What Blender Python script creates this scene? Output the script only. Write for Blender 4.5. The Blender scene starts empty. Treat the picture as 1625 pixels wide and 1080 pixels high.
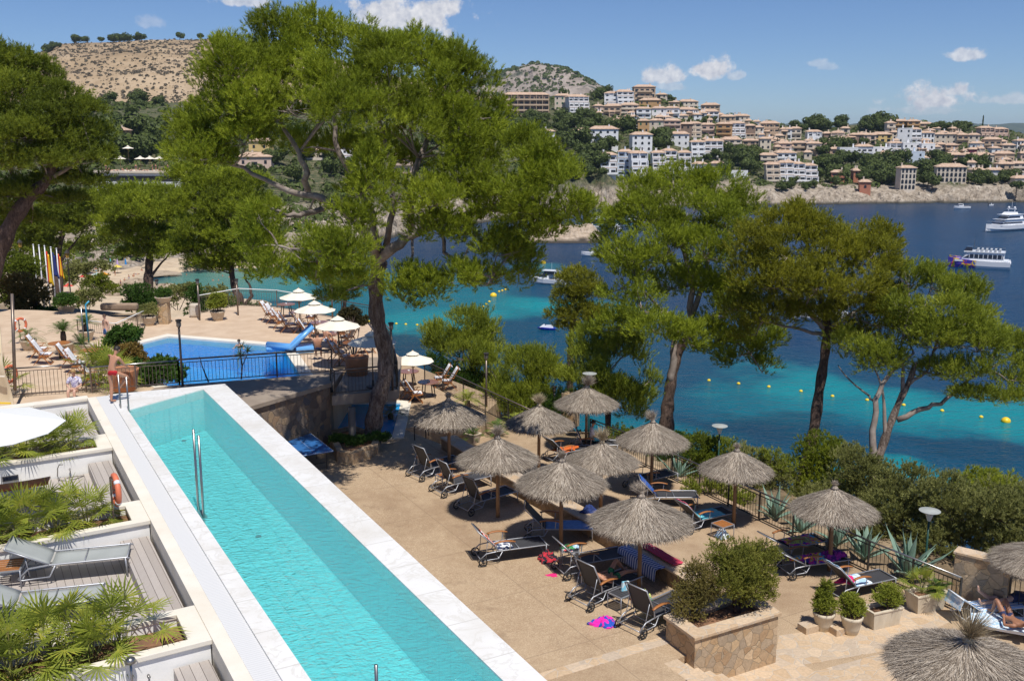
import bpy,bmesh,math,random
import numpy as np
from mathutils import Vector,Matrix,Euler
R = math.radians
SC = bpy.context.scene
COL = SC.collection
rng = random.Random(7)

# ------------------------------------------------------------------ camera, sky, sun
PITCH = math.atan(325 / 1600); F = 1600.0; CAMH = 33.0
cp,sp_ = math.cos(PITCH),math.sin(PITCH)
cam = bpy.data.cameras.new('camera'); camo = bpy.data.objects.new('camera',cam); COL.objects.link(camo)
camo.location = (0,0,CAMH); camo.rotation_euler = (math.pi / 2 - PITCH,0,0)
cam.sensor_width = 36; cam.lens = 36 * 1600 / 1625; cam.clip_end = 20000; cam.clip_start = 0.1
SC.camera = camo
SUN_EL,SUN_AZ = R(64),R(156)       # azimuth clockwise from +Y (the view direction)
sd = Vector((math.sin(SUN_AZ) * math.cos(SUN_EL),math.cos(SUN_AZ) * math.cos(SUN_EL),math.sin(SUN_EL)))
W = bpy.data.worlds.new('World'); SC.world = W; W.use_nodes = True
sun = bpy.data.lights.new('sun','SUN'); sun.energy = 4.9; sun.angle = R(0.53); sun.color = (1,.955,.88)
suno = bpy.data.objects.new('sun',sun); COL.objects.link(suno)
suno.rotation_euler = (-sd).to_track_quat('-Z','Y').to_euler(); suno.location = (0,-20,80)
SC.view_settings.view_transform = 'Standard'; SC.view_settings.look = 'None'
SC.view_settings.exposure = 0.0; SC.view_settings.gamma = 1
SC.render.engine = 'CYCLES'
SC.cycles.use_denoising = True
SC.cycles.max_bounces = 8; SC.cycles.transparent_max_bounces = 16; SC.cycles.diffuse_bounces = 3; SC.cycles.volume_bounces = 0
SC.cycles.sample_clamp_indirect = 6

# ------------------------------------------------------------------ helpers
def P(px,py,z):
 """photo pixel -> point on the horizontal plane at height z"""
 x = px - 812.5; u = 540 - py
 d = (x,F * cp + u * sp_,-F * sp_ + u * cp)
 t = (z - CAMH) / d[2]
 return Vector((d[0] * t,d[1] * t,z))
def RAY(px,py):
 x = px - 812.5; u = 540 - py
 return Vector((x,F * cp + u * sp_,-F * sp_ + u * cp)) / F
def D(px,py,dep):
 return Vector((0,0,CAMH)) + RAY(px,py) * dep
def srgb(r,g,b):
 f = lambda c: (c / 255 / 12.92) if c / 255 <= .04045 else ((c / 255 + .055) / 1.055) ** 2.4
 return (f(r),f(g),f(b),1)

def obj(name,me,m=None,parent=None):
 if m is not None:
  for k in (m if isinstance(m,(list,tuple)) else [m]): me.materials.append(k)
 o = bpy.data.objects.new(name,me); COL.objects.link(o)
 if parent is not None: o.parent = parent
 return o
def tag(o,label=None,cat=None,group=None,kind=None):
 if label: o['label'] = label
 if cat: o['category'] = cat
 if group: o['group'] = group
 if kind: o['kind'] = kind
 return o
def empty(name,loc=(0,0,0),rz=0.0,label=None,cat=None,group=None):
 o = bpy.data.objects.new(name,None); COL.objects.link(o); o.empty_display_size = .2
 o.location = loc; o.rotation_euler = (0,0,rz)
 return tag(o,label,cat,group)
KIDS = {}
def copy_tree(o,parent=None):
 c = o.copy(); COL.objects.link(c)
 if parent is not None: c.parent = parent
 for ch in [x for x in o.children]: copy_tree(ch,c)
 return c
def put(o,loc,rz=0.0,label=None,group=None,s=None,rot=None):
 o.location = loc; o.rotation_euler = rot if rot else (0,0,rz)
 if s is not None: o.scale = (s,s,s) if not hasattr(s,'__len__') else s
 if label: o['label'] = label
 if group: o['group'] = group
 return o

class MB:
 def __init__(self): self.v = []; self.f = []; self.mi = []
 def add(self,vs,fs,mi=0):
  n = len(self.v); self.v += [tuple(p) for p in vs]
  for q in fs: self.f.append(tuple(i + n for i in q)); self.mi.append(mi)
  return self
 def box(self,c,s,rz=0,mi=0,M=None):
  hx,hy,hz = s[0] / 2,s[1] / 2,s[2] / 2
  vs = [Vector((x,y,z)) for z in (-hz,hz) for y in (-hy,hy) for x in (-hx,hx)]
  if M is None: M = Matrix.Rotation(rz,3,'Z')
  vs = [M @ v + Vector(c) for v in vs]
  return self.add(vs,[(0,2,3,1),(4,5,7,6),(0,1,5,4),(2,6,7,3),(0,4,6,2),(1,3,7,5)],mi)
 def bar(self,a,b,w,h=None,mi=0,up=Vector((0,0,1))):
  a = Vector(a); b = Vector(b); h = h or w
  d = (b - a); L = d.length
  if L < 1e-6: return self
  d /= L; s = d.cross(up)
  if s.length < 1e-3: s = d.cross(Vector((0,1,0)))
  s.normalize(); u = s.cross(d)
  vs = []
  for p in (a,b):
   for (i,j) in ((-1,-1),(1,-1),(1,1),(-1,1)): vs.append(p + s * (i * w / 2) + u * (j * h / 2))
  return self.add(vs,[(0,1,2,3),(7,6,5,4),(0,4,5,1),(1,5,6,2),(2,6,7,3),(3,7,4,0)],mi)
 def tube(self,pts,rad,n=8,mi=0,cap=True):
  pts = [Vector(p) for p in pts]; m = len(pts)
  if not hasattr(rad,'__len__'): rad = [rad] * m
  vs = []; prev = None
  for i,p in enumerate(pts):
   t = (pts[min(i + 1,m - 1)] - pts[max(i - 1,0)])
   if t.length < 1e-9: t = Vector((0,0,1))
   t.normalize()
   if prev is None:
    s = t.cross(Vector((0,0,1)))
    if s.length < 1e-2: s = t.cross(Vector((1,0,0)))
   else: s = prev - t * prev.dot(t)
   s.normalize(); prev = s; u = t.cross(s)
   for k in range(n):
    a = 2 * math.pi * k / n
    vs.append(p + (s * math.cos(a) + u * math.sin(a)) * rad[i])
  fs = []
  for i in range(m - 1):
   for k in range(n):
    k2 = (k + 1) % n
    fs.append((i * n + k,i * n + k2,(i + 1) * n + k2,(i + 1) * n + k))
  if cap: fs.append(tuple(range(n - 1,-1,-1))); fs.append(tuple((m - 1) * n + k for k in range(n)))
  return self.add(vs,fs,mi)
 def lathe(self,prof,c=(0,0,0),n=16,mi=0,capb=True,capt=True):
  vs = []; c = Vector(c)
  for (r,z) in prof:
   for k in range(n):
    a = 2 * math.pi * k / n; vs.append(c + Vector((r * math.cos(a),r * math.sin(a),z)))
  fs = []
  for i in range(len(prof) - 1):
   for k in range(n):
    k2 = (k + 1) % n; fs.append((i * n + k,i * n + k2,(i + 1) * n + k2,(i + 1) * n + k))
  if capb: fs.append(tuple(range(n - 1,-1,-1)))
  if capt: fs.append(tuple((len(prof) - 1) * n + k for k in range(n)))
  return self.add(vs,fs,mi)
 def prism(self,poly,z0,z1,mi=0):
  n = len(poly)
  A = sum(poly[i][0] * poly[(i + 1) % n][1] - poly[(i + 1) % n][0] * poly[i][1] for i in range(n))
  if A < 0: poly = poly[::-1]
  vs = [(p[0],p[1],z0) for p in poly] + [(p[0],p[1],z1) for p in poly]
  fs = [tuple(range(n - 1,-1,-1)),tuple(range(n,2 * n))] + [(i,(i + 1) % n,n + (i + 1) % n,n + i) for i in range(n)]
  return self.add(vs,fs,mi)
 def grid(self,fn,nu,nv,mi=0):
  vs = [fn(i / nu,j / nv) for j in range(nv + 1) for i in range(nu + 1)]
  fs = [(j * (nu + 1) + i,j * (nu + 1) + i + 1,(j + 1) * (nu + 1) + i + 1,(j + 1) * (nu + 1) + i) for j in range(nv) for i in range(nu)]
  return self.add(vs,fs,mi)
 def mesh(self,name='m',smooth=False):
  me = bpy.data.meshes.new(name); me.from_pydata([tuple(v) for v in self.v],[],self.f)
  if any(self.mi): me.polygons.foreach_set('material_index',self.mi)
  if smooth: me.polygons.foreach_set('use_smooth',[True] * len(me.polygons))
  me.update(); return me
 def build(self,name,m=None,parent=None,smooth=False,bevel=0,loc=None):
  o = obj(name,self.mesh(name,smooth),m,parent)
  if bevel:
   b = o.modifiers.new('bevel','BEVEL'); b.width = bevel; b.segments = 2; b.limit_method = 'ANGLE'
  if loc is not None: o.location = loc
  return o

def tri_mesh(name,V,m,parent=None,nv=3):
 """V: (N*nv,3) array of separate faces"""
 n = len(V) // nv
 me = bpy.data.meshes.new(name)
 me.vertices.add(n * nv); me.vertices.foreach_set('co',np.ascontiguousarray(V,dtype=np.float32).ravel())
 me.loops.add(n * nv); me.loops.foreach_set('vertex_index',np.arange(n * nv,dtype=np.int32))
 me.polygons.add(n); me.polygons.foreach_set('loop_start',np.arange(0,n * nv,nv,dtype=np.int32))
 me.polygons.foreach_set('loop_total',np.full(n,nv,dtype=np.int32))
 me.update(calc_edges=True)
 return obj(name,me,m,parent)

# ------------------------------------------------------------------ materials
class NT:
 def __init__(self,name):
  self.m = bpy.data.materials.new(name); self.m.use_nodes = True
  self.t = self.m.node_tree; self.n = self.t.nodes; self.l = self.t.links
  self.b = self.n['Principled BSDF']; self.out = self.n['Material Output']
 def new(self,t,**k):
  x = self.n.new(t)
  for a,b in k.items(): setattr(x,a,b)
  return x
 def set(self,node,sock,v):
  if isinstance(v,bpy.types.NodeSocket): self.l.new(v,node.inputs[sock])
  else: node.inputs[sock].default_value = v
 def coords(self,world=True,scale=(1,1,1),rz=0.0):
  if world: s = self.new('ShaderNodeNewGeometry').outputs['Position']
  else: s = self.new('ShaderNodeTexCoord').outputs['Object']
  mp = self.new('ShaderNodeMapping'); self.l.new(s,mp.inputs['Vector']); mp.inputs['Scale'].default_value = scale
  mp.inputs['Rotation'].default_value = (0,0,rz); return mp.outputs['Vector']
 def noise(self,v,scale,detail=4,rough=.55,dist=0.0):
  x = self.new('ShaderNodeTexNoise'); self.set(x,'Vector',v); self.set(x,'Scale',scale); self.set(x,'Detail',detail)
  self.set(x,'Roughness',rough); self.set(x,'Distortion',dist); return x.outputs['Fac']
 def vor(self,v,scale,feat='F1',out='Distance',rnd=1.0):
  x = self.new('ShaderNodeTexVoronoi',feature=feat); self.set(x,'Vector',v); self.set(x,'Scale',scale); self.set(x,'Randomness',rnd); return x.outputs[out]
 def ramp(self,f,stops,interp='LINEAR'):
  x = self.new('ShaderNodeValToRGB'); self.set(x,'Fac',f); cr = x.color_ramp; cr.interpolation = interp
  while len(cr.elements) < len(stops): cr.elements.new(.5)
  for e,(p,c) in zip(cr.elements,stops):
   e.position = p; e.color = c if hasattr(c,'__len__') else (c,c,c,1)
  return x.outputs['Color']
 def mix(self,f,a,b,mode='MIX'):
  x = self.new('ShaderNodeMix',data_type='RGBA',blend_type=mode)
  self.set(x,0,f); self.set(x,6,a); self.set(x,7,b); return x.outputs[2]
 def math(self,op,a,b=0.0,c=0.0):
  x = self.new('ShaderNodeMath',operation=op); self.set(x,0,a); self.set(x,1,b)
  if op in ('MULTIPLY_ADD','SMOOTH_MIN','SMOOTH_MAX','COMPARE'): self.set(x,2,c)
  return x.outputs[0]
 def mapr(self,v,a,b,c=0.0,d=1.0,smooth=False):
  x = self.new('ShaderNodeMapRange',interpolation_type='SMOOTHSTEP' if smooth else 'LINEAR')
  for k,q in zip(range(5),(v,a,b,c,d)): self.set(x,k,q)
  return x.outputs[0]
 def bump(self,h,strength=.3,dist=.02):
  x = self.new('ShaderNodeBump'); self.set(x,'Height',h); self.set(x,'Strength',strength); self.set(x,'Distance',dist)
  self.l.new(x.outputs[0],self.b.inputs['Normal']); return x.outputs[0]
 def sep(self,v):
  x = self.new('ShaderNodeSeparateXYZ'); self.l.new(v,x.inputs[0]); return x.outputs
 def fin(self,col=None,rough=.7,metal=0.0,spec=None):
  if col is not None: self.set(self.b,'Base Color',col)
  self.set(self.b,'Roughness',rough); self.set(self.b,'Metallic',metal)
  if spec is not None: self.set(self.b,'Specular IOR Level',spec)
  return self.m
def C4(c): return tuple(c) + (1,) if len(c) == 3 else tuple(c)
def simple(name,c1,c2=None,scale=3,rough=.6,metal=0.0,world=False,bump=0.0,bscale=40,spec=None,stretch=(1,1,1)):
 n = NT(name); c1 = C4(c1); c2 = C4(c2) if c2 else tuple(x * .8 for x in c1[:3]) + (1,)
 v = n.coords(world,stretch)
 f = n.noise(v,scale,5,.6)
 col = n.mix(n.mapr(f,.3,.7),c1,c2)
 if bump: n.bump(n.noise(v,bscale,3),bump,.01)
 return n.fin(col,rough,metal,spec)
def stone(name,cols,scale,mortar,mw=.06,rough=.85,bump=.6,flat=False,zs=1.0):
 n = NT(name); v0 = n.coords(True,(1,1,zs))
 w = n.new('ShaderNodeTexNoise'); n.set(w,'Vector',v0); n.set(w,'Scale',scale * .9); n.set(w,'Detail',2)
 vm = n.new('ShaderNodeVectorMath',operation='MULTIPLY_ADD'); n.set(vm,0,w.outputs['Color']); vm.inputs[1].default_value = (.35 / scale,) * 3; n.set(vm,2,v0)
 v = vm.outputs[0]
 rnd = n.vor(v,scale,'F1','Color'); s = n.new('ShaderNodeSeparateColor'); n.l.new(rnd,s.inputs[0])
 st = [(i / (len(cols) - 1),C4(c)) for i,c in enumerate(cols)]
 c = n.ramp(s.outputs[0],st)
 fine = n.noise(v0,14,6,.65)
 c = n.mix(.55,c,n.ramp(fine,[(.25,.45),(.7,1.0)]),'MULTIPLY')
 edge = n.vor(v,scale,'DISTANCE_TO_EDGE','Distance')
 e = n.mapr(edge,mw * .35,mw)
 c = n.mix(e,C4(mortar),c)
 h = n.math('ADD',n.math('MULTIPLY',e,.7),n.math('MULTIPLY',fine,.5))
 n.bump(h,bump,.03)
 return n.fin(c,rough)
# ------------------------------------------------------------------ sky with small clouds
def make_world():
 t = W.node_tree; n = t.nodes; l = t.links; n.clear()
 def new(ty,**k):
  x = n.new(ty)
  for a,b in k.items(): setattr(x,a,b)
  return x
 def mth(op,a,b=0.0):
  x = new('ShaderNodeMath',operation=op)
  for i,q in enumerate((a,b)):
   if isinstance(q,bpy.types.NodeSocket): l.new(q,x.inputs[i])
   else: x.inputs[i].default_value = q
  return x.outputs[0]
 sky = new('ShaderNodeTexSky',sky_type='NISHITA'); sky.sun_disc = False; sky.sun_elevation = SUN_EL; sky.sun_rotation = SUN_AZ
 sky.altitude = 1800; sky.air_density = 1.0; sky.dust_density = 0.0; sky.ozone_density = 2.5
 tint = new('ShaderNodeMix',data_type='RGBA',blend_type='MULTIPLY'); tint.inputs[0].default_value = 1; l.new(sky.outputs[0],tint.inputs[6]); tint.inputs[7].default_value = (.74,.88,1.14,1)
 bg = new('ShaderNodeBackground'); bg.inputs['Strength'].default_value = 0.082; l.new(tint.outputs[2],bg.inputs[0])
 tc = new('ShaderNodeTexCoord'); s = new('ShaderNodeSeparateXYZ'); l.new(tc.outputs['Generated'],s.inputs[0])
 az = mth('ARCTAN2',s.outputs[0],s.outputs[1]); el = mth('ARCSINE',s.outputs[2])
 nz = new('ShaderNodeTexNoise'); nz.inputs['Scale'].default_value = 38; nz.inputs['Detail'].default_value = 7; nz.inputs['Roughness'].default_value = .62
 l.new(tc.outputs['Generated'],nz.inputs['Vector'])
 nz2 = new('ShaderNodeTexNoise'); nz2.inputs['Scale'].default_value = 150; nz2.inputs['Detail'].default_value = 4; l.new(tc.outputs['Generated'],nz2.inputs['Vector'])
 acc = None
 # (px, py, half width, half height, opacity)
 for (px,py,rw,rh,op) in ((648,30,105,44,1),(605,28,60,24,.9),(388,3,40,12,.8),(527,42,32,12,.6),(240,38,26,14,.3),(1133,113,32,20,1),(1168,122,18,10,.55),
         (1050,123,34,17,.9),(1062,138,24,8,.45),(1292,101,24,8,.35),(1318,106,18,9,.3),(1480,158,66,23,1),(1505,147,36,18,.9),(1536,89,48,12,.8),
         (1592,160,44,10,.5),(1460,175,60,10,.4),(-200,90,120,40,.8),(1900,60,160,60,.8)):
  d = RAY(px,py).normalized(); a0 = math.atan2(d.x,d.y); e0 = math.asin(d.z)
  da = mth('MULTIPLY',mth('SUBTRACT',az,a0),1600 / rw); de = mth('MULTIPLY',mth('SUBTRACT',el,e0),1600 / rh)
  de = mth('MAXIMUM',de,mth('MULTIPLY',de,-1.6))       # flatter base than top
  r2 = mth('SQRT',mth('ADD',mth('MULTIPLY',da,da),mth('MULTIPLY',de,de)))
  q = mth('ADD',mth('SUBTRACT',1.0,r2),mth('MULTIPLY',mth('SUBTRACT',nz.outputs['Fac'],.5),3.4))
  mr = new('ShaderNodeMapRange',interpolation_type='SMOOTHSTEP'); l.new(q,mr.inputs[0]); mr.inputs[1].default_value = .02; mr.inputs[2].default_value = .55; mr.inputs[4].default_value = op
  o = mr.outputs[0]
  acc = o if acc is None else mth('MAXIMUM',acc,o)
 cb = new('ShaderNodeBackground'); cb.inputs['Strength'].default_value = 1.0
 cr = new('ShaderNodeValToRGB'); l.new(nz2.outputs['Fac'],cr.inputs[0]); cr.color_ramp.elements[0].position = .3; cr.color_ramp.elements[1].position = .7
 cr.color_ramp.elements[0].color = (.54,.57,.66,1); cr.color_ramp.elements[1].color = (.84,.84,.87,1); l.new(cr.outputs[0],cb.inputs[0])
 mx = new('ShaderNodeMixShader'); l.new(acc,mx.inputs[0]); l.new(bg.outputs[0],mx.inputs[1]); l.new(cb.outputs[0],mx.inputs[2])
 out = new('ShaderNodeOutputWorld'); l.new(mx.outputs[0],out.inputs[0])
make_world()

# ------------------------------------------------------------------ numpy noise
_h = np.random.RandomState(3).rand(256,256)
def vnoise(x,y):
 xi = np.floor(x).astype(int); yi = np.floor(y).astype(int); fx = x - xi; fy = y - yi
 fx = fx * fx * (3 - 2 * fx); fy = fy * fy * (3 - 2 * fy)
 g = lambda a,b: _h[a % 256,b % 256]
 return (g(xi,yi) * (1 - fx) + g(xi + 1,yi) * fx) * (1 - fy) + (g(xi,yi + 1) * (1 - fx) + g(xi + 1,yi + 1) * fx) * fy
def fbm(x,y,o=4,ridge=False):
 s = 0; a = 1; t = 0
 for i in range(o):
  v = vnoise(x * 2 ** i + 17.3 * i,y * 2 ** i + 9.1 * i)
  if ridge: v = 1 - abs(2 * v - 1)
  s = s + a * v; t += a; a *= .5
 return s / t

# ------------------------------------------------------------------ far land: the headland with the town
def tab(keys):
 k = sorted(keys.items()); xs = np.array([a for a,_ in k],float); ys = np.array([b for _,b in k],float)
 return lambda px: np.interp(px,xs,ys)
Zs = tab({-500: 205,0: 205,200: 228,250: 250,430: 262,520: 290,600: 320,700: 360,800: 400,880: 432,930: 458,1010: 466,1200: 480,1400: 492,1625: 500,2100: 520})
CL = tab({-500: 1,250: 1,430: 3,600: 6,860: 8,905: 10,930: 13,955: 14,985: 8,1010: 11,1050: 5.5,1200: 6.5,1300: 5.5,1400: 5.2,1500: 6.5,1625: 7,2100: 7})
CPY = tab({-500: 160,0: 165,100: 160,330: 165,600: 160,780: 158,960: 152,1000: 152,1035: 150,1100: 172,1140: 180,1200: 195,1300: 203,1400: 197,1450: 193,1500: 203,1560: 203,1625: 213,2100: 215})
ZC = tab({-500: 600,330: 600,780: 760,1030: 730,1200: 740,1400: 760,1625: 770,2100: 780})
def far_z(px,dep):
 zs = Zs(px); zc = ZC(px); k = CAMH + (np.asarray(540 - CPY(px)) / F * cp - sp_) * zc
 cl = CL(px)
 t = np.clip((dep - zs - 12) / (zc - zs - 12),0,1)
 z = np.where(dep < zs + 12,cl * np.clip((dep - zs) / 12,-1,1) ** .7 if False else cl * np.sin(np.clip((dep - zs) / 12,0,1) * math.pi / 2),cl + (k - cl) * (t ** .92))
 z = np.where(dep > zc,k - (dep - zc) * .12,z)
 return z
def worldxy(px,dep):
 """column px and camera depth (for a point near z) -> world x, y"""
 return (px - 812.5) / F * dep,dep / cp
def far_hit(px,py):
 """where the view ray through a pixel meets the far hillside"""
 r = RAY(px,py); zs = float(Zs(px)); d = zs
 while d < 1500:
  z = CAMH + r.z * d
  if z <= float(far_z(px,d)): break
  d += 2
 return Vector((r.x * d,r.y * d,float(far_z(px,d)))),d

def make_far_land():
 pxs = np.arange(-420,2080,2.4); ts = np.concatenate([np.linspace(-.06,0,3),np.linspace(0,.06,17)[1:],np.linspace(.06,1,80)[1:],np.linspace(1,2.1,14)[1:]])
 PX,T = np.meshgrid(pxs,ts)
 zs = Zs(PX); zc = ZC(PX); dep = zs + (zc - zs) * T
 z = far_z(PX,dep)
 x = (PX - 812.5) / F * dep; y = dep / cp
 rock = np.clip(1 - (dep - zs) / 30,0,1) * (dep > zs - 2)
 rr = (fbm(x * .16,y * .16,5,True) - .45)
 z = z + rock * rr * CL(PX) * .9 + (1 - rock) * (fbm(x * .03,y * .03,3) - .5) * 3 * np.clip((dep - zs) / 60,0,1)
 push = (fbm(x * .09 + 5,y * .02,4,True) - .5) * 9 * rock * (T > -.02)
 y = y + push
 z = np.where(T < 0,-3 + 0 * z,z)
 nv,nu = PX.shape
 vs = np.stack([x,y,z],-1).reshape(-1,3)
 i = np.arange(nv * nu).reshape(nv,nu)
 fs = np.stack([i[:-1,:-1],i[:-1,1:],i[1:,1:],i[1:,:-1]],-1).reshape(-1,4)
 n = NT('far_ground')
 v = n.coords(); g = n.new('ShaderNodeNewGeometry'); pz = n.sep(g.outputs['Position'])[2]
 f = n.noise(v,.05,5); f2 = n.noise(v,.5,5,.65)
 veg = n.ramp(f2,[(.3,(.03,.045,.015,1)),(.5,(.07,.08,.03,1)),(.68,(.22,.17,.10,1))])
 rk = n.ramp(n.noise(v,.35,7,.7),[(.25,(.13,.10,.07,1)),(.5,(.34,.28,.215,1)),(.72,(.56,.49,.40,1))])
 crack = n.mapr(n.noise(n.coords(True,(1.6,1,.7)),.5,5,.6,1.2),.36,.46,.35,1)
 rk = n.mix(1.0,rk,crack,'MULTIPLY')
 rk = n.mix(n.mapr(pz,.5,1.6),(.05,.045,.035,1),rk)
 m = n.mapr(n.math('ADD',pz,n.math('MULTIPLY',n.math('SUBTRACT',f,.5),14)),7.5,11.5)
 n.bump(n.noise(v,.6,6,.7),.8,.8)
 n.fin(n.mix(m,rk,veg),.95)
 me = bpy.data.meshes.new('hillside'); me.from_pydata(vs.tolist(),[],fs.tolist()); me.update()
 tag(obj('hillside',me,n.m),kind='structure')
make_far_land()

def ridge(name,outline,zc,zb,base_py,mat,rough=8,nz=.01,nt=40,step=3.0,back=.35,shape=.8):
 """a hill: crest follows outline (px,py) at depth zc, its foot lies at depth zb"""
 xs = [a for a,_ in outline]; f = tab(dict(outline)); pxs = np.arange(xs[0],xs[-1] + step,step)
 ts = np.concatenate([np.linspace(0,1,nt),np.linspace(1,1 + back,8)[1:]])
 PX,T = np.meshgrid(pxs,ts); dep = zb + (zc - zb) * T
 k = CAMH + ((540 - f(PX)) / F * cp - sp_) * zc; b = CAMH + ((540 - base_py) / F * cp - sp_) * zb
 z = np.where(T <= 1,b + (k - b) * np.clip(T,0,1) ** shape,k - (dep - zc) * .5)
 x = (PX - 812.5) / F * dep; y = dep / cp
 z = z + (fbm(x * nz,y * nz,5,True) - .5) * rough * np.clip(1.0 - .75 * np.clip(T,0,1) ** 6,.15,1)
 nv,nu = PX.shape; i = np.arange(nv * nu).reshape(nv,nu)
 fs = np.stack([i[:-1,:-1],i[:-1,1:],i[1:,1:],i[1:,:-1]],-1).reshape(-1,4)
 me = bpy.data.meshes.new(name); me.from_pydata(np.stack([x,y,z],-1).reshape(-1,3).tolist(),[],fs.tolist()); me.update()
 me.polygons.foreach_set('use_smooth',[True] * len(me.polygons))
 tag(obj(name,me,mat),kind='structure')
 return np.stack([x,y,z],-1),PX,T
def dry_mat():
 n = NT('dry_grass_hill'); v = n.coords()
 f = n.noise(v,.012,4); s = n.noise(v,.09,6,.7)
 c = n.ramp(n.math('ADD',n.math('MULTIPLY',f,.5),n.math('MULTIPLY',s,.5)),[(.3,(.20,.14,.08,1)),(.48,(.34,.245,.145,1)),(.62,(.43,.325,.21,1))])
 n.bump(s,.5,2); return n.fin(c,.95)
def peak_mat():
 n = NT('rocky_peak'); v = n.coords(True,(1,1,1.6))
 s = n.noise(v,.02,8,.72); f = n.noise(v,.0045,4,.6)
 rk = n.ramp(s,[(.3,(.12,.10,.085,1)),(.5,(.30,.25,.21,1)),(.68,(.46,.39,.34,1))])
 c = n.mix(n.mapr(n.math('ADD',f,n.math('MULTIPLY',n.math('SUBTRACT',s,.5),.35)),.50,.54),rk,(.035,.05,.025,1))
 n.bump(s,.9,8); return n.fin(c,.95)
def wood_mat():
 n = NT('distant_woods'); v = n.coords()
 c = n.ramp(n.noise(v,.012,8,.7),[(.3,(.03,.045,.03,1)),(.6,(.07,.09,.05,1)),(.75,(.24,.20,.13,1))])
 n.bump(n.noise(v,.02,5),.8,10); return n.fin(c,.95)
DRY = ridge('dry_hill',[(-500,100),(-200,112),(0,103),(40,97),(80,84),(110,72),(150,69),(200,68),(250,66),(300,66),(340,64),(420,74),(520,96),(620,122),(740,150),(840,165)],1150,640,215,dry_mat(),22,.008)
PEAK = [(700,165),(740,140),(770,124),(785,121),(800,120),(815,115),(835,111),(870,109.5),(895,112),(915,119),(932,126),(945,133),(955,140),(966,150),(985,158),(1050,175)]
ROCKY = ridge('rocky_mountain',PEAK,1900,1300,215,peak_mat(),60,.006,nt=70,step=1.5)
ridge('distant_mountain',[(1180,206),(1250,198),(1275,195),(1300,192.5),(1318,195),(1340,199),(1365,197),(1378,189),(1390,185),(1402,184),(1415,187),(1428,194),(1445,199),(1475,197.5),(1500,195.5),(1530,197),(1560,199),(1585,198.5),(1605,196.5),(1625,197),(1700,192),(1900,200),(2300,205)],6500,4500,222,wood_mat(),60,.0016,nt=30)

# ------------------------------------------------------------------ near land
COAST = [(160,20),(95,48),(62,62),(40,68),(20,76),(4,88),(-12,98),(-26,110)] + [tuple(P(a,b,0)[:2]) for a,b in
  ((425,482),(345,478),(290,470),(238,462),(222,450),(246,436),(330,427),(430,424))] + [(-60,330)]
def seg_dist(x,y,pts,closed=False):
 d = np.full(x.shape,1e9)
 for (a,b) in zip(pts[:-1],pts[1:]):
  ax,ay = a; bx,by = b; L = (bx - ax) ** 2 + (by - ay) ** 2
  t = np.clip(((x - ax) * (bx - ax) + (y - ay) * (by - ay)) / L,0,1)
  d = np.minimum(d,np.hypot(x - ax - t * (bx - ax),y - ay - t * (by - ay)))
 return d
def inside(x,y,poly):
 r = np.zeros(x.shape,bool); n = len(poly)
 for i in range(n):
  (x1,y1),(x2,y2) = poly[i],poly[(i + 1) % n]
  c = ((y1 > y) != (y2 > y)) & (x < (x2 - x1) * (y - y1) / (y2 - y1 + 1e-12) + x1); r ^= c
 return r
SEA_POLY = COAST + [(400,330),(400,20)]
# the top edge of the slope: outside this line the ground falls away
BRINK = [(40,-40),(27,6),(17,25),(14,30),(10.6,35.2),(7,41),(2.5,44),(-3.5,49),(-6.5,54.5),(-12,59.5),(-17.5,60.5),(-22,61),(-30,62),(-45,66),(-90,80),(-200,85)]
LAND_IN = BRINK + [(-200,-40)]
def near_z(x,y):
 x = np.asarray(x,float); y = np.asarray(y,float)
 dc = seg_dist(x,y,COAST); sea = inside(x,y,SEA_POLY)
 inl = inside(x,y,LAND_IN); db = seg_dist(x,y,BRINK)
 t = np.clip(db / (db + dc + .001),0,1)
 top = 20.2 + np.where(x < -14,np.clip((-14 - x) / 8,0,1) * 2.2,0)
 slope = top * (1 - t ** .85) + 1.0 * t
 # the beach and the far side of the cove are low
 bz = 1.0 + np.clip((dc - 24) * .18,0,14) * (y > 150)
 w = np.clip((y - 110) / 40,0,1)
 z = slope * (1 - w) + bz * w
 z = np.where(inl,top,z)
 z = np.where(sea,-dc * .25 - .1,z * np.clip(dc / 3,0,1) ** .5 if False else np.minimum(z,.15 + dc * 1.2))
 return z
def make_near_land():
 xs = np.arange(-230,130,1.6); ys = np.arange(14,330,1.6); X,Y = np.meshgrid(xs,ys)
 Z = near_z(X,Y)
 inl = inside(X,Y,LAND_IN); dc = seg_dist(X,Y,COAST)
 Z = Z + np.where(inl,0,(fbm(X * .2,Y * .2,4,True) - .5) * 1.2 * np.clip(dc / 4,.2,1))
 nv,nu = X.shape; i = np.arange(nv * nu).reshape(nv,nu)
 fs = np.stack([i[:-1,:-1],i[:-1,1:],i[1:,1:],i[1:,:-1]],-1).reshape(-1,4)
 n = NT('coast_ground'); v = n.coords(); g = n.new('ShaderNodeNewGeometry'); pz = n.sep(g.outputs['Position'])[2]; ny = n.sep(g.outputs['Position'])[1]
 dirt = n.ramp(n.noise(v,.8,6,.65),[(.3,(.10,.075,.045,1)),(.5,(.24,.17,.10,1)),(.7,(.40,.31,.21,1))])
 sand = n.ramp(n.noise(v,.5,6),[(.3,(.42,.32,.21,1)),(.6,(.55,.44,.31,1)),(.8,(.46,.33,.2,1))])
 c = n.mix(n.math('MULTIPLY',n.mapr(pz,4.5,2.5),n.mapr(ny,110,125)),dirt,sand)
 n.bump(n.noise(v,2,6,.7),.7,.2); n.fin(c,.95)
 me = bpy.data.meshes.new('coast_ground'); me.from_pydata(np.stack([X,Y,Z],-1).reshape(-1,3).tolist(),[],fs.tolist()); me.update()
 tag(obj('coast_ground',me,n.m),kind='structure')
make_near_land()

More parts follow.
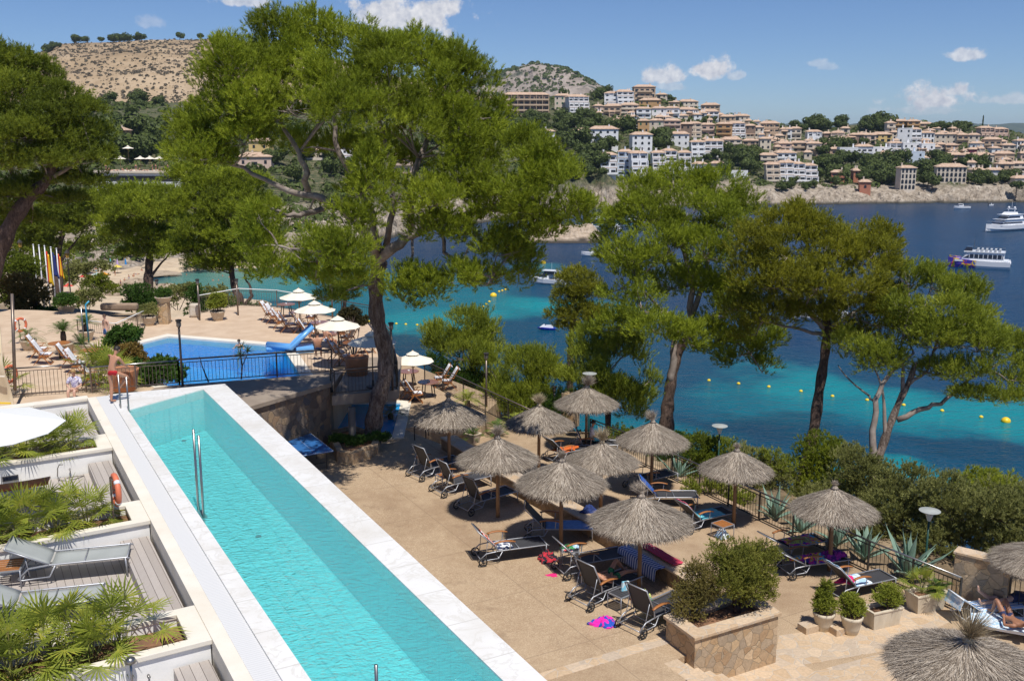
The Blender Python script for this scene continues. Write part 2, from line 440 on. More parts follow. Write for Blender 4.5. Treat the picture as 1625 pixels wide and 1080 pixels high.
# ------------------------------------------------------------------ sea
def make_sea():
 n = NT('sea_water'); g = n.new('ShaderNodeNewGeometry'); pos = g.outputs['Position']
 wn = n.new('ShaderNodeTexNoise'); n.set(wn,'Vector',pos); n.set(wn,'Scale',.022); n.set(wn,'Detail',5); n.set(wn,'Roughness',.6)
 vm = n.new('ShaderNodeVectorMath',operation='MULTIPLY_ADD'); n.set(vm,0,wn.outputs['Color']); vm.inputs[1].default_value = (46,60,0)
 off = n.new('ShaderNodeVectorMath',operation='ADD'); n.set(off,0,pos); off.inputs[1].default_value = (-23,-30,0); n.set(vm,2,off.outputs[0])
 s = n.sep(vm.outputs[0])
 deep = n.ramp(n.noise(pos,.02,4),[(.35,(.0,.026,.070,1)),(.65,(.0,.034,.090,1))])
 col = deep
 TEAL = (.0,.135,.175,1); AQ = (.0,.225,.25,1); GR = (.08,.22,.18,1); DK = (.0,.03,.06,1); MID = (.0,.055,.105,1)
 def patch(px,py,hw,hh,c,rot=0.0,soft=.5,op=1.0):
  nonlocal col
  p = P(px,py,0); dep = p.y * cp + CAMH * sp_
  rx = hw * dep / F; q = P(px,py - hh,0); q2 = P(px,py + hh,0); ry = (q.y - q2.y) / 2
  a = n.math('SUBTRACT',s[0],p.x); b = n.math('SUBTRACT',s[1],(q.y + q2.y) / 2)
  ca,sa = math.cos(rot),math.sin(rot)
  u = n.math('ADD',n.math('MULTIPLY',a,ca / rx),n.math('MULTIPLY',b,sa / rx))
  w = n.math('ADD',n.math('MULTIPLY',a,-sa / ry),n.math('MULTIPLY',b,ca / ry))
  r = n.math('SQRT',n.math('ADD',n.math('MULTIPLY',u,u),n.math('MULTIPLY',w,w)))
  col = n.mix(n.mapr(r,1 - soft,1 + soft * .6,op,0,True),col,c)
 # teal water over sand inshore, darker beds of seagrass
 patch(640,560,500,120,MID,0,.4)
 patch(1300,700,520,150,MID,0,.35,.9)
 patch(700,490,190,34,TEAL,0,.5)
 patch(560,470,220,40,(.0,.13,.17,1),0,.5)
 patch(880,492,120,18,AQ,0,.6)
 patch(830,425,60,7,TEAL,0,.6,.8)
 patch(980,352,70,6,TEAL,0,.6,.7)
 patch(690,520,120,26,AQ,0,.6,.8)
 patch(330,445,110,22,GR,0,.4)
 patch(440,452,70,20,(.03,.20,.20,1),0,.5)
 patch(560,452,60,8,DK,0,.5,.8)
 patch(470,470,60,6,DK,0,.5,.7)
 patch(660,545,80,14,DK,0,.5,.8)
 patch(1440,640,330,44,(.0,.15,.19,1),0,.45)
 patch(1240,600,120,24,AQ,0,.6,.8)
 patch(1560,640,220,40,AQ,0,.5,.7)
 patch(1000,690,120,40,TEAL,0,.5,.8)
 patch(1160,665,120,22,DK,0,.5,.7)
 patch(1560,700,150,14,DK,0,.6,.5)
 patch(1420,740,120,16,AQ,0,.6,.8)
 v1 = n.coords(True,(1,2.2,1),R(14)); v2 = n.coords(True,(1,1.7,1),R(-22))
 h = n.math('ADD',n.math('MULTIPLY',n.noise(v1,.45,3,.6),1.0),n.math('MULTIPLY',n.noise(v2,1.5,3,.6),.42))
 h = n.math('ADD',h,n.math('MULTIPLY',n.noise(v1,.09,2),1.1))
 n.bump(h,1.0,.55)
 n.fin(col,.24,0,.36); n.b.inputs['IOR'].default_value = 1.33
 me = bpy.data.meshes.new('sea'); S = 9000
 me.from_pydata([(-S,10,0),(S,10,0),(S,S,0),(-S,S,0)],[],[(0,1,2,3)]); me.update()
 tag(obj('sea',me,n.m),kind='structure')
make_sea()
me = bpy.data.meshes.new('sea_bed'); me.from_pydata([(-9500,-9000,-8),(9500,-9000,-8),(9500,12000,-8),(-9500,12000,-8)],[],[(0,1,2,3)])
tag(obj('ground',me,simple('sea_bed',(.2,.17,.12),scale=.01)),kind='structure')

# rocky spit that closes the cove
def make_spit():
 def fn(u,v):
  px = 840 + 118 * u; dep = 308 + 34 * v
  w = math.sin(math.pi * min(1,max(0,v))) ** .5 * min(1,(1 - u) * 7) ** .6
  return [(px - 812.5) / F * dep,dep / cp,px,w,u,v]
 nu,nv = 110,34; a = np.array([fn(i / nu,j / nv) for j in range(nv + 1) for i in range(nu + 1)])
 z = a[:,3] * 4.6 * (-.25 + 1.7 * fbm(a[:,0] * .13,a[:,1] * .13,5,True)) * (.55 + .45 * a[:,5]) - .5
 b = MB(); vs = np.stack([a[:,0],a[:,1],z],1)
 fs = [(j * (nu + 1) + i,j * (nu + 1) + i + 1,(j + 1) * (nu + 1) + i + 1,(j + 1) * (nu + 1) + i) for j in range(nv) for i in range(nu)]
 b.add(vs.tolist(),fs)
 n = NT('spit_rock'); v = n.coords(True,(1,1,2)); pz = n.sep(n.new('ShaderNodeNewGeometry').outputs['Position'])[2]
 c = n.ramp(n.noise(v,.5,7,.7),[(.25,(.2,.15,.1,1)),(.5,(.42,.33,.24,1)),(.75,(.6,.5,.4,1))])
 c = n.mix(n.mapr(pz,.4,1.2),(.05,.04,.03,1),c); n.bump(n.noise(v,1,6,.7),.8,.5); n.fin(c,.95)
 tag(b.build('rocky_shore',n.m),kind='structure')
make_spit()
# ------------------------------------------------------------------ shared materials
M_white = simple('white_render',(.86,.85,.83),(.74,.73,.70),scale=1.3,rough=.8,world=True,bump=.15,bscale=30)
M_cream = simple('cream_stone',(.78,.73,.64),(.69,.63,.53),scale=1.6,rough=.75,world=True,bump=.2)
def marble():
 n = NT('white_marble'); v = n.coords(True,(1,1,1),R(30))
 w = n.noise(v,1.4,8,.6,1.6); vein = n.mapr(n.math('ABSOLUTE',n.math('SUBTRACT',w,.5)),0,.035,0,1)
 c = n.mix(vein,(.66,.64,.60,1),(.76,.75,.73,1)); c = n.mix(n.mapr(n.noise(v,.8,3),.45,.75),c,(.66,.63,.58,1))
 jx = n.sep(n.coords(True,(1,1,1),R(-28.9)))    # joints across the coping every 1.2 m
 j = n.math('ABSOLUTE',n.math('SUBTRACT',n.math('FRACT',n.math('MULTIPLY',jx[1],.8)),.5)); c = n.mix(n.mapr(j,.486,.496),c,(.56,.54,.50,1)); c = n.mix(n.mapr(n.noise(v,2.6,6,.7),.52,.74,0,.3),c,(.50,.46,.40,1))
 return n.fin(c,.42)
M_marble = marble()
def gravel():
 n = NT('exposed_aggregate'); v = n.coords()
 sp = n.noise(v,34,4,.85); big = n.noise(v,.45,5,.65); mid = n.noise(v,2.2,5,.7)
 c = n.ramp(sp,[(.30,(.19,.12,.07,1)),(.5,(.40,.285,.175,1)),(.72,(.67,.54,.39,1))])
 c = n.mix(n.mapr(big,.38,.66,0,.55),c,(.50,.375,.245,1))
 c = n.mix(n.mapr(mid,.46,.74,0,.45),c,(.30,.195,.115,1))
 g = n.sep(n.coords(True,(1,1,1),R(-28.9)))      # faint slab joints
 a = n.math('ABSOLUTE',n.math('SUBTRACT',n.math('FRACT',n.math('MULTIPLY',g[0],.33)),.5)); b = n.math('ABSOLUTE',n.math('SUBTRACT',n.math('FRACT',n.math('MULTIPLY',g[1],.33)),.5))
 c = n.mix(n.math('MULTIPLY',n.mapr(n.math('MAXIMUM',a,b),.493,.499),.5),c,(.16,.11,.07,1))
 st = n.noise(v,.16,6,.7,.4); c = n.mix(n.mapr(st,.5,.62,0,.42),c,(.22,.135,.075,1))
 dk = n.noise(v,1.3,7,.75); c = n.mix(n.mapr(dk,.56,.68,0,.35),c,(.16,.10,.06,1))
 n.bump(sp,.5,.012); return n.fin(c,.9)
M_gravel = gravel()
M_deckstone = simple('pale_tan_paving',(.60,.46,.33),(.48,.35,.24),scale=1.2,rough=.9,world=True,bump=.2,bscale=20)
M_flag = stone('flagstone',[(.60,.43,.27),(.66,.50,.34),(.56,.40,.25),(.62,.46,.30),(.52,.42,.32),(.68,.52,.36)],2.9,(.50,.42,.33),.035,.85,.4)
M_rubble = stone('rubble_wall',[(.13,.10,.085),(.30,.20,.12),(.20,.16,.13),(.38,.26,.15),(.12,.115,.12),(.34,.22,.13),(.24,.17,.11)],3.4,(.20,.15,.11),.05,.9,.9)
M_warmstone = stone('warm_stone_wall',[(.50,.33,.18),(.62,.44,.26),(.42,.27,.15),(.55,.40,.25),(.34,.27,.20),(.66,.48,.30)],4.1,(.46,.35,.23),.03,.9,1.0)
M_concrete = simple('concrete',(.33,.27,.21),(.24,.19,.15),scale=1.5,rough=.9,world=True,bump=.3)
M_steel = simple('brushed_steel',(.36,.35,.34),(.26,.25,.24),scale=3,rough=.3,metal=.9)
M_iron = simple('dark_painted_iron',(.045,.04,.035),(.07,.06,.05),scale=3,rough=.5,metal=.3)
M_rail = simple('brown_grey_rail',(.16,.12,.10),(.22,.18,.15),scale=3,rough=.4,metal=.6)
M_soil = simple('planter_soil',(.30,.15,.08),(.16,.09,.05),scale=6,rough=1,world=True,bump=1,bscale=14)
def planks():
 n = NT('grey_composite_decking'); g = n.sep(n.coords(True,(1,1,1),R(-28.9)))
 k = n.math('MULTIPLY',g[0],6.6); fr = n.math('FRACT',k); cell = n.math('FLOOR',k)
 wn = n.new('ShaderNodeTexWhiteNoise',noise_dimensions='1D'); n.set(wn,'W',cell)
 c = n.mix(wn.outputs[0],(.38,.34,.31,1),(.47,.425,.39,1))
 gr = n.noise(n.coords(True,(9,1.2,1),R(-28.9)),5,4,.6); c = n.mix(n.mapr(gr,.35,.7,0,.25),c,(.28,.23,.19,1))
 j = n.math('ABSOLUTE',n.math('SUBTRACT',fr,.5)); jj = n.mapr(j,.465,.485); c = n.mix(jj,c,(.07,.055,.045,1))
 n.bump(n.math('SUBTRACT',1.0,jj),.5,.01); return n.fin(c,.7)
M_planks = planks()
def tiles(name,a,b,grout,s,rough=.35):
 n = NT(name); x = n.new('ShaderNodeTexBrick'); n.set(x,'Vector',n.coords(True,(1,1,1),R(-28.9))); x.offset = 0
 n.set(x,'Color1',a); n.set(x,'Color2',b); n.set(x,'Mortar',grout); n.set(x,'Scale',s); n.set(x,'Mortar Size',.04); n.set(x,'Brick Width',1.0); n.set(x,'Row Height',1.0)
 return n.fin(x.outputs['Color'],rough)
M_aqua = tiles('aqua_mosaic',(.16,.70,.73,1),(.20,.76,.78,1),(.11,.60,.64,1),2.2)
M_blue = tiles('blue_pool_tiles',(.02,.44,.86,1),(.03,.50,.90,1),(.05,.48,.84,1),5)

def pool_water(name,tint,body,bs,mixf,rip=1.0,s1=3.2):
 """rippled surface: most light passes through tinted, a little is scattered by the water, the rest mirrors the sky"""
 n = NT(name); n.n.remove(n.b)
 v = n.coords(True,(1,1.5,1),R(-8)); h = n.math('ADD',n.noise(v,s1,3,.55,.8),n.math('MULTIPLY',n.noise(v,s1 * 2.7,2,.5,.6),.4))
 bp = n.new('ShaderNodeBump'); n.set(bp,'Height',h); n.set(bp,'Strength',rip); n.set(bp,'Distance',.10)
 tr = n.new('ShaderNodeBsdfTransparent'); n.set(tr,'Color',tint)
 df = n.new('ShaderNodeBsdfDiffuse'); n.set(df,'Color',body); n.l.new(bp.outputs[0],df.inputs['Normal'])
 gl = n.new('ShaderNodeBsdfGlossy'); n.set(gl,'Roughness',.04); n.l.new(bp.outputs[0],gl.inputs['Normal'])
 fr = n.new('ShaderNodeFresnel'); n.set(fr,'IOR',1.33); n.l.new(bp.outputs[0],fr.inputs['Normal'])
 m1 = n.new('ShaderNodeMixShader'); n.set(m1,0,mixf); n.l.new(tr.outputs[0],m1.inputs[1]); n.l.new(df.outputs[0],m1.inputs[2])
 m2 = n.new('ShaderNodeMixShader'); n.l.new(fr.outputs[0],m2.inputs[0]); n.l.new(m1.outputs[0],m2.inputs[1]); n.l.new(gl.outputs[0],m2.inputs[2])
 n.l.new(m2.outputs[0],n.out.inputs['Surface']); return n.m
M_wlap = pool_water('lap_pool_water',(.74,.98,.98,1),(.22,.74,.79,1),1,.32,.7,4.6)
M_wblue = pool_water('blue_pool_water',(.52,.90,1,1),(.0,.30,.72,1),1,.25,.8)

def S(name,b,m,smooth=False,bevel=0):
 return tag(b.build(name,m,None,smooth,bevel),kind='structure')
def ring_box(b,outer,inner,z0,z1):
 """top face frame + walls between two same-length polygons"""
 n = len(outer); vs = []
 for z in (z0,z1):
  vs += [(p[0],p[1],z) for p in outer] + [(p[0],p[1],z) for p in inner]
 fs = []
 for i in range(n):
  j = (i + 1) % n
  fs.append((2 * n + i,2 * n + j,3 * n + j,3 * n + i)); fs.append((i,n + i,n + j,j))
  fs.append((i,j,2 * n + j,2 * n + i)); fs.append((n + j,n + i,3 * n + i,3 * n + j))
 b.add(vs,fs)

U = Vector((-.485,.875,0)); V_ = Vector((.875,.485,0))     # along / across the lap pool
PZ = 25.2; DK = 23.4; WK = 23.88; LT = 21.4; RT = 20.5
# ---- lap pool
wl0 = P(495,1080,PZ); wr0 = P(800,1080,PZ); wl1 = P(203,650,PZ); wr1 = P(322,617,PZ)
wl0 = wl0 - U * 7; wr0 = wr0 - U * 7
ol1 = P(147,628,PZ); o_r1 = P(357,608.5,PZ); or0 = P(860,1080,PZ) - U * 7; strip0 = P(394,1080,PZ) - U * 7
mar0 = P(460,1080,PZ) - U * 7
inner = [wl0,wr0,wr1,wl1]
mid = wl1 + (wl1 - wr1).normalized() * (mar0 - wl0).length
outer = [wl0 - U * .5 - V_ * .42,or0 - U * .5,o_r1,ol1 + (o_r1 - ol1) * .115]
b = MB(); ring_box(b,outer,inner,PZ - .30,PZ); S('pool_coping',b,M_marble,bevel=.006)
# strip of pale stone with the overflow channel beside it
gl0 = outer[0]; gl1 = outer[3]
dirn = (gl1 - gl0).normalized(); perp = Vector((-dirn.y,dirn.x,0))
b = MB(); b.prism([gl0 + perp * .003,gl0 + perp * .36,gl1 + perp * .36,gl1 + perp * .003],PZ - .4,PZ - .03)
ch = S('overflow_channel',b,None)
n = NT('channel_grating'); g = n.sep(n.coords(True,(1,1,1),R(-28.9))); st = n.math('ABSOLUTE',n.math('SUBTRACT',n.math('FRACT',n.math('MULTIPLY',g[1],16)),.5))
n.bump(n.mapr(st,.3,.42),.5,.006); ch.data.materials.append(n.fin(n.mix(n.mapr(st,.38,.45),(.66,.66,.66,1),(.54,.54,.54,1)),.6))
b = MB(); b.prism([gl0 + perp * .363,gl0 + perp * .62,gl1 + perp * .62 ,gl1 + perp * .363],PZ - .9,PZ - .02); S('pool_kerb_strip',b,M_cream,bevel=.006)
# basin
b = MB(); zb = PZ - 1.35; z1 = PZ - .30
for i in range(4):
 a,c = inner[i],inner[(i + 1) % 4]; b.add([(a.x,a.y,zb),(c.x,c.y,zb),(c.x,c.y,z1),(a.x,a.y,z1)],[(0,1,2,3)])
b.add([(q.x,q.y,zb) for q in inner],[(0,1,2,3)]); S('pool_basin',b,M_aqua)
b = MB(); nu,nv = 2,2; b.add([(q.x,q.y,PZ - .035) for q in inner],[(0,1,2,3)]); S('pool_water',b,M_wlap)
# outer retaining wall of the pool
b = MB(); b.prism([outer[1] - V_ * .05,outer[2] - V_ * .05,outer[2] - V_ * .40,outer[1] - V_ * .40],15,PZ - 1.36)
b.prism([outer[1] - V_ * .05,outer[2] - V_ * .05,outer[2] - V_ * .14,outer[1] - V_ * .14],PZ - 1.36,PZ - .302); S('pool_retaining_wall',b,M_white)
b = MB(); e0 = outer[2] + Vector((.02,.012,0)); e1 = outer[3] + Vector((.02,.012,0)); b.prism([e0,e1,e1 - Vector((-.1,.3,0)),e0 - Vector((-.1,.3,0))],18,PZ - .302);
# skimmer cover and floor drains
for (px,py,dz) in ((252,632,-.4),(292,697,-1.2),(410,848,-1.2),(730,1019,-1.2)):
 q = P(px,py,PZ + dz - .1); q.z = zb + .012
 # ---- kept on the pool floor or wall
 b = MB(); b.lathe([(.07,0),(.07,.012),(.02,.02)],q,14); tag(b.build('floor_drain',M_iron if dz < -1 else M_white),'round drain in the lap pool floor' ,'pool drain','fittings in the lap pool')
DR = [o for o in COL.objects if o.name.startswith('floor_drain')]
for o,l in zip(DR,('pale round inlet cover at the far end of the lap pool','dark drain in the lap pool floor above the pair of tall handrails','dark drain in the sunlit pool floor, nearer the camera than the tall handrails','dark drain in the shaded side of the lap pool nearest the camera')): o['label'] = l

# ---- left planter bays (white walls, cream copings, decking)
WV = Vector((.855,.518,0)).normalized()
kerbL = lambda t: gl0 + perp * .62 + dirn * t
def along(pt):                      # distance of a point along the kerb
 return (pt - gl0).dot(dirn)
fronts = [along(P(369.6,1003,PZ)),along(P(259,819,PZ)),along(P(191,705.6,PZ))]
depth_p = 1.36
def bay(t,d,n_):
 """one planter: front edge meets the kerb at t"""
 A = kerbL(t); Bq = kerbL(t + d); L = 9.5
 out = [A,Bq,Bq - WV * L,A - WV * L]
 wdt = .2
 ud = (Bq - A).normalized()
 inn = [A - WV * .34 + ud * wdt,Bq - WV * .34 - ud * wdt,Bq - WV * L - ud * wdt + WV * .3,A - WV * L + ud * wdt + WV * .3]
 root = empty('planter',A - WV * 3,0)
 off = Vector((root.location.x,root.location.y,0))
 sh = lambda ps: [p - off for p in ps]
 root.location.z = 0
 b = MB(); ring_box(b,sh(out),sh(inn),PZ - .12,PZ - .03); o = b.build('coping',M_cream,root,bevel=.012)
 o1 = [A - ud * -.05 - WV * .02,Bq - ud * .05 - WV * .02,Bq - ud * .05 - WV * (L - .05),A + ud * .05 - WV * (L - .05)]
 i1 = [A - WV * .30 + ud * .18,Bq - WV * .30 - ud * .18,Bq - WV * L - ud * .18 + WV * .25,A - WV * L + ud * .18 + WV * .25]
 b = MB(); ring_box(b,sh(o1),sh(i1),PZ - 1.2,PZ - .122); b.build('wall',M_white,root)
 b = MB(); b.prism(sh([p for p in i1]),PZ - .7,PZ - .26); b.build('soil',M_soil,root)
 return root,inn
bays = []
labs = ['white walled planter of fan palms nearest the camera, with an empty corner of red soil','white walled planter of fan palms where the lifebuoy post stands','white walled planter of fan palms under the white canopy, farthest up the pool']
for i,t in enumerate(fronts):
 r_,inn_ = bay(t,depth_p,i); tag(r_,labs[i],'planter','white planters beside the lap pool'); bays.append((t,inn_))
# white retaining wall at the far end
bwA = kerbL(along(ol1) - .05); b = MB()
b.prism([bwA,bwA + dirn * .30,bwA + dirn * .30 - WV * 12,bwA - WV * 12],20,PZ - .12)
o = b.build('garden_wall',M_white); tag(o,'white rendered wall with a cream coping closing the far end of the planter bays','wall')
b = MB(); b.prism([bwA - dirn * .05 + WV * .04,bwA + dirn * .34 + WV * .04,bwA + dirn * .34 - WV * 12,bwA - dirn * .05 - WV * 12],PZ - .118,PZ - .03); b.build('coping',M_cream,o,bevel=.01)
# decks between planters, with one step up to the kerb
ends = [fronts[0] - 6] + [t + depth_p for t in fronts]; starts = fronts + [along(ol1) - .05]
for a,c in zip(ends,starts):
 A = kerbL(a); Bq = kerbL(c); e = .0
 b = MB(); b.prism([A - WV * .02,Bq - WV * .02,Bq - WV * 9.5,A - WV * 9.5],PZ - 1.0,PZ - .62); S('timber_deck',b,M_planks)
 b = MB(); b.prism([A - WV * .06 + dirn * .003,Bq - WV * .06 - dirn * .003,Bq - WV * .62 - dirn * .003,A - WV * .62 + dirn * .003],PZ - .618,PZ - .36); S('deck_step',b,M_planks,bevel=.006)

# ---- upper deck with the blue pool
E_ = [Vector((-5.0,43.7,DK)),P(622,555,DK),P(590,512,DK),P(500,497,DK),P(440,487,DK),P(380,484,DK),P(330,494,DK),P(232,513,DK),P(150,497,DK),P(60,492,DK)]
far_left = [Vector((-60,60,DK)),Vector((-60,24,DK))]
wkA = P(285,610,WK); wkB = P(527,592,WK)
fr = [Vector((-12.8,33,DK)),Vector((-12.6,36.2,DK)),wkA + Vector((0,0,0)),wkB,Vector((-7.03,43.4,DK))]
pool = [P(267,534,DK),P(447,549,DK),P(480,600,DK),P(470,612,DK),P(290,622,DK),P(214,592,DK),P(222,545,DK)]
pool = pool[::-1]
deck_poly = E_ + far_left + [Vector((-14,24,DK))] + fr
def poly_with_hole(name,poly,hole,z0,z1,m):
 bm = bmesh.new()
 vs = [bm.verts.new((p[0],p[1],z1)) for p in poly]; hs = [bm.verts.new((p[0],p[1],z1)) for p in hole]
 es = [bm.edges.new((vs[i],vs[(i + 1) % len(vs)])) for i in range(len(vs))] + [bm.edges.new((hs[i],hs[(i + 1) % len(hs)])) for i in range(len(hs))]
 bmesh.ops.triangle_fill(bm,use_beauty=True,use_dissolve=False,edges=es)
 for f in bm.faces:
  if f.normal.z < 0: f.normal_flip()
 n = len(vs)
 low = [bm.verts.new((p[0],p[1],z0)) for p in poly]
 for i in range(n):
  bm.faces.new((vs[i],vs[(i + 1) % n],low[(i + 1) % n],low[i]))
 bmesh.ops.recalc_face_normals(bm,faces=bm.faces[:])
 me = bpy.data.meshes.new(name); bm.to_mesh(me); bm.free()
 return tag(obj(name,me,m),kind='structure')
def grow(poly,d):
 c = sum((Vector(p) for p in poly),Vector()) / len(poly); out = []
 n = len(poly)
 A = sum(poly[i][0] * poly[(i + 1) % n][1] - poly[(i + 1) % n][0] * poly[i][1] for i in range(n)); sg = 1 if A > 0 else -1
 for i in range(n):
  a,b_,c_ = Vector(poly[i - 1]),Vector(poly[i]),Vector(poly[(i + 1) % n])
  n1 = Vector(((b_ - a).y,-(b_ - a).x,0)).normalized() * sg; n2 = Vector(((c_ - b_).y,-(c_ - b_).x,0)).normalized() * sg
  m_ = (n1 + n2).normalized(); out.append(b_ + m_ * d / max(.4,m_.dot(n1)))
 return out
poly_with_hole('pool_terrace',deck_poly,grow(pool,.5),19.0,DK,M_deckstone)
b = MB(); ring_box(b,grow(pool,.498),pool,DK - .3,DK + .02); S('blue_pool_coping',b,M_cream)
b = MB()
for i in range(len(pool)):
 a,c = pool[i],pool[(i + 1) % len(pool)]; b.add([(a.x,a.y,DK - 1.4),(c.x,c.y,DK - 1.4),(c.x,c.y,DK - .3),(a.x,a.y,DK - .3)],[(0,1,2,3)])
b.add([(q.x,q.y,DK - 1.4) for q in pool],[tuple(range(len(pool)))]); S('blue_pool_basin',b,M_blue)
b = MB(); b.add([(q.x,q.y,DK - .07) for q in pool],[tuple(range(len(pool)))]); S('blue_pool_water',b,M_wblue)
# raised walkway behind the lap pool, stone wall beneath its edge
wA = P(526,607,WK); wB = Vector((-9.42,32.9,WK)); wdir = (wB - wA).normalized(); wn_ = Vector((wdir.y,-wdir.x,0))
if wn_.x > 0: wn_ = -wn_
b = MB(); b.prism([wA,wB,Vector((-9.3,31.9,0)),Vector((-13.2,30.9,0)),Vector((-13.2,36.2,0)),wkA,wkB + Vector((.05,0,0))],WK - .16,WK); S('walkway',b,M_concrete,bevel=.01)
st0 = wA + wn_ * .10; st1 = wB + wn_ * .10
b = MB(); b.prism([st0,st1,st1 + wn_ * .5,st0 + wn_ * .5],20,WK - .163); o = b.build('retaining_wall',M_rubble); tag(o,'dark rubble stone wall beneath the walkway, beside the table tennis table','stone wall')
b = MB(); b.prism([st0 + wn_ * .502,st1 + wn_ * .502,Vector((-13.0,32,0)),Vector((-13.0,36.1,0)),wkA - Vector((0,.05,0)),wkB - Vector((0,.05,0))],20,WK - .165); S('walkway_base',b,M_concrete)
# bridge slab and its column
sl = [P(527,627,DK),P(632,618,DK),Vector((-4.9,43.69,DK)),Vector((-7.0,43.39,DK))]
sl[0] = Vector((wA.x + .02,wA.y - .15,DK)); b = MB(); b.prism(sl,DK - .38,DK + .004)
o = b.build('footbridge',M_concrete,bevel=.015); tag(o,'concrete footbridge slab spanning from the rubble wall, on one square column','bridge')
q = P(553,655,DK - .4); b = MB(); b.tube([(q.x,q.y + .7,20.4),(q.x,q.y + .7,DK - .381)],.14,14); b.build('column',simple('dark_concrete',(.17,.15,.13),scale=2,rough=.9),o,True)

# ---- umbrella terraces
FB = [Vector((11.9,24.9,0)),Vector((10.36,27.46,0)),Vector((8.92,30.19,0)),Vector((6.7,34.3,0)),Vector((4.39,38.52,0)),Vector((3.1,40.5,0)),Vector((1.2,40.9,0)),Vector((.5,41.3,0)),Vector((-1.2,44.3,0)),Vector((-4.3,49.7,0)),Vector((-7.5,54.0,0))]
WALL = [P(640,664,21.82),P(700,695,21.82),P(756,730,21.82),P(812,763,21.82),P(932,829,21.82),P(1010,874,21.82),P(1077,914,21.82),P(1116,940,21.82)]
b = MB(); b.prism([Vector((-13,12,0)),Vector((-13,36,0)),Vector((-9,43.3,0)),Vector((-7.6,49.5,0)),Vector((-7.3,54.0,0)),Vector((-4.0,49.0,0)),Vector((-.5,43.9,0)),Vector((-1.3,41,0)),Vector((WALL[0].x,WALL[0].y,0))] + [Vector((p.x + .3,p.y + .15,0)) for p in WALL[1:]] + [P(1100,1035,LT),P(1075,1045,LT),Vector((3.8,20.4,0)),Vector((3.2,12,0))],17.9,LT); S('sun_terrace',b,M_gravel)
b = MB(); b.prism([Vector((WALL[0].x,WALL[0].y,0))] + [Vector((p.x + .1,p.y + .1,0)) for p in WALL[1:]] + [Vector((5.5,22.5,0)),Vector((5.2,12,0)),Vector((24,12,0)),Vector((20,19,0)),Vector((14.5,23.4,0))] + [Vector((p.x + .35,p.y + .25,0)) for p in FB[:9]] + [Vector((-1.6,42,0))],17,RT); S('lower_sun_terrace',b,M_gravel)
# parapet wall between them, flat flagstone top
wt = LT + .42
b = MB(); t_ = MB()
nw = len(WALL)
def off(poly,d):
 out = []
 for i in range(len(poly)):
  a = poly[max(i - 1,0)]; c = poly[min(i + 1,len(poly) - 1)]; dd = (c - a).normalized(); out.append(poly[i] + Vector((-dd.y,dd.x,0)) * d)
 return out
W2 = off(WALL[1:],.55); W1 = WALL[1:]
tp = lambda p,z: Vector((p.x,p.y,z))
for i in range(len(W1) - 1):
 h0 = wt; a,c,a2,c2 = W1[i],W1[i + 1],W2[i],W2[i + 1]
 b.add([tp(a,19.8),tp(c,19.8),tp(c,h0),tp(a,h0),tp(a2,19.8),tp(c2,19.8),tp(c2,h0),tp(a2,h0)],[(0,1,2,3),(5,4,7,6)] + ([(4,0,3,7)] if i == 0 else []) + ([(1,5,6,2)] if i == len(W1) - 2 else []))
root = b.build('parapet_wall',stone('brown_rubble',[(.26,.17,.09),(.36,.24,.13),(.22,.15,.09),(.32,.22,.13),(.42,.30,.18)],3.4,(.22,.16,.10),.035,.9,.9)); tag(root,'long low stone wall with a flagstone top dividing the two sunbathing terraces','stone wall')
for i in range(len(W1) - 1):
 e1,e2 = off(W1,-.04),off(W2,.04)
 t_.add([tp(e1[i],wt + .05),tp(e1[i + 1],wt + .05),tp(e2[i + 1],wt + .05),tp(e2[i],wt + .05),tp(e1[i],wt + .002),tp(e1[i + 1],wt + .002),tp(e2[i + 1],wt + .002),tp(e2[i],wt + .002)],[(0,1,2,3),(1,0,4,5),(3,2,6,7)] + ([(0,3,7,4)] if i == 0 else []) + ([(2,1,5,6)] if i == len(W1) - 2 else []))
t_.build('capping',M_flag,root)
# flagstone aprons on the ground
b = MB(); b.prism([P(850,1062,LT),P(1058,1002,LT),P(1104,1037,LT),P(1060,1052,LT),P(880,1100,LT)],LT - .05,LT + .006);
b = MB(); q0 = P(862,1066,LT); q1 = P(1056,1008,LT); dq = (q1 - q0).normalized(); nq = Vector((dq.y,-dq.x,0))
b.prism([q0 - dq * 2,q1,q1 + nq * .34,q0 + nq * .34 - dq * 2],LT - .05,LT + .006); S('flagstone_band',b,M_flag)
# big stone planter beside the stairs
pa,pb_,pc_,pd = P(1055,977,22.0),P(1103,1012,22.0),P(1238,972,22.0),P(1180,930,22.0)
pl = [pa,pb_,pc_,pd]
root = empty('stone_planter',(0,0,0),0,'large warm stone planter box at the top of the stairs holding two bushes','planter')
b = MB(); ring_box(b,grow(pl,-.03),grow(pl,-.30),20.0,21.94); b.build('wall',M_warmstone,root)
b = MB(); ring_box(b,grow(pl,.03),grow(pl,-.34),21.942,22.02); b.build('capping',M_flag,root,bevel=.01)
b = MB(); b.prism(grow(pl,-.31),20.2,21.85); b.build('soil',M_soil,root)
PLC = sum(pl,Vector()) / 4
# stairs down from the terrace to the lower level along the planter
sd0 = P(1103,1036,LT); sdir = (P(1238,972,22.0) - P(1103,1012,22.0)); sdir.z = 0; sdir.normalize(); sn = Vector((sdir.y,-sdir.x,0))
b = MB()
for k in range(5):
 z = LT - .17 * (k + 1) + .17 ; a = sd0 + sdir * (-.9 + .36 * k); a2 = a + sdir * (2.2 if k == 4 else .40)
 zt = LT + .004 - .17 * k
 b.prism([a,a2,a2 + sn * 3.2,a + sn * 3.2],18.5,zt)
S('stone_stairs',b,M_flag,bevel=.012)
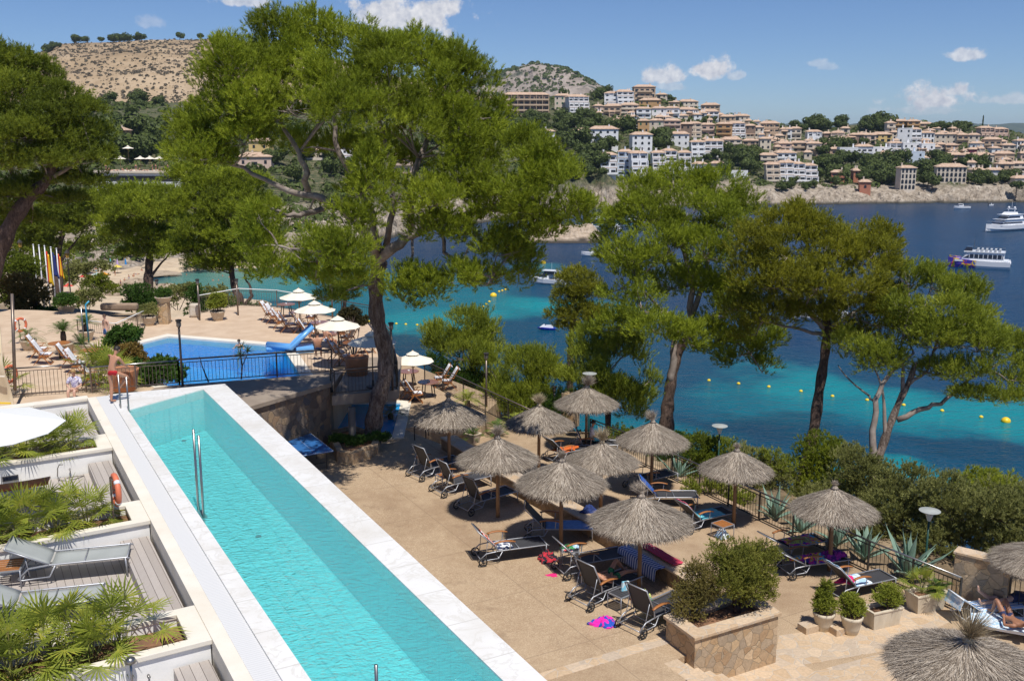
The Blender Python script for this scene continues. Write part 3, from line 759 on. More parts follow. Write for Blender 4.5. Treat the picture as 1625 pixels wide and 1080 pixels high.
# lower path flagstones + second stair
f0 = [P(1236,1008,RT),P(1302,998,RT),P(1440,960,RT),P(1530,975,RT),P(1420,1030,RT),P(1226,1062,RT)]
b = MB(); b.prism(f0,RT - .05,RT + .006); S('flagstone_path',b,M_flag)
s0 = P(1250,1080,RT - .0); s1 = P(1400,1040,RT); d1 = (s1 - s0).normalized(); n1 = Vector((d1.y,-d1.x,0))
b = MB()
for k in range(5):
 b.prism([s0 + n1 * (.34 * k) - d1 * .5,s1 + n1 * (.34 * k) + d1 * .3,s1 + n1 * (.34 * k + .33) + d1 * .3,s0 + n1 * (.34 * k + .33) - d1 * .5],RT - .1,RT + .16 * (k + 1) * .5)
S('garden_steps',b,M_flag,bevel=.01)
# stone gate pier at the end of the railing
g0 = P(1512,955,RT)
gp = [P(1508,955,RT),P(1594,978,RT)]; gd = (gp[1] - gp[0]).normalized(); gn = Vector((-gd.y,gd.x,0))
b = MB(); b.prism([gp[0],gp[1],gp[1] + gn * .42,gp[0] + gn * .42],RT - .3,RT + 1.42); o = b.build('stone_pier',M_warmstone,bevel=.02); tag(o,'warm stone pier ending the railing beside the large trough planter','stone pier')
b = MB(); b.prism([gp[0] - gd * .03 - gn * .03,gp[1] + gd * .03 - gn * .03,gp[1] + gn * .45 + gd * .03,gp[0] + gn * .45 - gd * .03],RT + 1.423,RT + 1.48); b.build('capping',M_flag,o)
b = MB(); qq = (gp[0] * .15 + gp[1] * .85) - gn * .012; b.box((qq.x,qq.y,RT + .55),(.24,.03,.3),math.atan2(gd.y,gd.x)); b.build('metal_hatch',M_rail,o)
q = P(905,670,RT); b = MB(); b.box((q.x,q.y,RT + .6),(.7,.45,1.5),R(-30)); o = b.build('stone_pier',M_warmstone,bevel=.02); tag(o,'stone pier in the railing behind the thatched umbrella of the man in white','stone pier')
# little paddling pool under the bridge
q = [P(522,640,LT - .2),P(640,640,LT - .2),P(615,690,LT - .2),P(520,700,LT - .2)]
q = [Vector((-7.3,37.6,0)),Vector((-4.7,38.2,0)),Vector((-4.9,43.0,0)),Vector((-8.4,42.8,0))]
b = MB(); b.prism(q,LT + .006,LT + .012); S('small_pool_water',b,simple('paddling_pool_blue',(.01,.28,.68),(.02,.36,.76),scale=2,rough=.08,world=True))
b = MB(); ring_box(b,grow(q,.45),q,LT + .005,LT + .07); S('small_pool_coping',b,M_cream)
# ------------------------------------------------------------------ foliage
def leafmat(name,c1,c2,c3=None,trans=.36,ns=.5,world=True):
 n = NT(name); v = n.coords(world)
 st = [(.32,C4(c1)),(.68,C4(c2))] if c3 is None else [(.30,C4(c1)),(.52,C4(c2)),(.75,C4(c3))]
 c = n.ramp(n.math('ADD',n.math('MULTIPLY',n.noise(v,ns,3,.6),.6),n.math('MULTIPLY',n.noise(v,ns * 9,2),.4)),st)
 n.fin(c,.62,0,.25); tr = n.new('ShaderNodeBsdfTranslucent'); n.set(tr,'Color',c)
 m = n.new('ShaderNodeMixShader'); n.set(m,0,trans); n.l.new(n.b.outputs[0],m.inputs[1]); n.l.new(tr.outputs[0],m.inputs[2]); n.l.new(m.outputs[0],n.out.inputs['Surface'])
 return n.m
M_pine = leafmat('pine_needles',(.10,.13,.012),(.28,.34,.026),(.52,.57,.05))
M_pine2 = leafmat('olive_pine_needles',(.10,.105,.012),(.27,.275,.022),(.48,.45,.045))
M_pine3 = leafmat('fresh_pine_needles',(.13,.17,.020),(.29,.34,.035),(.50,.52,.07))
M_pine4 = leafmat('dark_pine_needles',(.06,.085,.010),(.19,.235,.022),(.40,.44,.04))  # darker green needles for the dark pines and some shrubs
M_shrub = leafmat('dull_shrub_leaves',(.13,.14,.045),(.28,.29,.09),(.46,.46,.18))
M_far = leafmat('far_tree_leaves',(.04,.055,.014),(.085,.115,.026),(.15,.185,.04),.2,.35)
def bark(name,a,b,sc=1.0):
 n = NT(name); v = n.coords(True,(1,1,.28))
 f = n.noise(v,9 * sc,7,.72,.6); g = n.noise(v,26 * sc,4,.7,1.0); big = n.noise(n.coords(),1.1,3)
 c = n.ramp(n.math('ADD',n.math('MULTIPLY',f,.6),n.math('MULTIPLY',g,.4)),[(.36,(.03,.02,.016,1)),(.46,C4(a)),(.62,C4(b))]); c = n.mix(n.mapr(big,.4,.65,0,.5),c,tuple(x * .45 for x in a) + (1,))
 n.bump(n.math('ADD',f,g),1,.09); return n.fin(c,.95)
M_bark = bark('pine_bark',(.16,.11,.085),(.50,.41,.35)); M_bark2 = bark('reddish_bark',(.10,.06,.045),(.26,.18,.14))
M_twig = simple('grey_twigs',(.34,.29,.25),(.16,.12,.10),scale=3,rough=.95,world=True)

def unit(a): return a / np.maximum(np.linalg.norm(a,axis=-1,keepdims=True),1e-9)
def needles(pos,dirs,k,L,w,stem,spread,rs):
 """k needles on each shoot -> (N*k*3, 3)"""
 N = len(pos); p = np.repeat(pos,k,0); d = np.repeat(dirs,k,0)
 r = unit(rs.normal(size=(N * k,3))); pr = unit(r - d * (r * d).sum(1,keepdims=True))
 u = rs.rand(N * k,1); base = p + d * stem * u
 nd = unit(d * (.55 + .6 * u) + pr * spread); l = L * (.7 + .6 * rs.rand(N * k,1))
 s = unit(np.cross(nd,rs.normal(size=(N * k,3)))) * w / 2
 return np.stack([base - s,base + s,base + nd * l],1).reshape(-1,3)
def dome_dirs(n,rs,low=-.35):
 d = unit(rs.normal(size=(n * 3,3))); d = d[d[:,2] > low][:n]
 return d
def crown_arrays(blobs,rs,cr=.42,dens=1.0,shoots=15,k=12,L=.13,w=.02,stem=.2,up=.55,spread=.8,low=-.45,flat=.7,inner=.45,hole=.12,gap=0):
 """blobs: (centre, radii); returns needle triangles and clump centres per blob"""
 out = []; cl = []; sh0 = shoots; k = k + 3
 for (c,r) in blobs:
  shoots = sh0
  c = np.array(c); r = np.array(r,float)
  area = 4 * math.pi * ((r[0] * r[1]) ** 1.6 / 3 + (r[0] * r[2]) ** 1.6 / 3 + (r[1] * r[2]) ** 1.6 / 3) ** (1 / 1.6)
  n = max(3,int(area / (math.pi * cr * cr) * 2.6 * dens)); shoots_ = int(shoots * 1.35)
  d = dome_dirs(n,rs,low); rad = inner + (1.05 - inner) * rs.rand(len(d),1) ** .6
  q = c + d * rad * r; q = q[rs.rand(len(q)) > hole];
  if gap: g_ = np.sin(q[:,0] * 2.3 + 1.7 * np.sin(q[:,2] * 1.9)) + np.sin(q[:,1] * 2.6 + 1.3 * np.sin(q[:,0] * 2.1)) + np.sin(q[:,2] * 3.3 + q[:,0]); q = q[g_ > gap]
  if len(q) < 2: continue
  cl.append((c,q))
  m = len(q); shoots = shoots_; sz = (.65 + .7 * rs.rand(m,1)) * cr
  sd_ = dome_dirs(m * shoots,rs,-.3); m2 = len(sd_) // shoots; sd_ = sd_[:m2 * shoots]
  if m2 == 0: continue
  qq = np.repeat(q[:m2],shoots,0); ss = np.repeat(sz[:m2],shoots,0); cd = np.repeat(unit((q[:m2] - c) / r),shoots,0)
  pos = qq + sd_ * ss * np.array([1,1,flat]) * (.35 + .65 * rs.rand(len(qq),1))
  dr = unit(sd_ * .6 + cd * .35 + np.array([0,0,up]) + rs.normal(size=sd_.shape) * .22)
  out.append(needles(pos,dr,k,L,w,stem,spread,rs))
 return np.concatenate(out),cl
def curve_pts(a,b,n=6,sag=.15,rs=None):
 a = Vector(a); b = Vector(b); d = (b - a).length; side = Vector(rs.normal(size=3)) if rs is not None else Vector()
 return [a.lerp(b,i / n) + (Vector((0,0,sag * d)) + side * .06 * d) * math.sin(math.pi * i / n) for i in range(n + 1)]
def tree(name,label,cat,group,blobs_px,dep,trunk_px,limbs_px=(),fm=None,bm_=None,seed=1,base_z=None,tr=.3,limb_r=.12,twig_frac=.35,fy=1.0,cshift=0.0,**kw):
 """blobs_px: (px, py, rx, ry, depth offset); trunk_px: (px, py, radius factor, depth offset) from the ground up"""
 rs = np.random.RandomState(seed)
 fm = fm or M_pine; bm_ = bm_ or M_bark
 blobs = []
 for bq in blobs_px:
  px,py,rx,ry = bq[:4]; py += 18 * max(0,(150 - py) / 110) if cshift else 0; dd = dep + cshift + (bq[4] if len(bq) > 4 else 0) - (max(0,(190 - py) / 190 * 4) if cshift else 0)
  a,c = rx * dd / F,ry * fy * dd / F; blobs.append((D(px,py,dd),(a,.5 * (a + c),c)))
 tp_ = [(D(q[0],q[1],dep + (q[3] if len(q) > 3 else 0)),q[2]) for q in trunk_px]
 b0 = tp_[0][0]
 gz = base_z if base_z is not None else float(near_z(np.array([b0.x]),np.array([b0.y]))[0])
 base = Vector((b0.x,b0.y,gz)); root = empty(name,base,0,label,cat,group)
 sh = lambda v: Vector(v) - base
 b = MB(); pts = [sh(p) for p,_ in tp_]; rad = [tr * r for _,r in tp_]
 if pts[0].z > .2: pts = [Vector((pts[0].x * 1.0,pts[0].y,-.3))] + pts; rad = [rad[0] * 1.25] + rad
 # smooth the trunk path
 P2 = []; R2 = []
 for i in range(len(pts) - 1):
  for k in range(4):
   t = k / 4; p0 = pts[max(i - 1,0)]; p1 = pts[i]; p2 = pts[i + 1]; p3 = pts[min(i + 2,len(pts) - 1)]
   P2.append(.5 * ((2 * p1) + (p2 - p0) * t + (2 * p0 - 5 * p1 + 4 * p2 - p3) * t * t + (3 * p1 - p0 - 3 * p2 + p3) * t ** 3)); R2.append(rad[i] * (1 - t) + rad[i + 1] * t)
 P2.append(pts[-1]); R2.append(rad[-1]); R2 = [r * (1 + .12 * math.sin(i * 1.7 + seed)) for i,r in enumerate(R2)]
 b.tube(P2,R2,12); b.build('trunk',bm_,root,True)
 lb = MB(); nodes = [sh(tp_[-1][0])]
 nodes += [sh(p) for p,_ in tp_[max(1,len(tp_) // 2):]]
 for L_ in limbs_px:
  q = [sh(D(p[0],p[1],dep + cshift * (.6 if i_ == 0 else 1) + (p[2] if len(p) > 2 else 0))) for i_,p in enumerate(L_)]; r0 = limb_r * (L_[0][3] if len(L_[0]) > 3 else 1)
  qq = []
  for i in range(len(q) - 1):
   qq += [q[i].lerp(q[i + 1],t / 3) + Vector(rs.normal(size=3)) * .03 for t in range(3)]
  qq.append(q[-1]); lb.tube(qq,[r0 * (1 - .75 * i / len(qq)) for i in range(len(qq))],8); nodes += q[1:]
 tris,cl = crown_arrays(blobs,rs,**kw)
 for (c,q) in cl:
  c = sh(c); c = c - Vector((0,0,.1)); nn = min(nodes,key=lambda v: (v - c).length + .6 * max(0,v.z - c.z))
  L = (nn - c).length
  lb.tube(curve_pts(nn,c,6,.05,rs),[limb_r * .55 * (1 - .6 * i / 6) for i in range(7)],6)
  for j in range(len(q)):
   if rs.rand() < twig_frac * .6:
    e = sh(q[j]); st = c.lerp(nn,.25 * rs.rand())
    lb.tube(curve_pts(st,e,3,-.02,rs),[limb_r * .20,limb_r * .15,limb_r * .11,limb_r * .07],4)
 lb.build('limbs',M_twig if kw.get('L',.13) < .2 else bm_,root,True)
 tri_mesh('crown',tris - np.array(base),fm,root)
 return root

tree('pine_tree','huge spreading pine with thick curved trunk rising between the pools and the terrace','tree',None,
  [(395,55,34,26,1),(440,45,42,30,2),(500,40,55,26,3),(560,65,52,30,2),(610,85,42,26,1),(660,75,52,30,2),(712,100,48,26,2),(745,135,42,32,1),(768,185,38,40,0),
   (362,100,36,36,-1),(345,150,36,36,-1),(400,115,52,34,0),(470,100,60,34,1),(540,125,60,36,-1),(610,140,56,34,-1),(680,150,56,36,0),(725,190,48,36,-1),
   (395,170,52,34,-2),(460,170,58,30,-2),(530,175,56,28,-3),(590,195,50,28,-3),(650,200,52,28,-2),(710,240,50,30,-1),(765,250,38,26,1),
   (300,205,28,24,-1),(335,215,44,26,-2),(390,220,46,24,-2),(318,248,40,20,-2),(285,240,20,22,-1),(370,255,44,16,-1),
   (835,245,42,30,-1),(868,275,40,34,-2),(900,315,34,32,-3),(820,290,54,30,-2),(850,335,52,28,-2),(790,320,52,26,-1),(925,345,16,26,-3),(735,290,50,26,-1),(870,370,40,16,-2),(760,215,30,20,3),
   (592,290,34,42,-3),(630,315,42,28,-2),(680,320,48,24,-2),(560,350,30,22,-3),(700,365,48,20,-1),(760,365,46,22,-1),(560,300,24,20,-1),
   (425,360,36,28,-4),(400,390,24,22,-4),(465,395,46,26,-4),(515,400,44,24,-4),(555,405,34,26,-4),(430,432,34,16,-4),(500,440,46,14,-3),(560,440,30,16,-3),(480,350,40,14,0),
   (790,395,44,20,-1),(825,420,26,36,0),(640,470,28,26,-1),(680,462,32,22,-1),(740,440,36,16,-1),(775,445,34,18,-1),(655,440,18,14,-1),(520,470,22,18,1),(830,380,30,18,0),
   (470,235,34,20,2),(540,230,36,16,2),(600,235,36,18,2),(660,250,40,18,2)],
  38.5,[(588,705,1.25),(592,680,1.08),(598,640,.98,-.3),(612,590,.95,-.7),(608,545,.92,-1.1),(598,500,.90,-1.5),(597,450,.88,-2),(602,415,.9,-2.4)],
  [[(600,415,0,2.6),(625,392,0),(655,372,0),(700,352,0),(760,335,0),(830,310,0)],[(600,412,0,2.4),(590,385,0),(560,345,-.5),(532,325,-1),(500,312,-1),(455,302,-1),(420,285,-1),(370,262,-1)],
   [(490,310,-1,1.5),(485,275,-1),(476,240,-1),(440,190,-1),(400,130,0)],[(525,325,-1,1.4),(480,340,-2),(455,342,-3),(418,325,-4)],[(602,410,0,2.0),(590,340,1),(560,280,1),(535,240,1),(530,180,1),(510,110,2)],
   [(655,372,0,1.8),(650,310,0),(665,250,0),(690,190,1),(700,130,1)],[(610,400,0,1.6),(625,330,1),(620,260,1),(600,180,1),(590,120,1)],
   [(700,352,0,1.0),(705,400,0),(735,430,-1),(780,440,-1)],[(655,372,0,.7),(656,420,0),(657,450,0)],[(560,400,-3,.9),(500,400,-4),(440,390,-4)],[(760,335,0,1.2),(830,330,-1),(900,335,-2)]],
  M_pine,M_bark,5,21.4,tr=.31,limb_r=.08,fy=1.3,cshift=-5.2,cr=.32,shoots=8,k=19,spread=.62,L=.13,w=.020,stem=.24,dens=1.0,gap=-1.05,hole=.13,inner=.35,low=-.7,flat=.85,twig_frac=.35)
G_S = 'pines on the slope below the terraces'
tree('pine_tree','bright green double stemmed pine on the slope behind the middle of the railing','tree',G_S,
  [(1022,312,38,26,0),(1078,292,44,22,1),(1135,305,44,26,1),(1178,332,28,24,1),(985,350,28,26,0),(1035,350,44,28,-1),(1095,345,46,30,-1),(1150,360,40,28,-1),
   (975,395,28,26,0),(1005,410,36,34,-2),(1060,400,44,30,-2),(1120,405,44,30,-2),(985,455,34,28,-2),(1020,490,34,26,-3),(1065,455,34,26,1),(1110,450,44,26,0),(1160,450,34,26,0),
   (980,520,40,16,-2),(1040,525,42,22,-4),(1090,540,26,18,-4),(1150,500,44,22,-1),(1130,545,36,28,0),(1175,560,40,26,0),(1210,588,22,14,0),(1215,540,24,20,0)],
  45,[(1058,672,1.2),(1060,640,1.0),(1066,600,.85),(1075,565,.75),(1090,530,.7),(1097,505,.6)],
  [[(1064,610,0,2.0),(1068,570,-.3),(1072,535,-.3),(1090,515,-.3),(1120,505,0),(1160,490,0)],[(1097,505,0,1.7),(1100,450,0),(1085,400,0),(1060,350,0),(1040,320,0)],[(1097,505,0,1.5),(1120,440,0),(1130,380,0),(1140,330,0)],
   [(1092,515,0,1.2),(1050,490,-1),(1010,450,-2)],[(1120,505,0,1.0),(1150,530,0),(1190,560,0)]],
  M_pine,M_bark2,8,tr=.27,limb_r=.09,fy=1.25,cr=.36,shoots=8,k=17,spread=.62,L=.14,w=.024,stem=.26,dens=1.05,gap=-1.0,hole=.1,low=-.7,flat=.85,inner=.4)
tree('pine_tree','tall olive brown pine with a single leaning trunk behind the agaves','tree',G_S,
  [(1278,342,30,18,0),(1240,362,40,24,0),(1300,365,42,24,0),(1362,372,36,20,1),(1400,385,26,24,0),(1195,392,34,28,0),(1250,405,48,30,-1),(1320,405,48,30,-1),(1380,415,42,30,-1),(1418,440,24,28,0),
   (1190,440,36,30,0),(1240,455,46,30,-1),(1300,455,48,28,-2),(1360,455,46,28,-2),(1405,475,34,26,0),(1175,485,30,24,1),(1225,500,44,22,0),(1290,495,40,16,0),(1350,500,50,18,-1),(1395,515,40,16,0),(1200,530,38,16,1),(1345,530,36,14,1)],
  40,[(1276,765,1.25),(1282,730,1.05),(1292,680,.9),(1300,620,.82),(1308,570,.75),(1312,525,.7),(1310,500,.6)],
  [[(1310,520,0,1.6),(1280,490,0),(1240,450,0),(1210,410,0)],[(1312,510,0,1.6),(1320,460,0),(1340,420,0),(1380,400,0)],[(1312,520,0,1.3),(1350,500,0),(1400,470,0)],[(1310,500,0,1.4),(1290,440,0),(1280,370,0)],[(1305,530,0,1.0),(1260,520,0),(1210,510,0)]],
  M_pine2,M_bark2,9,tr=.24,limb_r=.08,fy=1.2,cr=.33,shoots=8,k=17,spread=.62,L=.125,w=.022,stem=.24,dens=1.1,gap=-1.0,hole=.1,low=-.7,flat=.85,inner=.4)
tree('pine_tree','wide low pine whose forked bare stems lean out over the turquoise shallows','tree',G_S,
  [(1440,445,34,18,1),(1480,450,40,22,0),(1530,470,36,26,0),(1450,490,44,28,0),(1505,505,48,30,-1),(1550,500,26,22,0),(1440,530,40,22,1),(1495,545,50,26,-1),(1550,545,46,28,-1),(1585,540,34,22,0),(1612,560,30,26,0),
   (1600,600,38,24,-1),(1545,590,46,22,-1),(1490,590,36,16,0),(1395,575,36,24,0),(1375,560,24,16,0),(1555,630,40,12,-1),(1600,635,24,12,-1),(1330,575,24,14,1),(1345,545,26,14,1),(1640,600,30,30,0)],
  38,[(1388,748,1.1),(1398,715,.95),(1412,675,.8),(1428,635,.7),(1445,600,.62),(1452,575,.5)],
  [[(1386,740,-.2,2.0),(1385,700,-.2),(1388,650,-.2),(1398,610,-.2),(1425,580,0),(1450,560,0)],[(1405,700,0,1.3),(1402,650,0),(1400,610,0)],[(1425,665,0,1.6),(1460,650,0),(1490,640,0),(1525,612,0),(1560,590,0)],
   [(1435,620,0,1.1),(1432,580,0),(1430,545,0)],[(1440,610,0,1.0),(1470,590,0),(1480,560,0)],[(1388,640,0,.9),(1380,628,0)]],
  M_pine3,M_bark,10,tr=.17,limb_r=.075,fy=1.15,cr=.32,shoots=8,k=17,spread=.62,L=.125,w=.021,stem=.24,dens=1.05,gap=-.9,hole=.12,low=-.6,flat=.85,inner=.4)
tree('pine_tree','small olive green pine standing below the white cabin boat','tree',G_S,
  [(914,448,26,18,0),(934,466,26,22,0),(900,478,22,18,0),(918,498,32,20,0),(948,504,24,20,0),(886,500,16,12,0),(902,522,18,10,0)],
  62,[(905,590,1),(906,540,.8),(912,500,.6)],[],M_pine2,M_bark2,11,tr=.2,limb_r=.08,cr=.5,shoots=13,k=10,L=.17,w=.032,stem=.24,dens=1.2)
tree('pine_tree','feathery light green pine rising just beyond the railing by the last white parasol','tree',G_S,
  [(745,520,46,28,0),(705,540,30,32,0),(785,535,26,26,1),(735,570,46,34,-1),(780,585,34,32,-1),(760,620,44,28,0)],
  53,[(750,690,1),(750,620,.8),(748,560,.6)],[],M_pine3,M_bark2,12,tr=.16,limb_r=.07,cr=.34,shoots=9,k=15,spread=.5,L=.15,w=.023,stem=.34,dens=1.1,gap=-.6,up=1.1,low=-.8)
tree('pine_tree','low rounded pine between the feathery pine and the tall lamp post','tree',G_S,
  [(845,580,46,24,0),(820,610,38,26,0),(870,615,44,28,0),(845,645,50,24,0),(800,640,26,22,0)],
  45.5,[(848,690,1),(848,640,.8),(848,600,.6)],[],M_pine3,M_bark2,13,tr=.16,limb_r=.07,cr=.34,shoots=9,k=15,spread=.5,L=.15,w=.023,stem=.34,dens=1.1,gap=-.6,up=1.1,low=-.8)
tree('pine_tree','pale green pine of upright shoots behind the thatched umbrella near the stone pier','tree',G_S,
  [(945,545,38,28,1),(990,560,36,30,0),(925,590,36,32,0),(975,605,44,34,0),(1015,615,32,32,0),(950,640,50,26,0),(1000,650,34,22,0)],
  44.5,[(965,700,1),(965,640,.8),(965,590,.6)],[],M_pine3,M_bark2,14,tr=.16,limb_r=.07,cr=.34,shoots=9,k=15,spread=.5,L=.15,w=.023,stem=.34,dens=1.1,gap=-.6,up=1.1,low=-.8)
G_L = 'big pines beyond the flagpoles and the beach'
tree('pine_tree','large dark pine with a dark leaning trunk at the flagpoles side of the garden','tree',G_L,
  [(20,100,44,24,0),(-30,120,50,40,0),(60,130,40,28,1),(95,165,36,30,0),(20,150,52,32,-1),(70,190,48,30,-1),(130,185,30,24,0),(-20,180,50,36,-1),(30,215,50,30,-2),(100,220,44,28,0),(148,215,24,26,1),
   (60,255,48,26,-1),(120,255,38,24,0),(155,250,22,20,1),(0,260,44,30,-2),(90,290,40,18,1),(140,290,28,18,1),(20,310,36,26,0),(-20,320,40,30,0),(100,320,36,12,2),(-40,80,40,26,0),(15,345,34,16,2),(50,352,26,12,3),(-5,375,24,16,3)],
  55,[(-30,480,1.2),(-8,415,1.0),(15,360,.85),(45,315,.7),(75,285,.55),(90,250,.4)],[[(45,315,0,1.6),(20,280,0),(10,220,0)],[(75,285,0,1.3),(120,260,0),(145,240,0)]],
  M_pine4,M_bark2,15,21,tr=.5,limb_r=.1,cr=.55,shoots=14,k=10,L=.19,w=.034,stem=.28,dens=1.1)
tree('pine_tree','yellow green pine between the beach and the terrace with white parasols','tree',G_L,
  [(215,312,44,18,0),(262,318,34,20,0),(185,320,30,24,0),(225,335,50,26,-2),(175,350,20,16,0),(265,345,34,24,-1),(200,365,36,20,-1),(245,380,44,20,0),(225,405,34,14,0),(270,400,30,16,0)],
  92,[(237,472,1.1),(236,430,.9),(238,400,.7),(235,365,.5)],[[(238,440,0,1.2),(250,425,0),(270,400,0)]],
  M_pine,M_bark2,16,tr=.42,limb_r=.12,cr=.75,shoots=14,k=10,L=.26,w=.05,stem=.36,dens=1.15)
tree('pine_tree','dense pine with dark forked trunks at the edge of the green cove','tree',G_L,
  [(300,285,34,22,0),(345,295,44,24,0),(395,300,34,24,0),(310,325,40,24,-1),(365,335,46,26,-1),(410,340,30,30,0),(320,365,40,22,-1),(370,375,40,24,-1),(345,400,44,20,0),(395,405,34,22,0),(300,395,34,18,0),(360,425,28,14,0),(420,385,26,24,0),(325,418,24,12,0)],
  80,[(382,492,1.1),(374,462,.9),(368,435,.7),(365,400,.5)],[[(385,488,0,1.6),(400,470,0),(398,455,0),(388,440,0)]],
  M_pine,M_bark2,17,tr=.32,limb_r=.11,cr=.66,shoots=14,k=10,L=.23,w=.043,stem=.32,dens=1.15)
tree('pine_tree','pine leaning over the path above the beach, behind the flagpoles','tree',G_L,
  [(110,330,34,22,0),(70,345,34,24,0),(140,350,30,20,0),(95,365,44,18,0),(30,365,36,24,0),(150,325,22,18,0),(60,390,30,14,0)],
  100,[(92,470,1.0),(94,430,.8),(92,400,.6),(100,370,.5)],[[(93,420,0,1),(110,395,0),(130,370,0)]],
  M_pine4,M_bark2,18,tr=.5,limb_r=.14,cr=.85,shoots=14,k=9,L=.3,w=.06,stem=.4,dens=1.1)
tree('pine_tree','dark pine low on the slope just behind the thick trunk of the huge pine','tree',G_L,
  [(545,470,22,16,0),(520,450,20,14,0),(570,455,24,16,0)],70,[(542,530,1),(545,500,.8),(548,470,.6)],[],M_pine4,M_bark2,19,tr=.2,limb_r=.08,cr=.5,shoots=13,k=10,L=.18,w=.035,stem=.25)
_o1 = ['first','second','third','fourth','fifth','sixth','seventh','eighth','ninth','tenth','eleventh','twelfth','thirteenth','fourteenth','fifteenth','sixteenth','seventeenth','eighteenth','nineteenth']
ORD = _o1 + [t + '-' + x if x else u for t,u in (('twenty','twentieth'),('thirty','thirtieth'),('forty','fortieth')) for x in [''] + _o1[:9]]
# ------------------------------------------------------------------ far trees: five shapes, copied
def low_tree_mesh(seed,cyl=False,n=300):
 rs = np.random.RandomState(seed); V = []
 blobs = [((rs.rand(3) - .5) * [1.1,1.1,.5] + [0,0,.72],.30 + .22 * rs.rand()) for _ in range(9)] if not cyl else [((0,0,.25 + .2 * i),.20 - .02 * i) for i in range(9)]
 for c,r in blobs:
  d = unit(rs.normal(size=(n // 3,3))); p = np.array(c) + d * r * (.75 + .35 * rs.rand(len(d),1)) * [1,1,.8 if not cyl else 1.3]
  t = unit(np.cross(d,rs.normal(size=d.shape))); b = np.cross(d,t); s = .075 + .05 * rs.rand(len(d),1)
  j = rs.normal(size=d.shape) * .03
  V.append(np.stack([p - t * s + j,p + t * s - j,p + b * s * 1.5 + d * .05],1).reshape(-1,3))
 V = np.concatenate(V); me = bpy.data.meshes.new('hillside_tree')
 b = MB(); b.tube([(0,0,-1.2),(.02,0,.2),(.0,.03,.55)],[.06,.05,.035],5); nt = len(b.v)
 vs = b.v + V.tolist(); fs = list(b.f) + [(nt + 3 * i,nt + 3 * i + 1,nt + 3 * i + 2) for i in range(len(V) // 3)]
 me.from_pydata(vs,[],fs); me.materials.append(M_far); me.materials.append(M_bark2)
 mi = [1] * len(b.f) + [0] * (len(V) // 3); me.polygons.foreach_set('material_index',mi); me.update(); return me
FT = [low_tree_mesh(40 + i) for i in range(5)]; FC = low_tree_mesh(60,True)
rt = random.Random(11); NFT = 0
def far_tree(px,py,wpx,cyp=False,pos=None,label=None,grp=None):
 global NFT
 if pos is None: pos,d = far_hit(px,py)
 else: d = pos.y * cp
 s = wpx * d / F / 1.35
 o = obj('hillside_tree',FC if cyp else rt.choice(FT)); o.location = pos + Vector((0,0,s * .05)); o.rotation_euler = (0,0,rt.random() * 6.28)
 o.scale = (s,s,s * rt.uniform(.85,1.15)) if not cyp else (s * .9,s * .9,s * 2.2)
 z = 'on the dry hill crest' if grp else ('low above the rocks' if py > 270 else ('along the hill crest' if py < 205 else 'between the houses' if px > 780 else 'on the wooded slope beyond the beach'))
 tag(o,label or ('round dark green pine ' + z if not cyp else 'dark green cypress ' + z),'tree',grp or 'trees across the bay ' + z); NFT += 1
 return o
# clusters: px0, px1, py0, py1 (foot of the tree), how many, size in px
CLU = ((780,960,150,160,18,14,22,'on the crest beside the long brown hotel'),(785,880,176,205,14,14,22,'just below the long brown hotel'),(800,880,205,245,12,18,26,'on the slope right of the huge pine'),(880,962,190,215,12,14,24,'between the hotel and the white villas'),(880,960,225,275,14,20,30,'below the white arched villa'),(958,1003,205,240,6,16,28,'in the gap left of the big white arched house'),(905,960,275,292,6,14,22,'above the pale rock cliff'),(1040,1065,222,240,4,16,24,'right of the big white arched house'),(1050,1110,158,172,5,6,11,'by the crest houses right of the tall tower'),(1090,1140,190,200,4,8,12,'among the upper houses below the crest'),(1150,1215,245,285,12,18,26,'between the two white apartment terraces'),(1100,1200,252,262,4,10,16,'behind the long white terrace wall'),(1180,1240,203,222,5,12,18,'below the crest at the middle of the town'),(1225,1420,202,212,24,14,24,'along the crest at the middle of the town'),(1300,1340,232,268,8,16,22,'right of the stepped cream apartments'),(1290,1330,262,300,8,16,24,'below the stepped cream apartments'),(1335,1440,258,292,26,16,26,'in the wide wooded band above the terracotta houses'),(1345,1400,222,236,4,10,16,'below the yellow house'),(1452,1500,260,300,12,16,24,'left of the cream arcaded house'),(1470,1550,206,214,10,12,18,'on the crest right of the ochre block'),(1520,1565,255,270,6,12,18,'among the right hand cream houses'),(1530,1560,285,300,4,14,20,'left of the low cream villas by the rocks'),(1560,1628,282,304,10,14,22,'above the rocks near the picture edge'),(1600,1640,240,256,3,12,18,'at the picture edge beside the tan houses'),(1215,1300,290,305,8,10,16,'on the rocks below the stepped apartments'),(90,330,150,175,20,12,22,'below the dry hill'),(90,330,178,215,16,16,28,'on the wooded slope below the dry hill'),(150,340,215,262,12,26,44,'behind the roof terrace of white parasols'),(400,760,185,292,30,20,32,'glimpsed behind the huge pine'))
for (x0,x1,y0,y1,n_,s0,s1,mk) in CLU:
 for i,x in enumerate(sorted(rt.uniform(x0,x1) for _ in range(n_))):
  far_tree(x,rt.uniform(y0,y1),rt.uniform(s0,s1),label=f"{ORD[i]} pine from the left, {mk}")
for px,py,w in ((1111,218,5),(1096,200,4),(1558,214,9),(958,176,6),(1233,236,5)): far_tree(px,py,w,True,label={1111: 'dark cypress among the pink houses',1096: 'slim cypress below the crest houses',1558: 'tall cypress at the end of the pinkish apartment block',958: 'cypress left of the white crest apartments',1233: 'cypress between cream houses at the middle of the town'}[px])
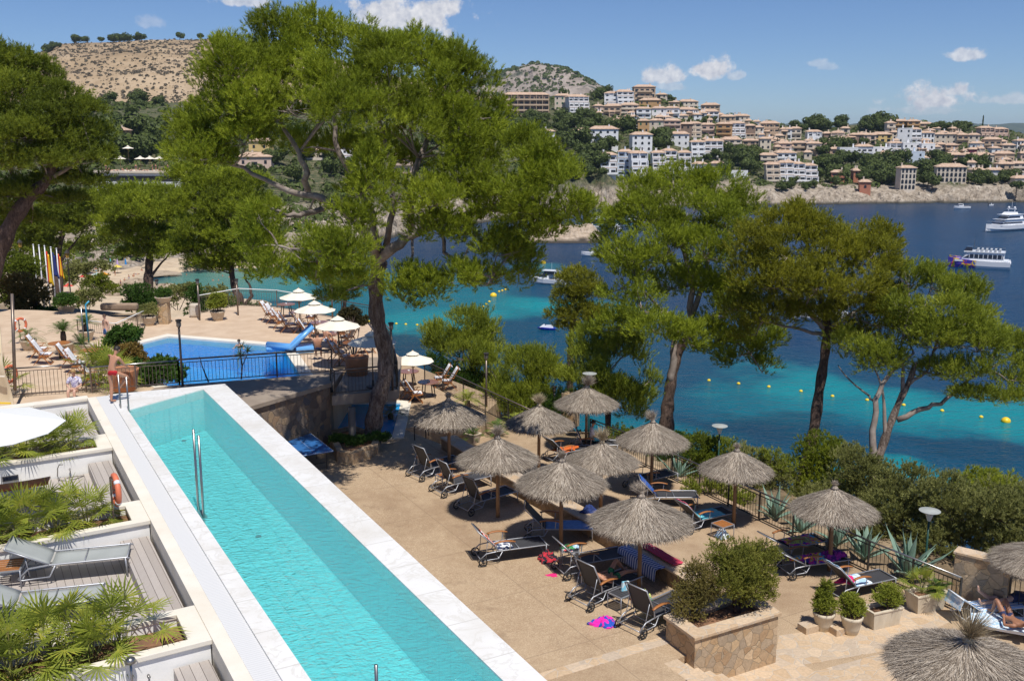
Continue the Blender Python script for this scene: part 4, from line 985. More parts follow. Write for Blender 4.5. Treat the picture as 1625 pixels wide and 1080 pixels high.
# trees on the crest of the dry hill
vv,PX,T = DRY
pts = []
for i,px in enumerate(sorted(rt.choice([rt.uniform(46,118),rt.uniform(118,175),rt.uniform(190,215),rt.uniform(215,360)]) for _ in range(30))):
 t = 1.0 if px > 118 else rt.uniform(.93,1.0)
 a = np.argmin(abs(PX[0] - px)); r = np.argmin(abs(T[:,0] - t)); q = Vector(vv[r,a]); far_tree(px,0,rt.uniform(8,13),pos=q,label=f'{ORD[i]} small dark pine from the left on the crest of the dry hill',grp='pines along the crest of the dry hill')
# scrub dotted over the dry hill: uncountable, one object
def scrub(name,label,arr,n_,smin,smax,tsel,psel,m,seed,maxgap=0):
 vv,PX,T = arr; rs = np.random.RandomState(seed); V = []
 rows = np.where((T[:,0] >= tsel[0]) & (T[:,0] <= tsel[1]))[0]; cols = np.where((PX[0] >= psel[0]) & (PX[0] <= psel[1]))[0]
 ra = rs.choice(rows[:-1],n_); ca_ = rs.choice(cols[:-1],n_); fa = rs.rand(n_,1); fb = rs.rand(n_,1)
 P0 = (vv[ra,ca_] * (1 - fa) + vv[ra + 1,ca_] * fa) * (1 - fb) + (vv[ra,ca_ + 1] * (1 - fa) + vv[ra + 1,ca_ + 1] * fa) * fb
 f = 16; c = np.repeat(P0,f,0); s = np.repeat(smin + (smax - smin) * rs.rand(n_,1) ** 2.5,f,0)
 d = unit(rs.normal(size=c.shape)); d[:,2] = abs(d[:,2]); p = c + d * s * .7; t = unit(np.cross(d,rs.normal(size=d.shape))) * s * .5; b = np.cross(d,t) * 1.2
 V = np.stack([p - t,p + t,p + b],1).reshape(-1,3)
 return tag(tri_mesh(name,V,m),kind='stuff')
M_scrub = leafmat('scrub',(.05,.05,.03),(.12,.10,.07),(.22,.18,.14),.1,.05)
scrub('hill_scrub','',DRY,12000,.5,2.3,(.0,1.0),(-100,780),M_scrub,5)
scrub('peak_scrub','',ROCKY,900,2.0,7.0,(.5,1.0),(740,970),M_far,6)
# undergrowth over the far hillside
rs = np.random.RandomState(9); N = 5200
px = rs.uniform(-60,1700,N); zs = Zs(px); zc = ZC(px); t = rs.rand(N) ** 1.1; dep = zs + 20 + (zc - zs - 10) * t
keep = rs.rand(N) < np.where(px < 780,.8,.9); px,dep = px[keep],dep[keep]; z = far_z(px,dep); c = np.stack([(px - 812.5) / F * dep,dep / cp,z],1)
f = 22; s = np.repeat(.9 + 2.3 * rs.rand(len(c),1) ** 2,f,0); c = np.repeat(c,f,0); d = unit(rs.normal(size=c.shape)); d[:,2] = abs(d[:,2]); p = c + d * s * [1.2,1.2,.8]
tt = unit(np.cross(d,rs.normal(size=d.shape))) * s * .42; b_ = np.cross(d,tt) * 1.2
tag(tri_mesh('undergrowth',np.stack([p - tt,p + tt,p + b_],1).reshape(-1,3),M_far),kind='stuff')

# ------------------------------------------------------------------ the town
M_roof = NT('terracotta_tiles'); v = M_roof.coords(); cc = M_roof.ramp(M_roof.noise(v,.8,5,.7),[(.3,(.33,.20,.13,1)),(.5,(.50,.35,.25,1)),(.72,(.60,.47,.36,1))]); M_roof = M_roof.fin(cc,.9)
WC = {'white': (.82,.82,.83),'cream': (.72,.62,.50),'tan': (.58,.43,.30),'ochre': (.56,.34,.16),'brown': (.30,.21,.16),'pink': (.68,.50,.40),'terracotta': (.50,.20,.12),'yellow': (.72,.52,.22),'pale blue': (.62,.70,.80),'magenta': (.30,.05,.10)}
WM = {k: simple('render_' + k.replace(' ','_'),c,tuple(x * .86 for x in c),scale=.5,rough=.9,world=True) for k,c in WC.items()}
M_glass = simple('dark_window',(.035,.04,.05),(.02,.022,.03),scale=1,rough=.15)
M_green = simple('green_shutter',(.03,.14,.07),scale=1,rough=.6)
def box_mesh(name,s,c=(0,0,0)): b = MB(); b.box(c,s); return b.mesh(name)
WIN = {}
def win_mesh(w,h,m):
 k = (w,h,m.name)
 if k not in WIN: me = box_mesh('window',(w,.12,h)); me.materials.append(m); WIN[k] = me
 return WIN[k]
NUM = ['one','two','three','four','five','six']
rb = random.Random(21)
def building(px0,px1,yt,yb,col,style='balcony',rz=None,**k):
 pc = (px0 + px1) / 2; pos,dep = far_hit(pc,yb); w = (px1 - px0) * dep / F; h = (yb - yt) * dep / F / cp
 return pos,dep,w,h
BL = []
def addb(px0,px1,yt,yb,col,style='balcony',rz=None): BL.append([px0,px1,yt,yb,col,style,rz])
for a in ((800,872,152,185,'brown','hotel'),(880,905,153,176,'cream','shutter'),(903,936,155,180,'white','step'),(858,881,210,223,'white','villa'),(871,889,229,242,'white','villa'),(893,908,259,268,'white','villa'),(909,940,208,230,'cream','villa'),(936,981,206,232,'white','arch'),
    (958,980,149,170,'white','step'),(980,1007,147,172,'white','step'),(957,985,170,187,'tan','balcony'),(985,1013,168,187,'cream','balcony'),(1006,1040,139,163,'tan','tower'),(1014,1048,160,174,'ochre','plain'),(1041,1058,151,162,'cream','villa'),(1060,1078,163,172,'tan','villa'),(1078,1108,162,173,'cream','villa'),(1112,1141,168,182,'tan','balcony'),
    (1034,1056,173,190,'white','shutter'),(1056,1078,173,190,'white','balcony'),(1078,1108,175,188,'white','balcony'),(1109,1140,178,191,'white','balcony'),(1010,1033,174,189,'white','balcony'),(972,992,191,205,'tan','villa'),(991,1013,186,205,'white','step'),(1012,1030,193,212,'ochre','shutter'),(1030,1052,193,212,'cream','shutter'),(1053,1080,193,214,'pink','balcony'),
    (1078,1096,198,217,'brown','plain'),(1092,1113,197,218,'cream','step'),(1112,1134,199,216,'pink','balcony'),(1063,1093,214,233,'white','shutter'),(1003,1035,216,242,'white','arch'),(1097,1119,227,250,'white','step'),(1118,1147,225,250,'white','step'),
    (953,980,247,277,'white','step'),(980,1003,243,281,'pale blue','step'),(1003,1030,245,287,'white','step'),(1036,1057,244,277,'white','step'),(1057,1077,242,277,'white','step'),(1077,1097,244,277,'white','step'),(1098,1120,261,273,'white','arch'),(1126,1147,260,271,'cream','villa'),(1122,1186,271,279,'white','wall'),
    (1136,1160,198,222,'ochre','balcony'),(1158,1183,197,221,'white','step'),(1143,1166,186,198,'tan','villa'),(1166,1189,185,198,'cream','villa'),(1182,1198,201,220,'brown','plain'),(1196,1212,203,219,'cream','arch'),(1205,1236,197,219,'tan','step'),(1178,1199,224,239,'tan','balcony'),(1206,1223,221,238,'cream','arch'),(1146,1177,223,237,'cream','balcony'),
    (1238,1256,206,220,'white','villa'),(1254,1271,205,221,'cream','balcony'),(1281,1304,210,227,'white','step'),(1232,1256,229,243,'pink','balcony'),(1256,1280,228,243,'tan','balcony'),(1280,1303,229,246,'cream','balcony'),(1184,1205,241,250,'yellow','villa'),(1207,1233,247,262,'cream','balcony'),(1232,1264,244,260,'white','balcony'),
    (1216,1238,262,288,'cream','step'),(1236,1260,260,288,'white','step'),(1257,1279,262,289,'white','step'),(1277,1298,264,289,'white','step'),(1307,1320,213,228,'brown','plain'),(1318,1339,212,230,'cream','step'),(1349,1369,215,229,'brown','plain'),(1368,1390,215,228,'pink','villa'),(1386,1415,214,225,'yellow','villa'),
    (1332,1360,236,255,'white','plain'),(1358,1384,234,254,'white','balcony'),(1384,1417,235,249,'white','flat'),(1398,1427,247,261,'white','arcade'),(1407,1420,196,218,'cream','balcony'),(1418,1440,193,206,'ochre','balcony'),(1440,1459,193,206,'ochre','balcony'),(1424,1446,205,227,'white','plain'),(1446,1462,206,227,'white','step'),(1458,1479,197,208,'tan','balcony'),
    (1412,1432,228,246,'white','step'),(1432,1460,229,246,'white','flat'),(1440,1466,243,260,'pale blue','flat'),(1459,1482,212,228,'white','arcade'),(1461,1483,230,249,'white','flat'),(1319,1339,275,291,'terracotta','balcony'),(1354,1363,272,288,'terracotta','plain'),(1364,1381,291,305,'terracotta','arch'),(1428,1452,268,302,'cream','arcade'),
    (1483,1500,214,230,'cream','arch'),(1500,1517,214,230,'cream','arch'),(1519,1536,215,231,'tan','balcony'),(1536,1553,215,231,'cream','arch'),(1556,1578,204,220,'pink','step'),(1578,1600,206,221,'pink','step'),(1561,1587,222,240,'tan','balcony'),(1591,1610,231,245,'cream','balcony'),(1613,1630,224,239,'white','arcade'),
    (1483,1500,230,242,'cream','villa'),(1501,1519,231,244,'tan','balcony'),(1538,1556,238,247,'magenta','villa'),(1540,1560,228,238,'white','arch'),(1500,1529,247,262,'pink','balcony'),(1544,1576,247,257,'cream','villa'),(1579,1608,245,257,'tan','balcony'),(1487,1531,266,290,'cream','arcade'),(1542,1564,271,283,'cream','villa'),(1565,1592,271,284,'white','arch'),
    (1584,1607,261,277,'tan','villa'),(1607,1630,260,274,'cream','balcony'),(1610,1640,284,296,'cream','villa'),(395,428,226,242,'yellow','villa'),(378,430,250,266,'pink','villa'),(485,520,240,255,'cream','balcony'),(622,655,250,276,'pink','balcony'),(165,200,208,232,'ochre','villa'),(540,560,235,262,'white','step'),(700,730,205,225,'cream','villa')):
 addb(*a)
# small houses filling the gaps of the hillside
ri = random.Random(5)
for (x0,x1,y0,y1,n_) in ((1045,1200,186,215,12),(1100,1240,215,245,12),(1230,1330,222,258,9),(1240,1420,212,232,8),(1460,1625,224,262,16),(1380,1480,238,262,5),(1530,1625,262,290,6),(985,1100,186,206,7),(940,1010,175,190,4),(1190,1310,256,270,5),(1100,1230,190,250,14),(1230,1420,214,250,12),(1440,1625,212,285,16)):
 for _ in range(n_):
  x = ri.uniform(x0,x1); y = ri.uniform(y0,y1); w = ri.uniform(7,14); h = ri.choice((6,8,9,11))
  addb(x,x + w,y - h,y,ri.choice(('white','white','cream','cream','tan','pink','tan')),ri.choice(('villa','balcony','arch','step','shutter')))
def tier(y): return 'on the crest of the hill' if y < 192 else ('on the upper slope' if y < 222 else ('on the middle slope' if y < 252 else 'low above the rocks'))
cnt = {}
BL.sort(key=lambda a: a[0])
for (px0,px1,yt,yb,col,style,rz) in BL:
 pos,dep = far_hit((px0 + px1) / 2,yb); w = (px1 - px0) * dep / F; H = (yb - yt) * dep / F
 n = max(1,min(5,round(H / 3.0))); fh = H / n; dp = max(7,min(11,w * .8))
 if style == 'wall': n = 1; fh = H; dp = 1
 key = (col,tier(yb)); cnt[key] = cnt.get(key,0) + 1
 where = tier(yb) if px0 > 700 else 'glimpsed through the huge pine'
 if px0 <= 700: lab = f"{col} {NUM[n-1]} storey house glimpsed between the pines beyond the beach, {ORD[cnt.setdefault('L', 0)]} from the left"; cnt['L'] += 1
 else: lab = f"{ORD[cnt[key]-1]} {col} house from the left {where}, {NUM[n-1]} {'storey' if n == 1 else 'storeys'} high"
 if style == 'hotel': lab = 'long brown hotel with dark balconies and a shallow tiled roof beside the huge pine'
 if style == 'wall': lab = 'long white terrace wall above the rocks'
 if style == 'tower': lab = 'tall tan apartment tower standing highest on the hill crest'
 ang = rb.uniform(-.22,.22) if style not in ('hotel',) else .12
 # a house turns with the slope: it faces the water, roughly towards the camera
 root = empty('house' if style not in ('hotel','tower','wall') else {'hotel': 'hotel','tower': 'apartment_tower','wall': 'terrace_wall'}[style],pos,ang + math.atan2(-pos.x,pos.y) * .4,lab,'wall' if style == 'wall' else 'hotel' if style == 'hotel' else 'house','houses of the hillside town')
 wm = WM[col]; b = MB(); step = {'step': 1.5,'balcony': .3,'tower': .2}.get(style,0)
 for i in range(n):
  o0 = step * i
  ww = w * (1 - (.10 * rb.random() if style == 'step' else 0)); xo = rb.uniform(-.5,.5) * (w - ww)
  z0 = -9 if i == 0 else i * fh
  b.box((xo,o0 + dp / 2 + .001 * i,(z0 + (i + 1) * fh - (0 if i == n - 1 else .003)) / 2),(ww,dp,(i + 1) * fh - z0 - (0 if i == n - 1 else .003)))
 b.build('wall',wm,root)
 if style == 'wall': continue
 # roof
 top = n * fh; y0 = step * (n - 1); rr = MB()
 if style in ('flat',) or (style == 'plain' and col == 'white'):
  rr.box((0,y0 + dp / 2,top + .25),(w + .1,dp + .1,.5)); rf = rr.build('parapet',wm,root)
 else:
  ov = .5; rh = min(1.9,dp * .2) if style != 'hotel' else 2.0; a = w / 2 + ov; y1,y2 = y0 - ov,y0 + dp + ov; rd = min(w,dp) * .32
  rr.add([(-a,y1,top + .02),(a,y1,top + .02),(a,y2,top + .02),(-a,y2,top + .02),(-a + rd,(y1 + y2) / 2,top + rh),(a - rd,(y1 + y2) / 2,top + rh),(-a,y1,top + .22),(a,y1,top + .22),(a,y2,top + .22),(-a,y2,top + .22)],
      [(0,3,2,1),(0,1,7,6),(1,2,8,7),(2,3,9,8),(3,0,6,9),(6,7,5,4),(7,8,5),(8,9,4,5),(9,6,4)])
  rf = rr.build('roof',M_roof,root)
  if step: # strips of tiled roof over each lower storey
   for i in range(n - 1):
    if rb.random() < .75: q = MB(); q.box((0,step * i + .45,(i + 1) * fh + .08),(w * .98,1.1,.22)); q.build('roof',M_roof,root)
 for i in range(rb.choice((1,1,2))):
  q = MB(); x = rb.uniform(-w * .35,w * .35); q.box((x,y0 + dp * .45,top + 1.3),(.7,.7,2.4)); q.box((x,y0 + dp * .45,top + 2.55),(.9,.9,.18)); q.build('chimney',wm if col in ('white','cream','pale blue') else WM['cream'],rf)
 sh = style == 'shutter'
 nb = max(1,int(w / (3.2 if style != 'arcade' else 1.9)))
 for i in range(n):
  yf = step * i; zc = i * fh
  for j in range(nb):
   x = (j + .5) * w / nb - w / 2
   if style in ('plain',) and rb.random() < .55: continue
   big = style in ('balcony','step','tower','hotel') or (style == 'villa' and rb.random() < .5)
   ww_,hh_ = (round(min(2.2,w / nb * .68),1),2.0) if big else ((1.0,1.3) if style != 'arcade' else (1.0,1.9))
   hh_ = min(hh_,fh * .72)
   hh_ = round(hh_,1)
   if style in ('arch',) or (style == 'arcade' and i < 2):
    k = ('arch',ww_,hh_)
    if k not in WIN:
     q = MB(); vs = []; r_ = ww_ / 2 * 1.25; pts = [(-r_,-hh_ / 2),(r_,-hh_ / 2)] + [(r_ * math.cos(t * math.pi / 6),hh_ / 2 - r_ * .8 + r_ * math.sin(t * math.pi / 6)) for t in range(7)]
     m_ = len(pts); q.add([(a,-.06,c) for a,c in pts] + [(a,.06,c) for a,c in pts],[tuple(range(m_)),tuple(range(2 * m_ - 1,m_ - 1,-1))] + [(t,m_ + t,m_ + (t + 1) % m_,(t + 1) % m_) for t in range(m_)])
     me = q.mesh('window'); me.materials.append(M_glass); WIN[k] = me
    o = bpy.data.objects.new('window',WIN[k])
   else: o = bpy.data.objects.new('window',win_mesh(ww_,hh_,M_green if sh and rb.random() < .5 else M_glass))
   COL.objects.link(o); o.parent = root; o.location = (x,yf - .03,zc + (hh_ / 2 + .12 if big else fh * .52))
  if style in ('balcony','step','tower','hotel') and (i > 0 or style != 'tower'):
   q = MB(); bw = w * (.96 if style != 'tower' else .7); d_ = 1.25
   q.box((0,yf - d_ / 2 - .02,zc + .0),(bw,d_,.18)); q.box((0,yf - d_,zc + .55),(bw,.14,.95))
   if style == 'step' or style == 'hotel':
    for s_ in range(int(w / 4.5) + 2):
     xx = -bw / 2 + s_ * bw / (int(w / 4.5) + 1); q.box((xx,yf - d_ * .5,zc + fh * .5),(.3,d_ * .96,fh * .96))
   q.build('balcony',wm if style != 'hotel' else WM['tan'],root)
# roof terrace with parasols beyond the beach
def far_pt(px,py,dep): return D(px,py,dep)
q0 = D(150,271,300); q1 = D(284,269,296); d_ = (q1 - q0); d_.z = 0; L = d_.length; a_ = math.atan2(d_.y,d_.x)
root = empty('terrace_building',q0,a_,'long low white building with a sun terrace on its roof beyond the beach','building')
b = MB(); b.box((L / 2,6,-3.8),(L,12,6.6)); b.build('wall',WM['white'],root)
b = MB(); b.box((L / 2,5.7,-.30),(L + .8,13,.5)); b.build('roof',WM['cream'],root)
b = MB(); b.box((L / 2,-.02,-2.2),(L * .96,.1,1.6)); b.build('window_band',M_glass,root)
TB = root
# ------------------------------------------------------------------ materials for furniture
M_thatch = NT('grey_thatch'); v = M_thatch.coords(True); cc = M_thatch.ramp(M_thatch.noise(v,26,4,.8),[(.28,(.09,.07,.055,1)),(.46,(.29,.24,.19,1)),(.64,(.56,.48,.39,1))]); M_thatch.bump(M_thatch.noise(v,60,2),.5,.01); M_thatch = M_thatch.fin(cc,.95)
M_thatchL = NT('straw_thatch'); v = M_thatchL.coords(True); cc = M_thatchL.ramp(M_thatchL.noise(v,26,4,.8),[(.28,(.20,.15,.09,1)),(.5,(.42,.34,.22,1)),(.70,(.62,.53,.38,1))]); M_thatchL = M_thatchL.fin(cc,.95)
M_thD = simple('dark_straw',(.13,.10,.075),(.20,.16,.12),scale=6,rough=1,world=True); M_thP = simple('pale_straw',(.58,.51,.42),(.42,.36,.29),scale=6,rough=1,world=True)
M_post = simple('weathered_post',(.36,.21,.10),(.22,.13,.07),scale=4,rough=.85,stretch=(6,6,.6),bump=.4)
M_alu = simple('grey_aluminium',(.40,.41,.44),(.33,.34,.37),scale=3,rough=.4,metal=.5)
M_sling = simple('charcoal_mesh',(.035,.035,.04),(.055,.055,.062),scale=60,rough=.7,bump=.3,bscale=300)
M_slingl = simple('grey_sling',(.30,.32,.31),(.36,.38,.37),scale=2,rough=.7,bump=.2,bscale=200)
M_teak = simple('oiled_teak',(.42,.17,.05),(.30,.11,.03),scale=4,rough=.45,stretch=(1,8,8))
M_tabletop = simple('varnished_tabletop',(.30,.13,.06),(.22,.09,.045),scale=3,rough=.2)
M_black = simple('black_rubber',(.02,.02,.022),scale=3,rough=.6)
M_canvas = simple('cream_canvas',(.80,.74,.62),(.74,.68,.56),scale=1.5,rough=.9)
M_wcanvas = simple('white_canvas',(.74,.75,.74),(.70,.71,.70),scale=1.5,rough=.9)
M_towelw = simple('white_towelling',(.74,.74,.76),(.64,.64,.67),scale=6,rough=1,bump=.6,bscale=90)
M_orange = simple('faded_orange_plastic',(.72,.20,.10),(.62,.16,.08),scale=3,rough=.5)
M_pot = simple('sandstone_pot',(.62,.52,.39),(.46,.37,.27),scale=4,rough=.85,bump=.4,bscale=20)
M_terra = simple('terracotta_pot',(.50,.22,.10),(.42,.17,.08),scale=4,rough=.8)
M_trunks = simple('red_fabric',(.55,.012,.02),(.45,.01,.018),scale=6,rough=.8)
M_ttblue = simple('table_tennis_blue',(.03,.13,.36),(.04,.16,.42),scale=2,rough=.35)
M_yel = simple('yellow_plastic',(.85,.60,.02),(.8,.5,.02),scale=2,rough=.4)
M_hull = simple('white_gelcoat',(.82,.83,.85),(.76,.77,.80),scale=.4,rough=.2)
def cloth_mat(name,*cols,scale=9,stripe=None):
 n = NT(name)
 if stripe:
  v = n.coords(False); s = n.sep(v); k = n.math('FRACT',n.math('MULTIPLY',s[stripe[0]],stripe[1]))
  c = n.ramp(k,[(i / len(cols),C4(q)) for i,q in enumerate(cols)],'CONSTANT')
 else:
  v = n.coords(False); c = n.ramp(n.noise(v,scale,2,.5,.5),[(.3 + .4 * i / max(1,len(cols) - 1),C4(q)) for i,q in enumerate(cols)],'CONSTANT' if len(cols) > 2 else 'LINEAR')
 n.bump(n.noise(n.coords(False),30,3),.4,.01)
 return n.fin(c,.95)
BLUE_T = cloth_mat('blue_towel',(.10,.22,.48),(.16,.32,.62)); NAVY_T = cloth_mat('navy_towel',(.015,.03,.12),(.03,.06,.22)); TURQ_T = cloth_mat('turquoise_towel',(.05,.45,.58),(.25,.62,.70))
MULTI_T = cloth_mat('many_coloured_towel',(.05,.05,.30),(.55,.03,.30),(.80,.40,.05),(.10,.45,.60),(.25,.05,.35),scale=5)
PURP_T = cloth_mat('purple_towel',(.12,.02,.20),(.45,.03,.30),(.06,.04,.2),scale=8); PINK_T = cloth_mat('pink_towel',(.75,.02,.20),(.60,.02,.14)); YEL_T = cloth_mat('yellow_green_towel',(.55,.60,.10),(.35,.30,.12),(.70,.72,.30),scale=7)
STR_T = cloth_mat('blue_white_check_towel',(.05,.10,.32),(.55,.60,.72),(.05,.10,.32),(.55,.60,.72),stripe=(0,5)); RED_T = cloth_mat('red_towel',(.55,.05,.10),(.48,.04,.09)); LBL_T = cloth_mat('pale_blue_towel',(.40,.60,.80),(.70,.78,.85),(.25,.45,.72),scale=7)
OR_T = cloth_mat('orange_cushion',(.62,.14,.02),(.50,.10,.02)); GREEN_T = cloth_mat('green_pattern',(.02,.10,.04),(.05,.28,.10),(.01,.05,.03),scale=14); BWT = cloth_mat('blue_white_stripes',(.75,.78,.82),(.15,.35,.75),(.75,.78,.82),(.35,.55,.85),stripe=(1,4))

# ------------------------------------------------------------------ thatched parasols
def thatch(loc,label,R0=1.18,h=.72,post=1.92,seed=1,tuft=.3,lean=.0,top=None,split=False,tilt=(0,0),knot_lean=None):
 rs = np.random.RandomState(seed); root = empty('thatched_parasol',loc,0,label,'parasol','thatched parasols on the sunbathing terraces')
 b = MB(); b.tube([(0,0,-.1),(.0,.0,post * .5),(.01,0,post + h * .7)],[.062,.058,.05],10); b.build('post',M_post,root,True)
 R0 *= .93; h *= .93
 prof = lambda r: h * (.84 * (1 - r ** 1.25) + .16 * (1 - r) ** 5)
 q = MB(); nr,na = 12,48
 wob = [1 + .035 * math.sin(3 * a * .13 + seed) + .05 * (rs.rand() - .5) for a in range(na)]
 vs = []; fs = []
 for side in (0,1):
  for i in range(nr + 1):
   for k in range(na):
    r = i / nr; a = 2 * math.pi * k / na; rr = R0 * r * wob[k]; vs.append((rr * math.cos(a),rr * math.sin(a),post + prof(r) * (1 + .04 * math.sin(5 * a + seed)) - side * (.09 + .02 * r) - (.05 if r > .95 and not side else 0)))
 o_ = (nr + 1) * na
 for i in range(nr):
  for k in range(na):
   k2 = (k + 1) % na; fs.append((i * na + k,i * na + k2,(i + 1) * na + k2,(i + 1) * na + k)); fs.append((o_ + i * na + k,o_ + (i + 1) * na + k,o_ + (i + 1) * na + k2,o_ + i * na + k2))
 for k in range(na): k2 = (k + 1) % na; fs.append((nr * na + k,nr * na + k2,o_ + nr * na + k2,o_ + nr * na + k))
 q.add(vs,fs); th = q.build('thatch',M_thatch,root,True)
 # straw lying down the slope
 N = 6800; r = np.sqrt(rs.rand(N)) * .98; r[:700] = .93 + .08 * rs.rand(700); a = rs.rand(N) * 2 * math.pi
 dz = (np.array([prof(min(1,x + .02)) for x in r]) - np.array([prof(max(0,x - .02)) for x in r])) / (np.minimum(1,r + .02) - np.maximum(0,r - .02)) / R0
 ca,sa = np.cos(a),np.sin(a); z = np.array([prof(x) for x in r])
 pos = np.stack([R0 * r * ca,R0 * r * sa,post + z + .008],1); dn = unit(np.stack([ca,sa,dz],1)); tg = np.stack([-sa,ca,0 * a],1); up = unit(np.cross(dn,-tg)); up[up[:,2] < 0] *= -1
 yaw = rs.normal(size=(N,1)) * .30; dr = unit(dn + tg * yaw + up * (.05 + .10 * rs.rand(N,1)))
 L = (.20 + .30 * rs.rand(N,1)) * np.where(r[:,None] > .9,.62,1); w = .012 + .016 * rs.rand(N,1); sd_ = unit(np.cross(dr,up)) * w / 2
 V = np.stack([pos - sd_,pos + sd_,pos + dr * L],1).reshape(-1,3)
 if split:
  m = (np.cos(a * 5 + 1.0) > .93) & (r > .35); V = V.reshape(-1,3,3)[~m].reshape(-1,3)
 # ragged fringe hanging at the rim
 N2 = 1100; a = rs.rand(N2) * 2 * math.pi; ca,sa = np.cos(a),np.sin(a); z0 = post - .02 - .07 * rs.rand(N2)
 p = np.stack([R0 * ca * .985,R0 * sa * .985,z0],1); dr = unit(np.stack([ca,sa,-.55 - .9 * rs.rand(N2)],1) + rs.normal(size=(N2,3)) * .18); tg = np.stack([-sa,ca,0 * a],1)
 L = .08 + .15 * rs.rand(N2,1); w = .012 + .012 * rs.rand(N2,1); V2 = np.stack([p - tg * w / 2,p + tg * w / 2,p + dr * L],1).reshape(-1,3)
 VV = np.concatenate([V,V2]); so = tri_mesh('straw',VV,[M_thatch,M_thD,M_thP],th); so.data.polygons.foreach_set('material_index',rs.choice([0,0,1,1,2],len(VV) // 3).astype(np.int32)); so.data.update()
 # knot and tuft
 k_ = MB(); k_.lathe([(.12,0),(.075,.06),(.05,.12),(.06,.17)],(0,0,post + h * .93),12); kn = k_.build('topknot',M_thatchL if top else M_thatch,root,True)
 N3 = 520; d = unit(rs.normal(size=(N3,3)) * [.55,.55,.3] + [0,0,1] + np.array(knot_lean if knot_lean else (.0,.0,0))); p = np.array([0,0,post + h * .93 + .1]) + rs.normal(size=(N3,3)) * .02
 s = unit(np.cross(d,rs.normal(size=d.shape))) * .008; V3 = np.stack([p - s,p + s,p + d * tuft * 1.25 * (.5 + .6 * rs.rand(N3,1))],1).reshape(-1,3)
 tri_mesh('tuft',V3,M_thatchL if top else M_thatch,kn)
 root.rotation_euler = (tilt[0],tilt[1],rs.rand() * 6)
 return root
def at(px,py,z): q = P(px,py,z); return Vector((q.x,q.y,z))
thatch(at(713,745,LT),'thatched parasol shading the lounger nearest the huge pine, with dark tree shade on its crown',seed=1,R0=1.3,tuft=.16)
thatch(at(790,820,LT),'thatched parasol over the third dark lounger, left of the terrace dividing wall',seed=2,R0=1.22)
thatch(at(890,865,LT),'broad thatched parasol by the small table of green and blue things and the blue towel',seed=3,R0=1.27,tuft=.2)
thatch(at(1014,935,LT),'large thatched parasol beside the stone planter, shading the man lying on his lounger',seed=4,R0=1.3,knot_lean=(.7,.3,-.3))
thatch(at(855,742,RT + .5),'thatched parasol above the orange cushioned lounger, partly hidden by nearer thatch',seed=5,R0=1.22,h=.74,post=1.72,tuft=.34,top=1)
thatch(at(930,715,RT),'thatched parasol beside the stone pier, over the man in a white shirt',seed=6,R0=1.25,h=.74,post=2.0,tuft=.42,knot_lean=(-.5,.1,0))
thatch(at(953,815,RT),'thatched parasol squeezed behind the broad one, its post rising past the flagstone wall top',seed=7,R0=1.22,post=1.88,tuft=.4,top=1)
thatch(at(1033,780,RT),'thatched parasol nearest the single dark pine trunk, over the navy lounger',seed=8,R0=1.25,h=.76,tuft=.34,knot_lean=(.6,.2,0))
thatch(at(1164,832,RT),'ragged thatched parasol with split, drooping straw over the turquoise towel lounger',seed=9,R0=1.14,h=.70,tuft=.14,split=True)
thatch(at(1316,905,RT),'thatched parasol over the lounger heaped with many coloured towels',seed=10,R0=1.2,h=.70,tuft=.12)
thatch(at(1648,985,RT),'thatched parasol cut off by the picture edge beside the stone pier',seed=11,R0=1.3,h=.6,post=1.65,tuft=.15)
thatch(Vector((8.75,17.8,20.95)),'nearest thatched parasol, seen from above with a long straw topknot',seed=12,R0=1.52,h=.58,post=2.05,tuft=.62,top=1,knot_lean=(.1,.5,0))

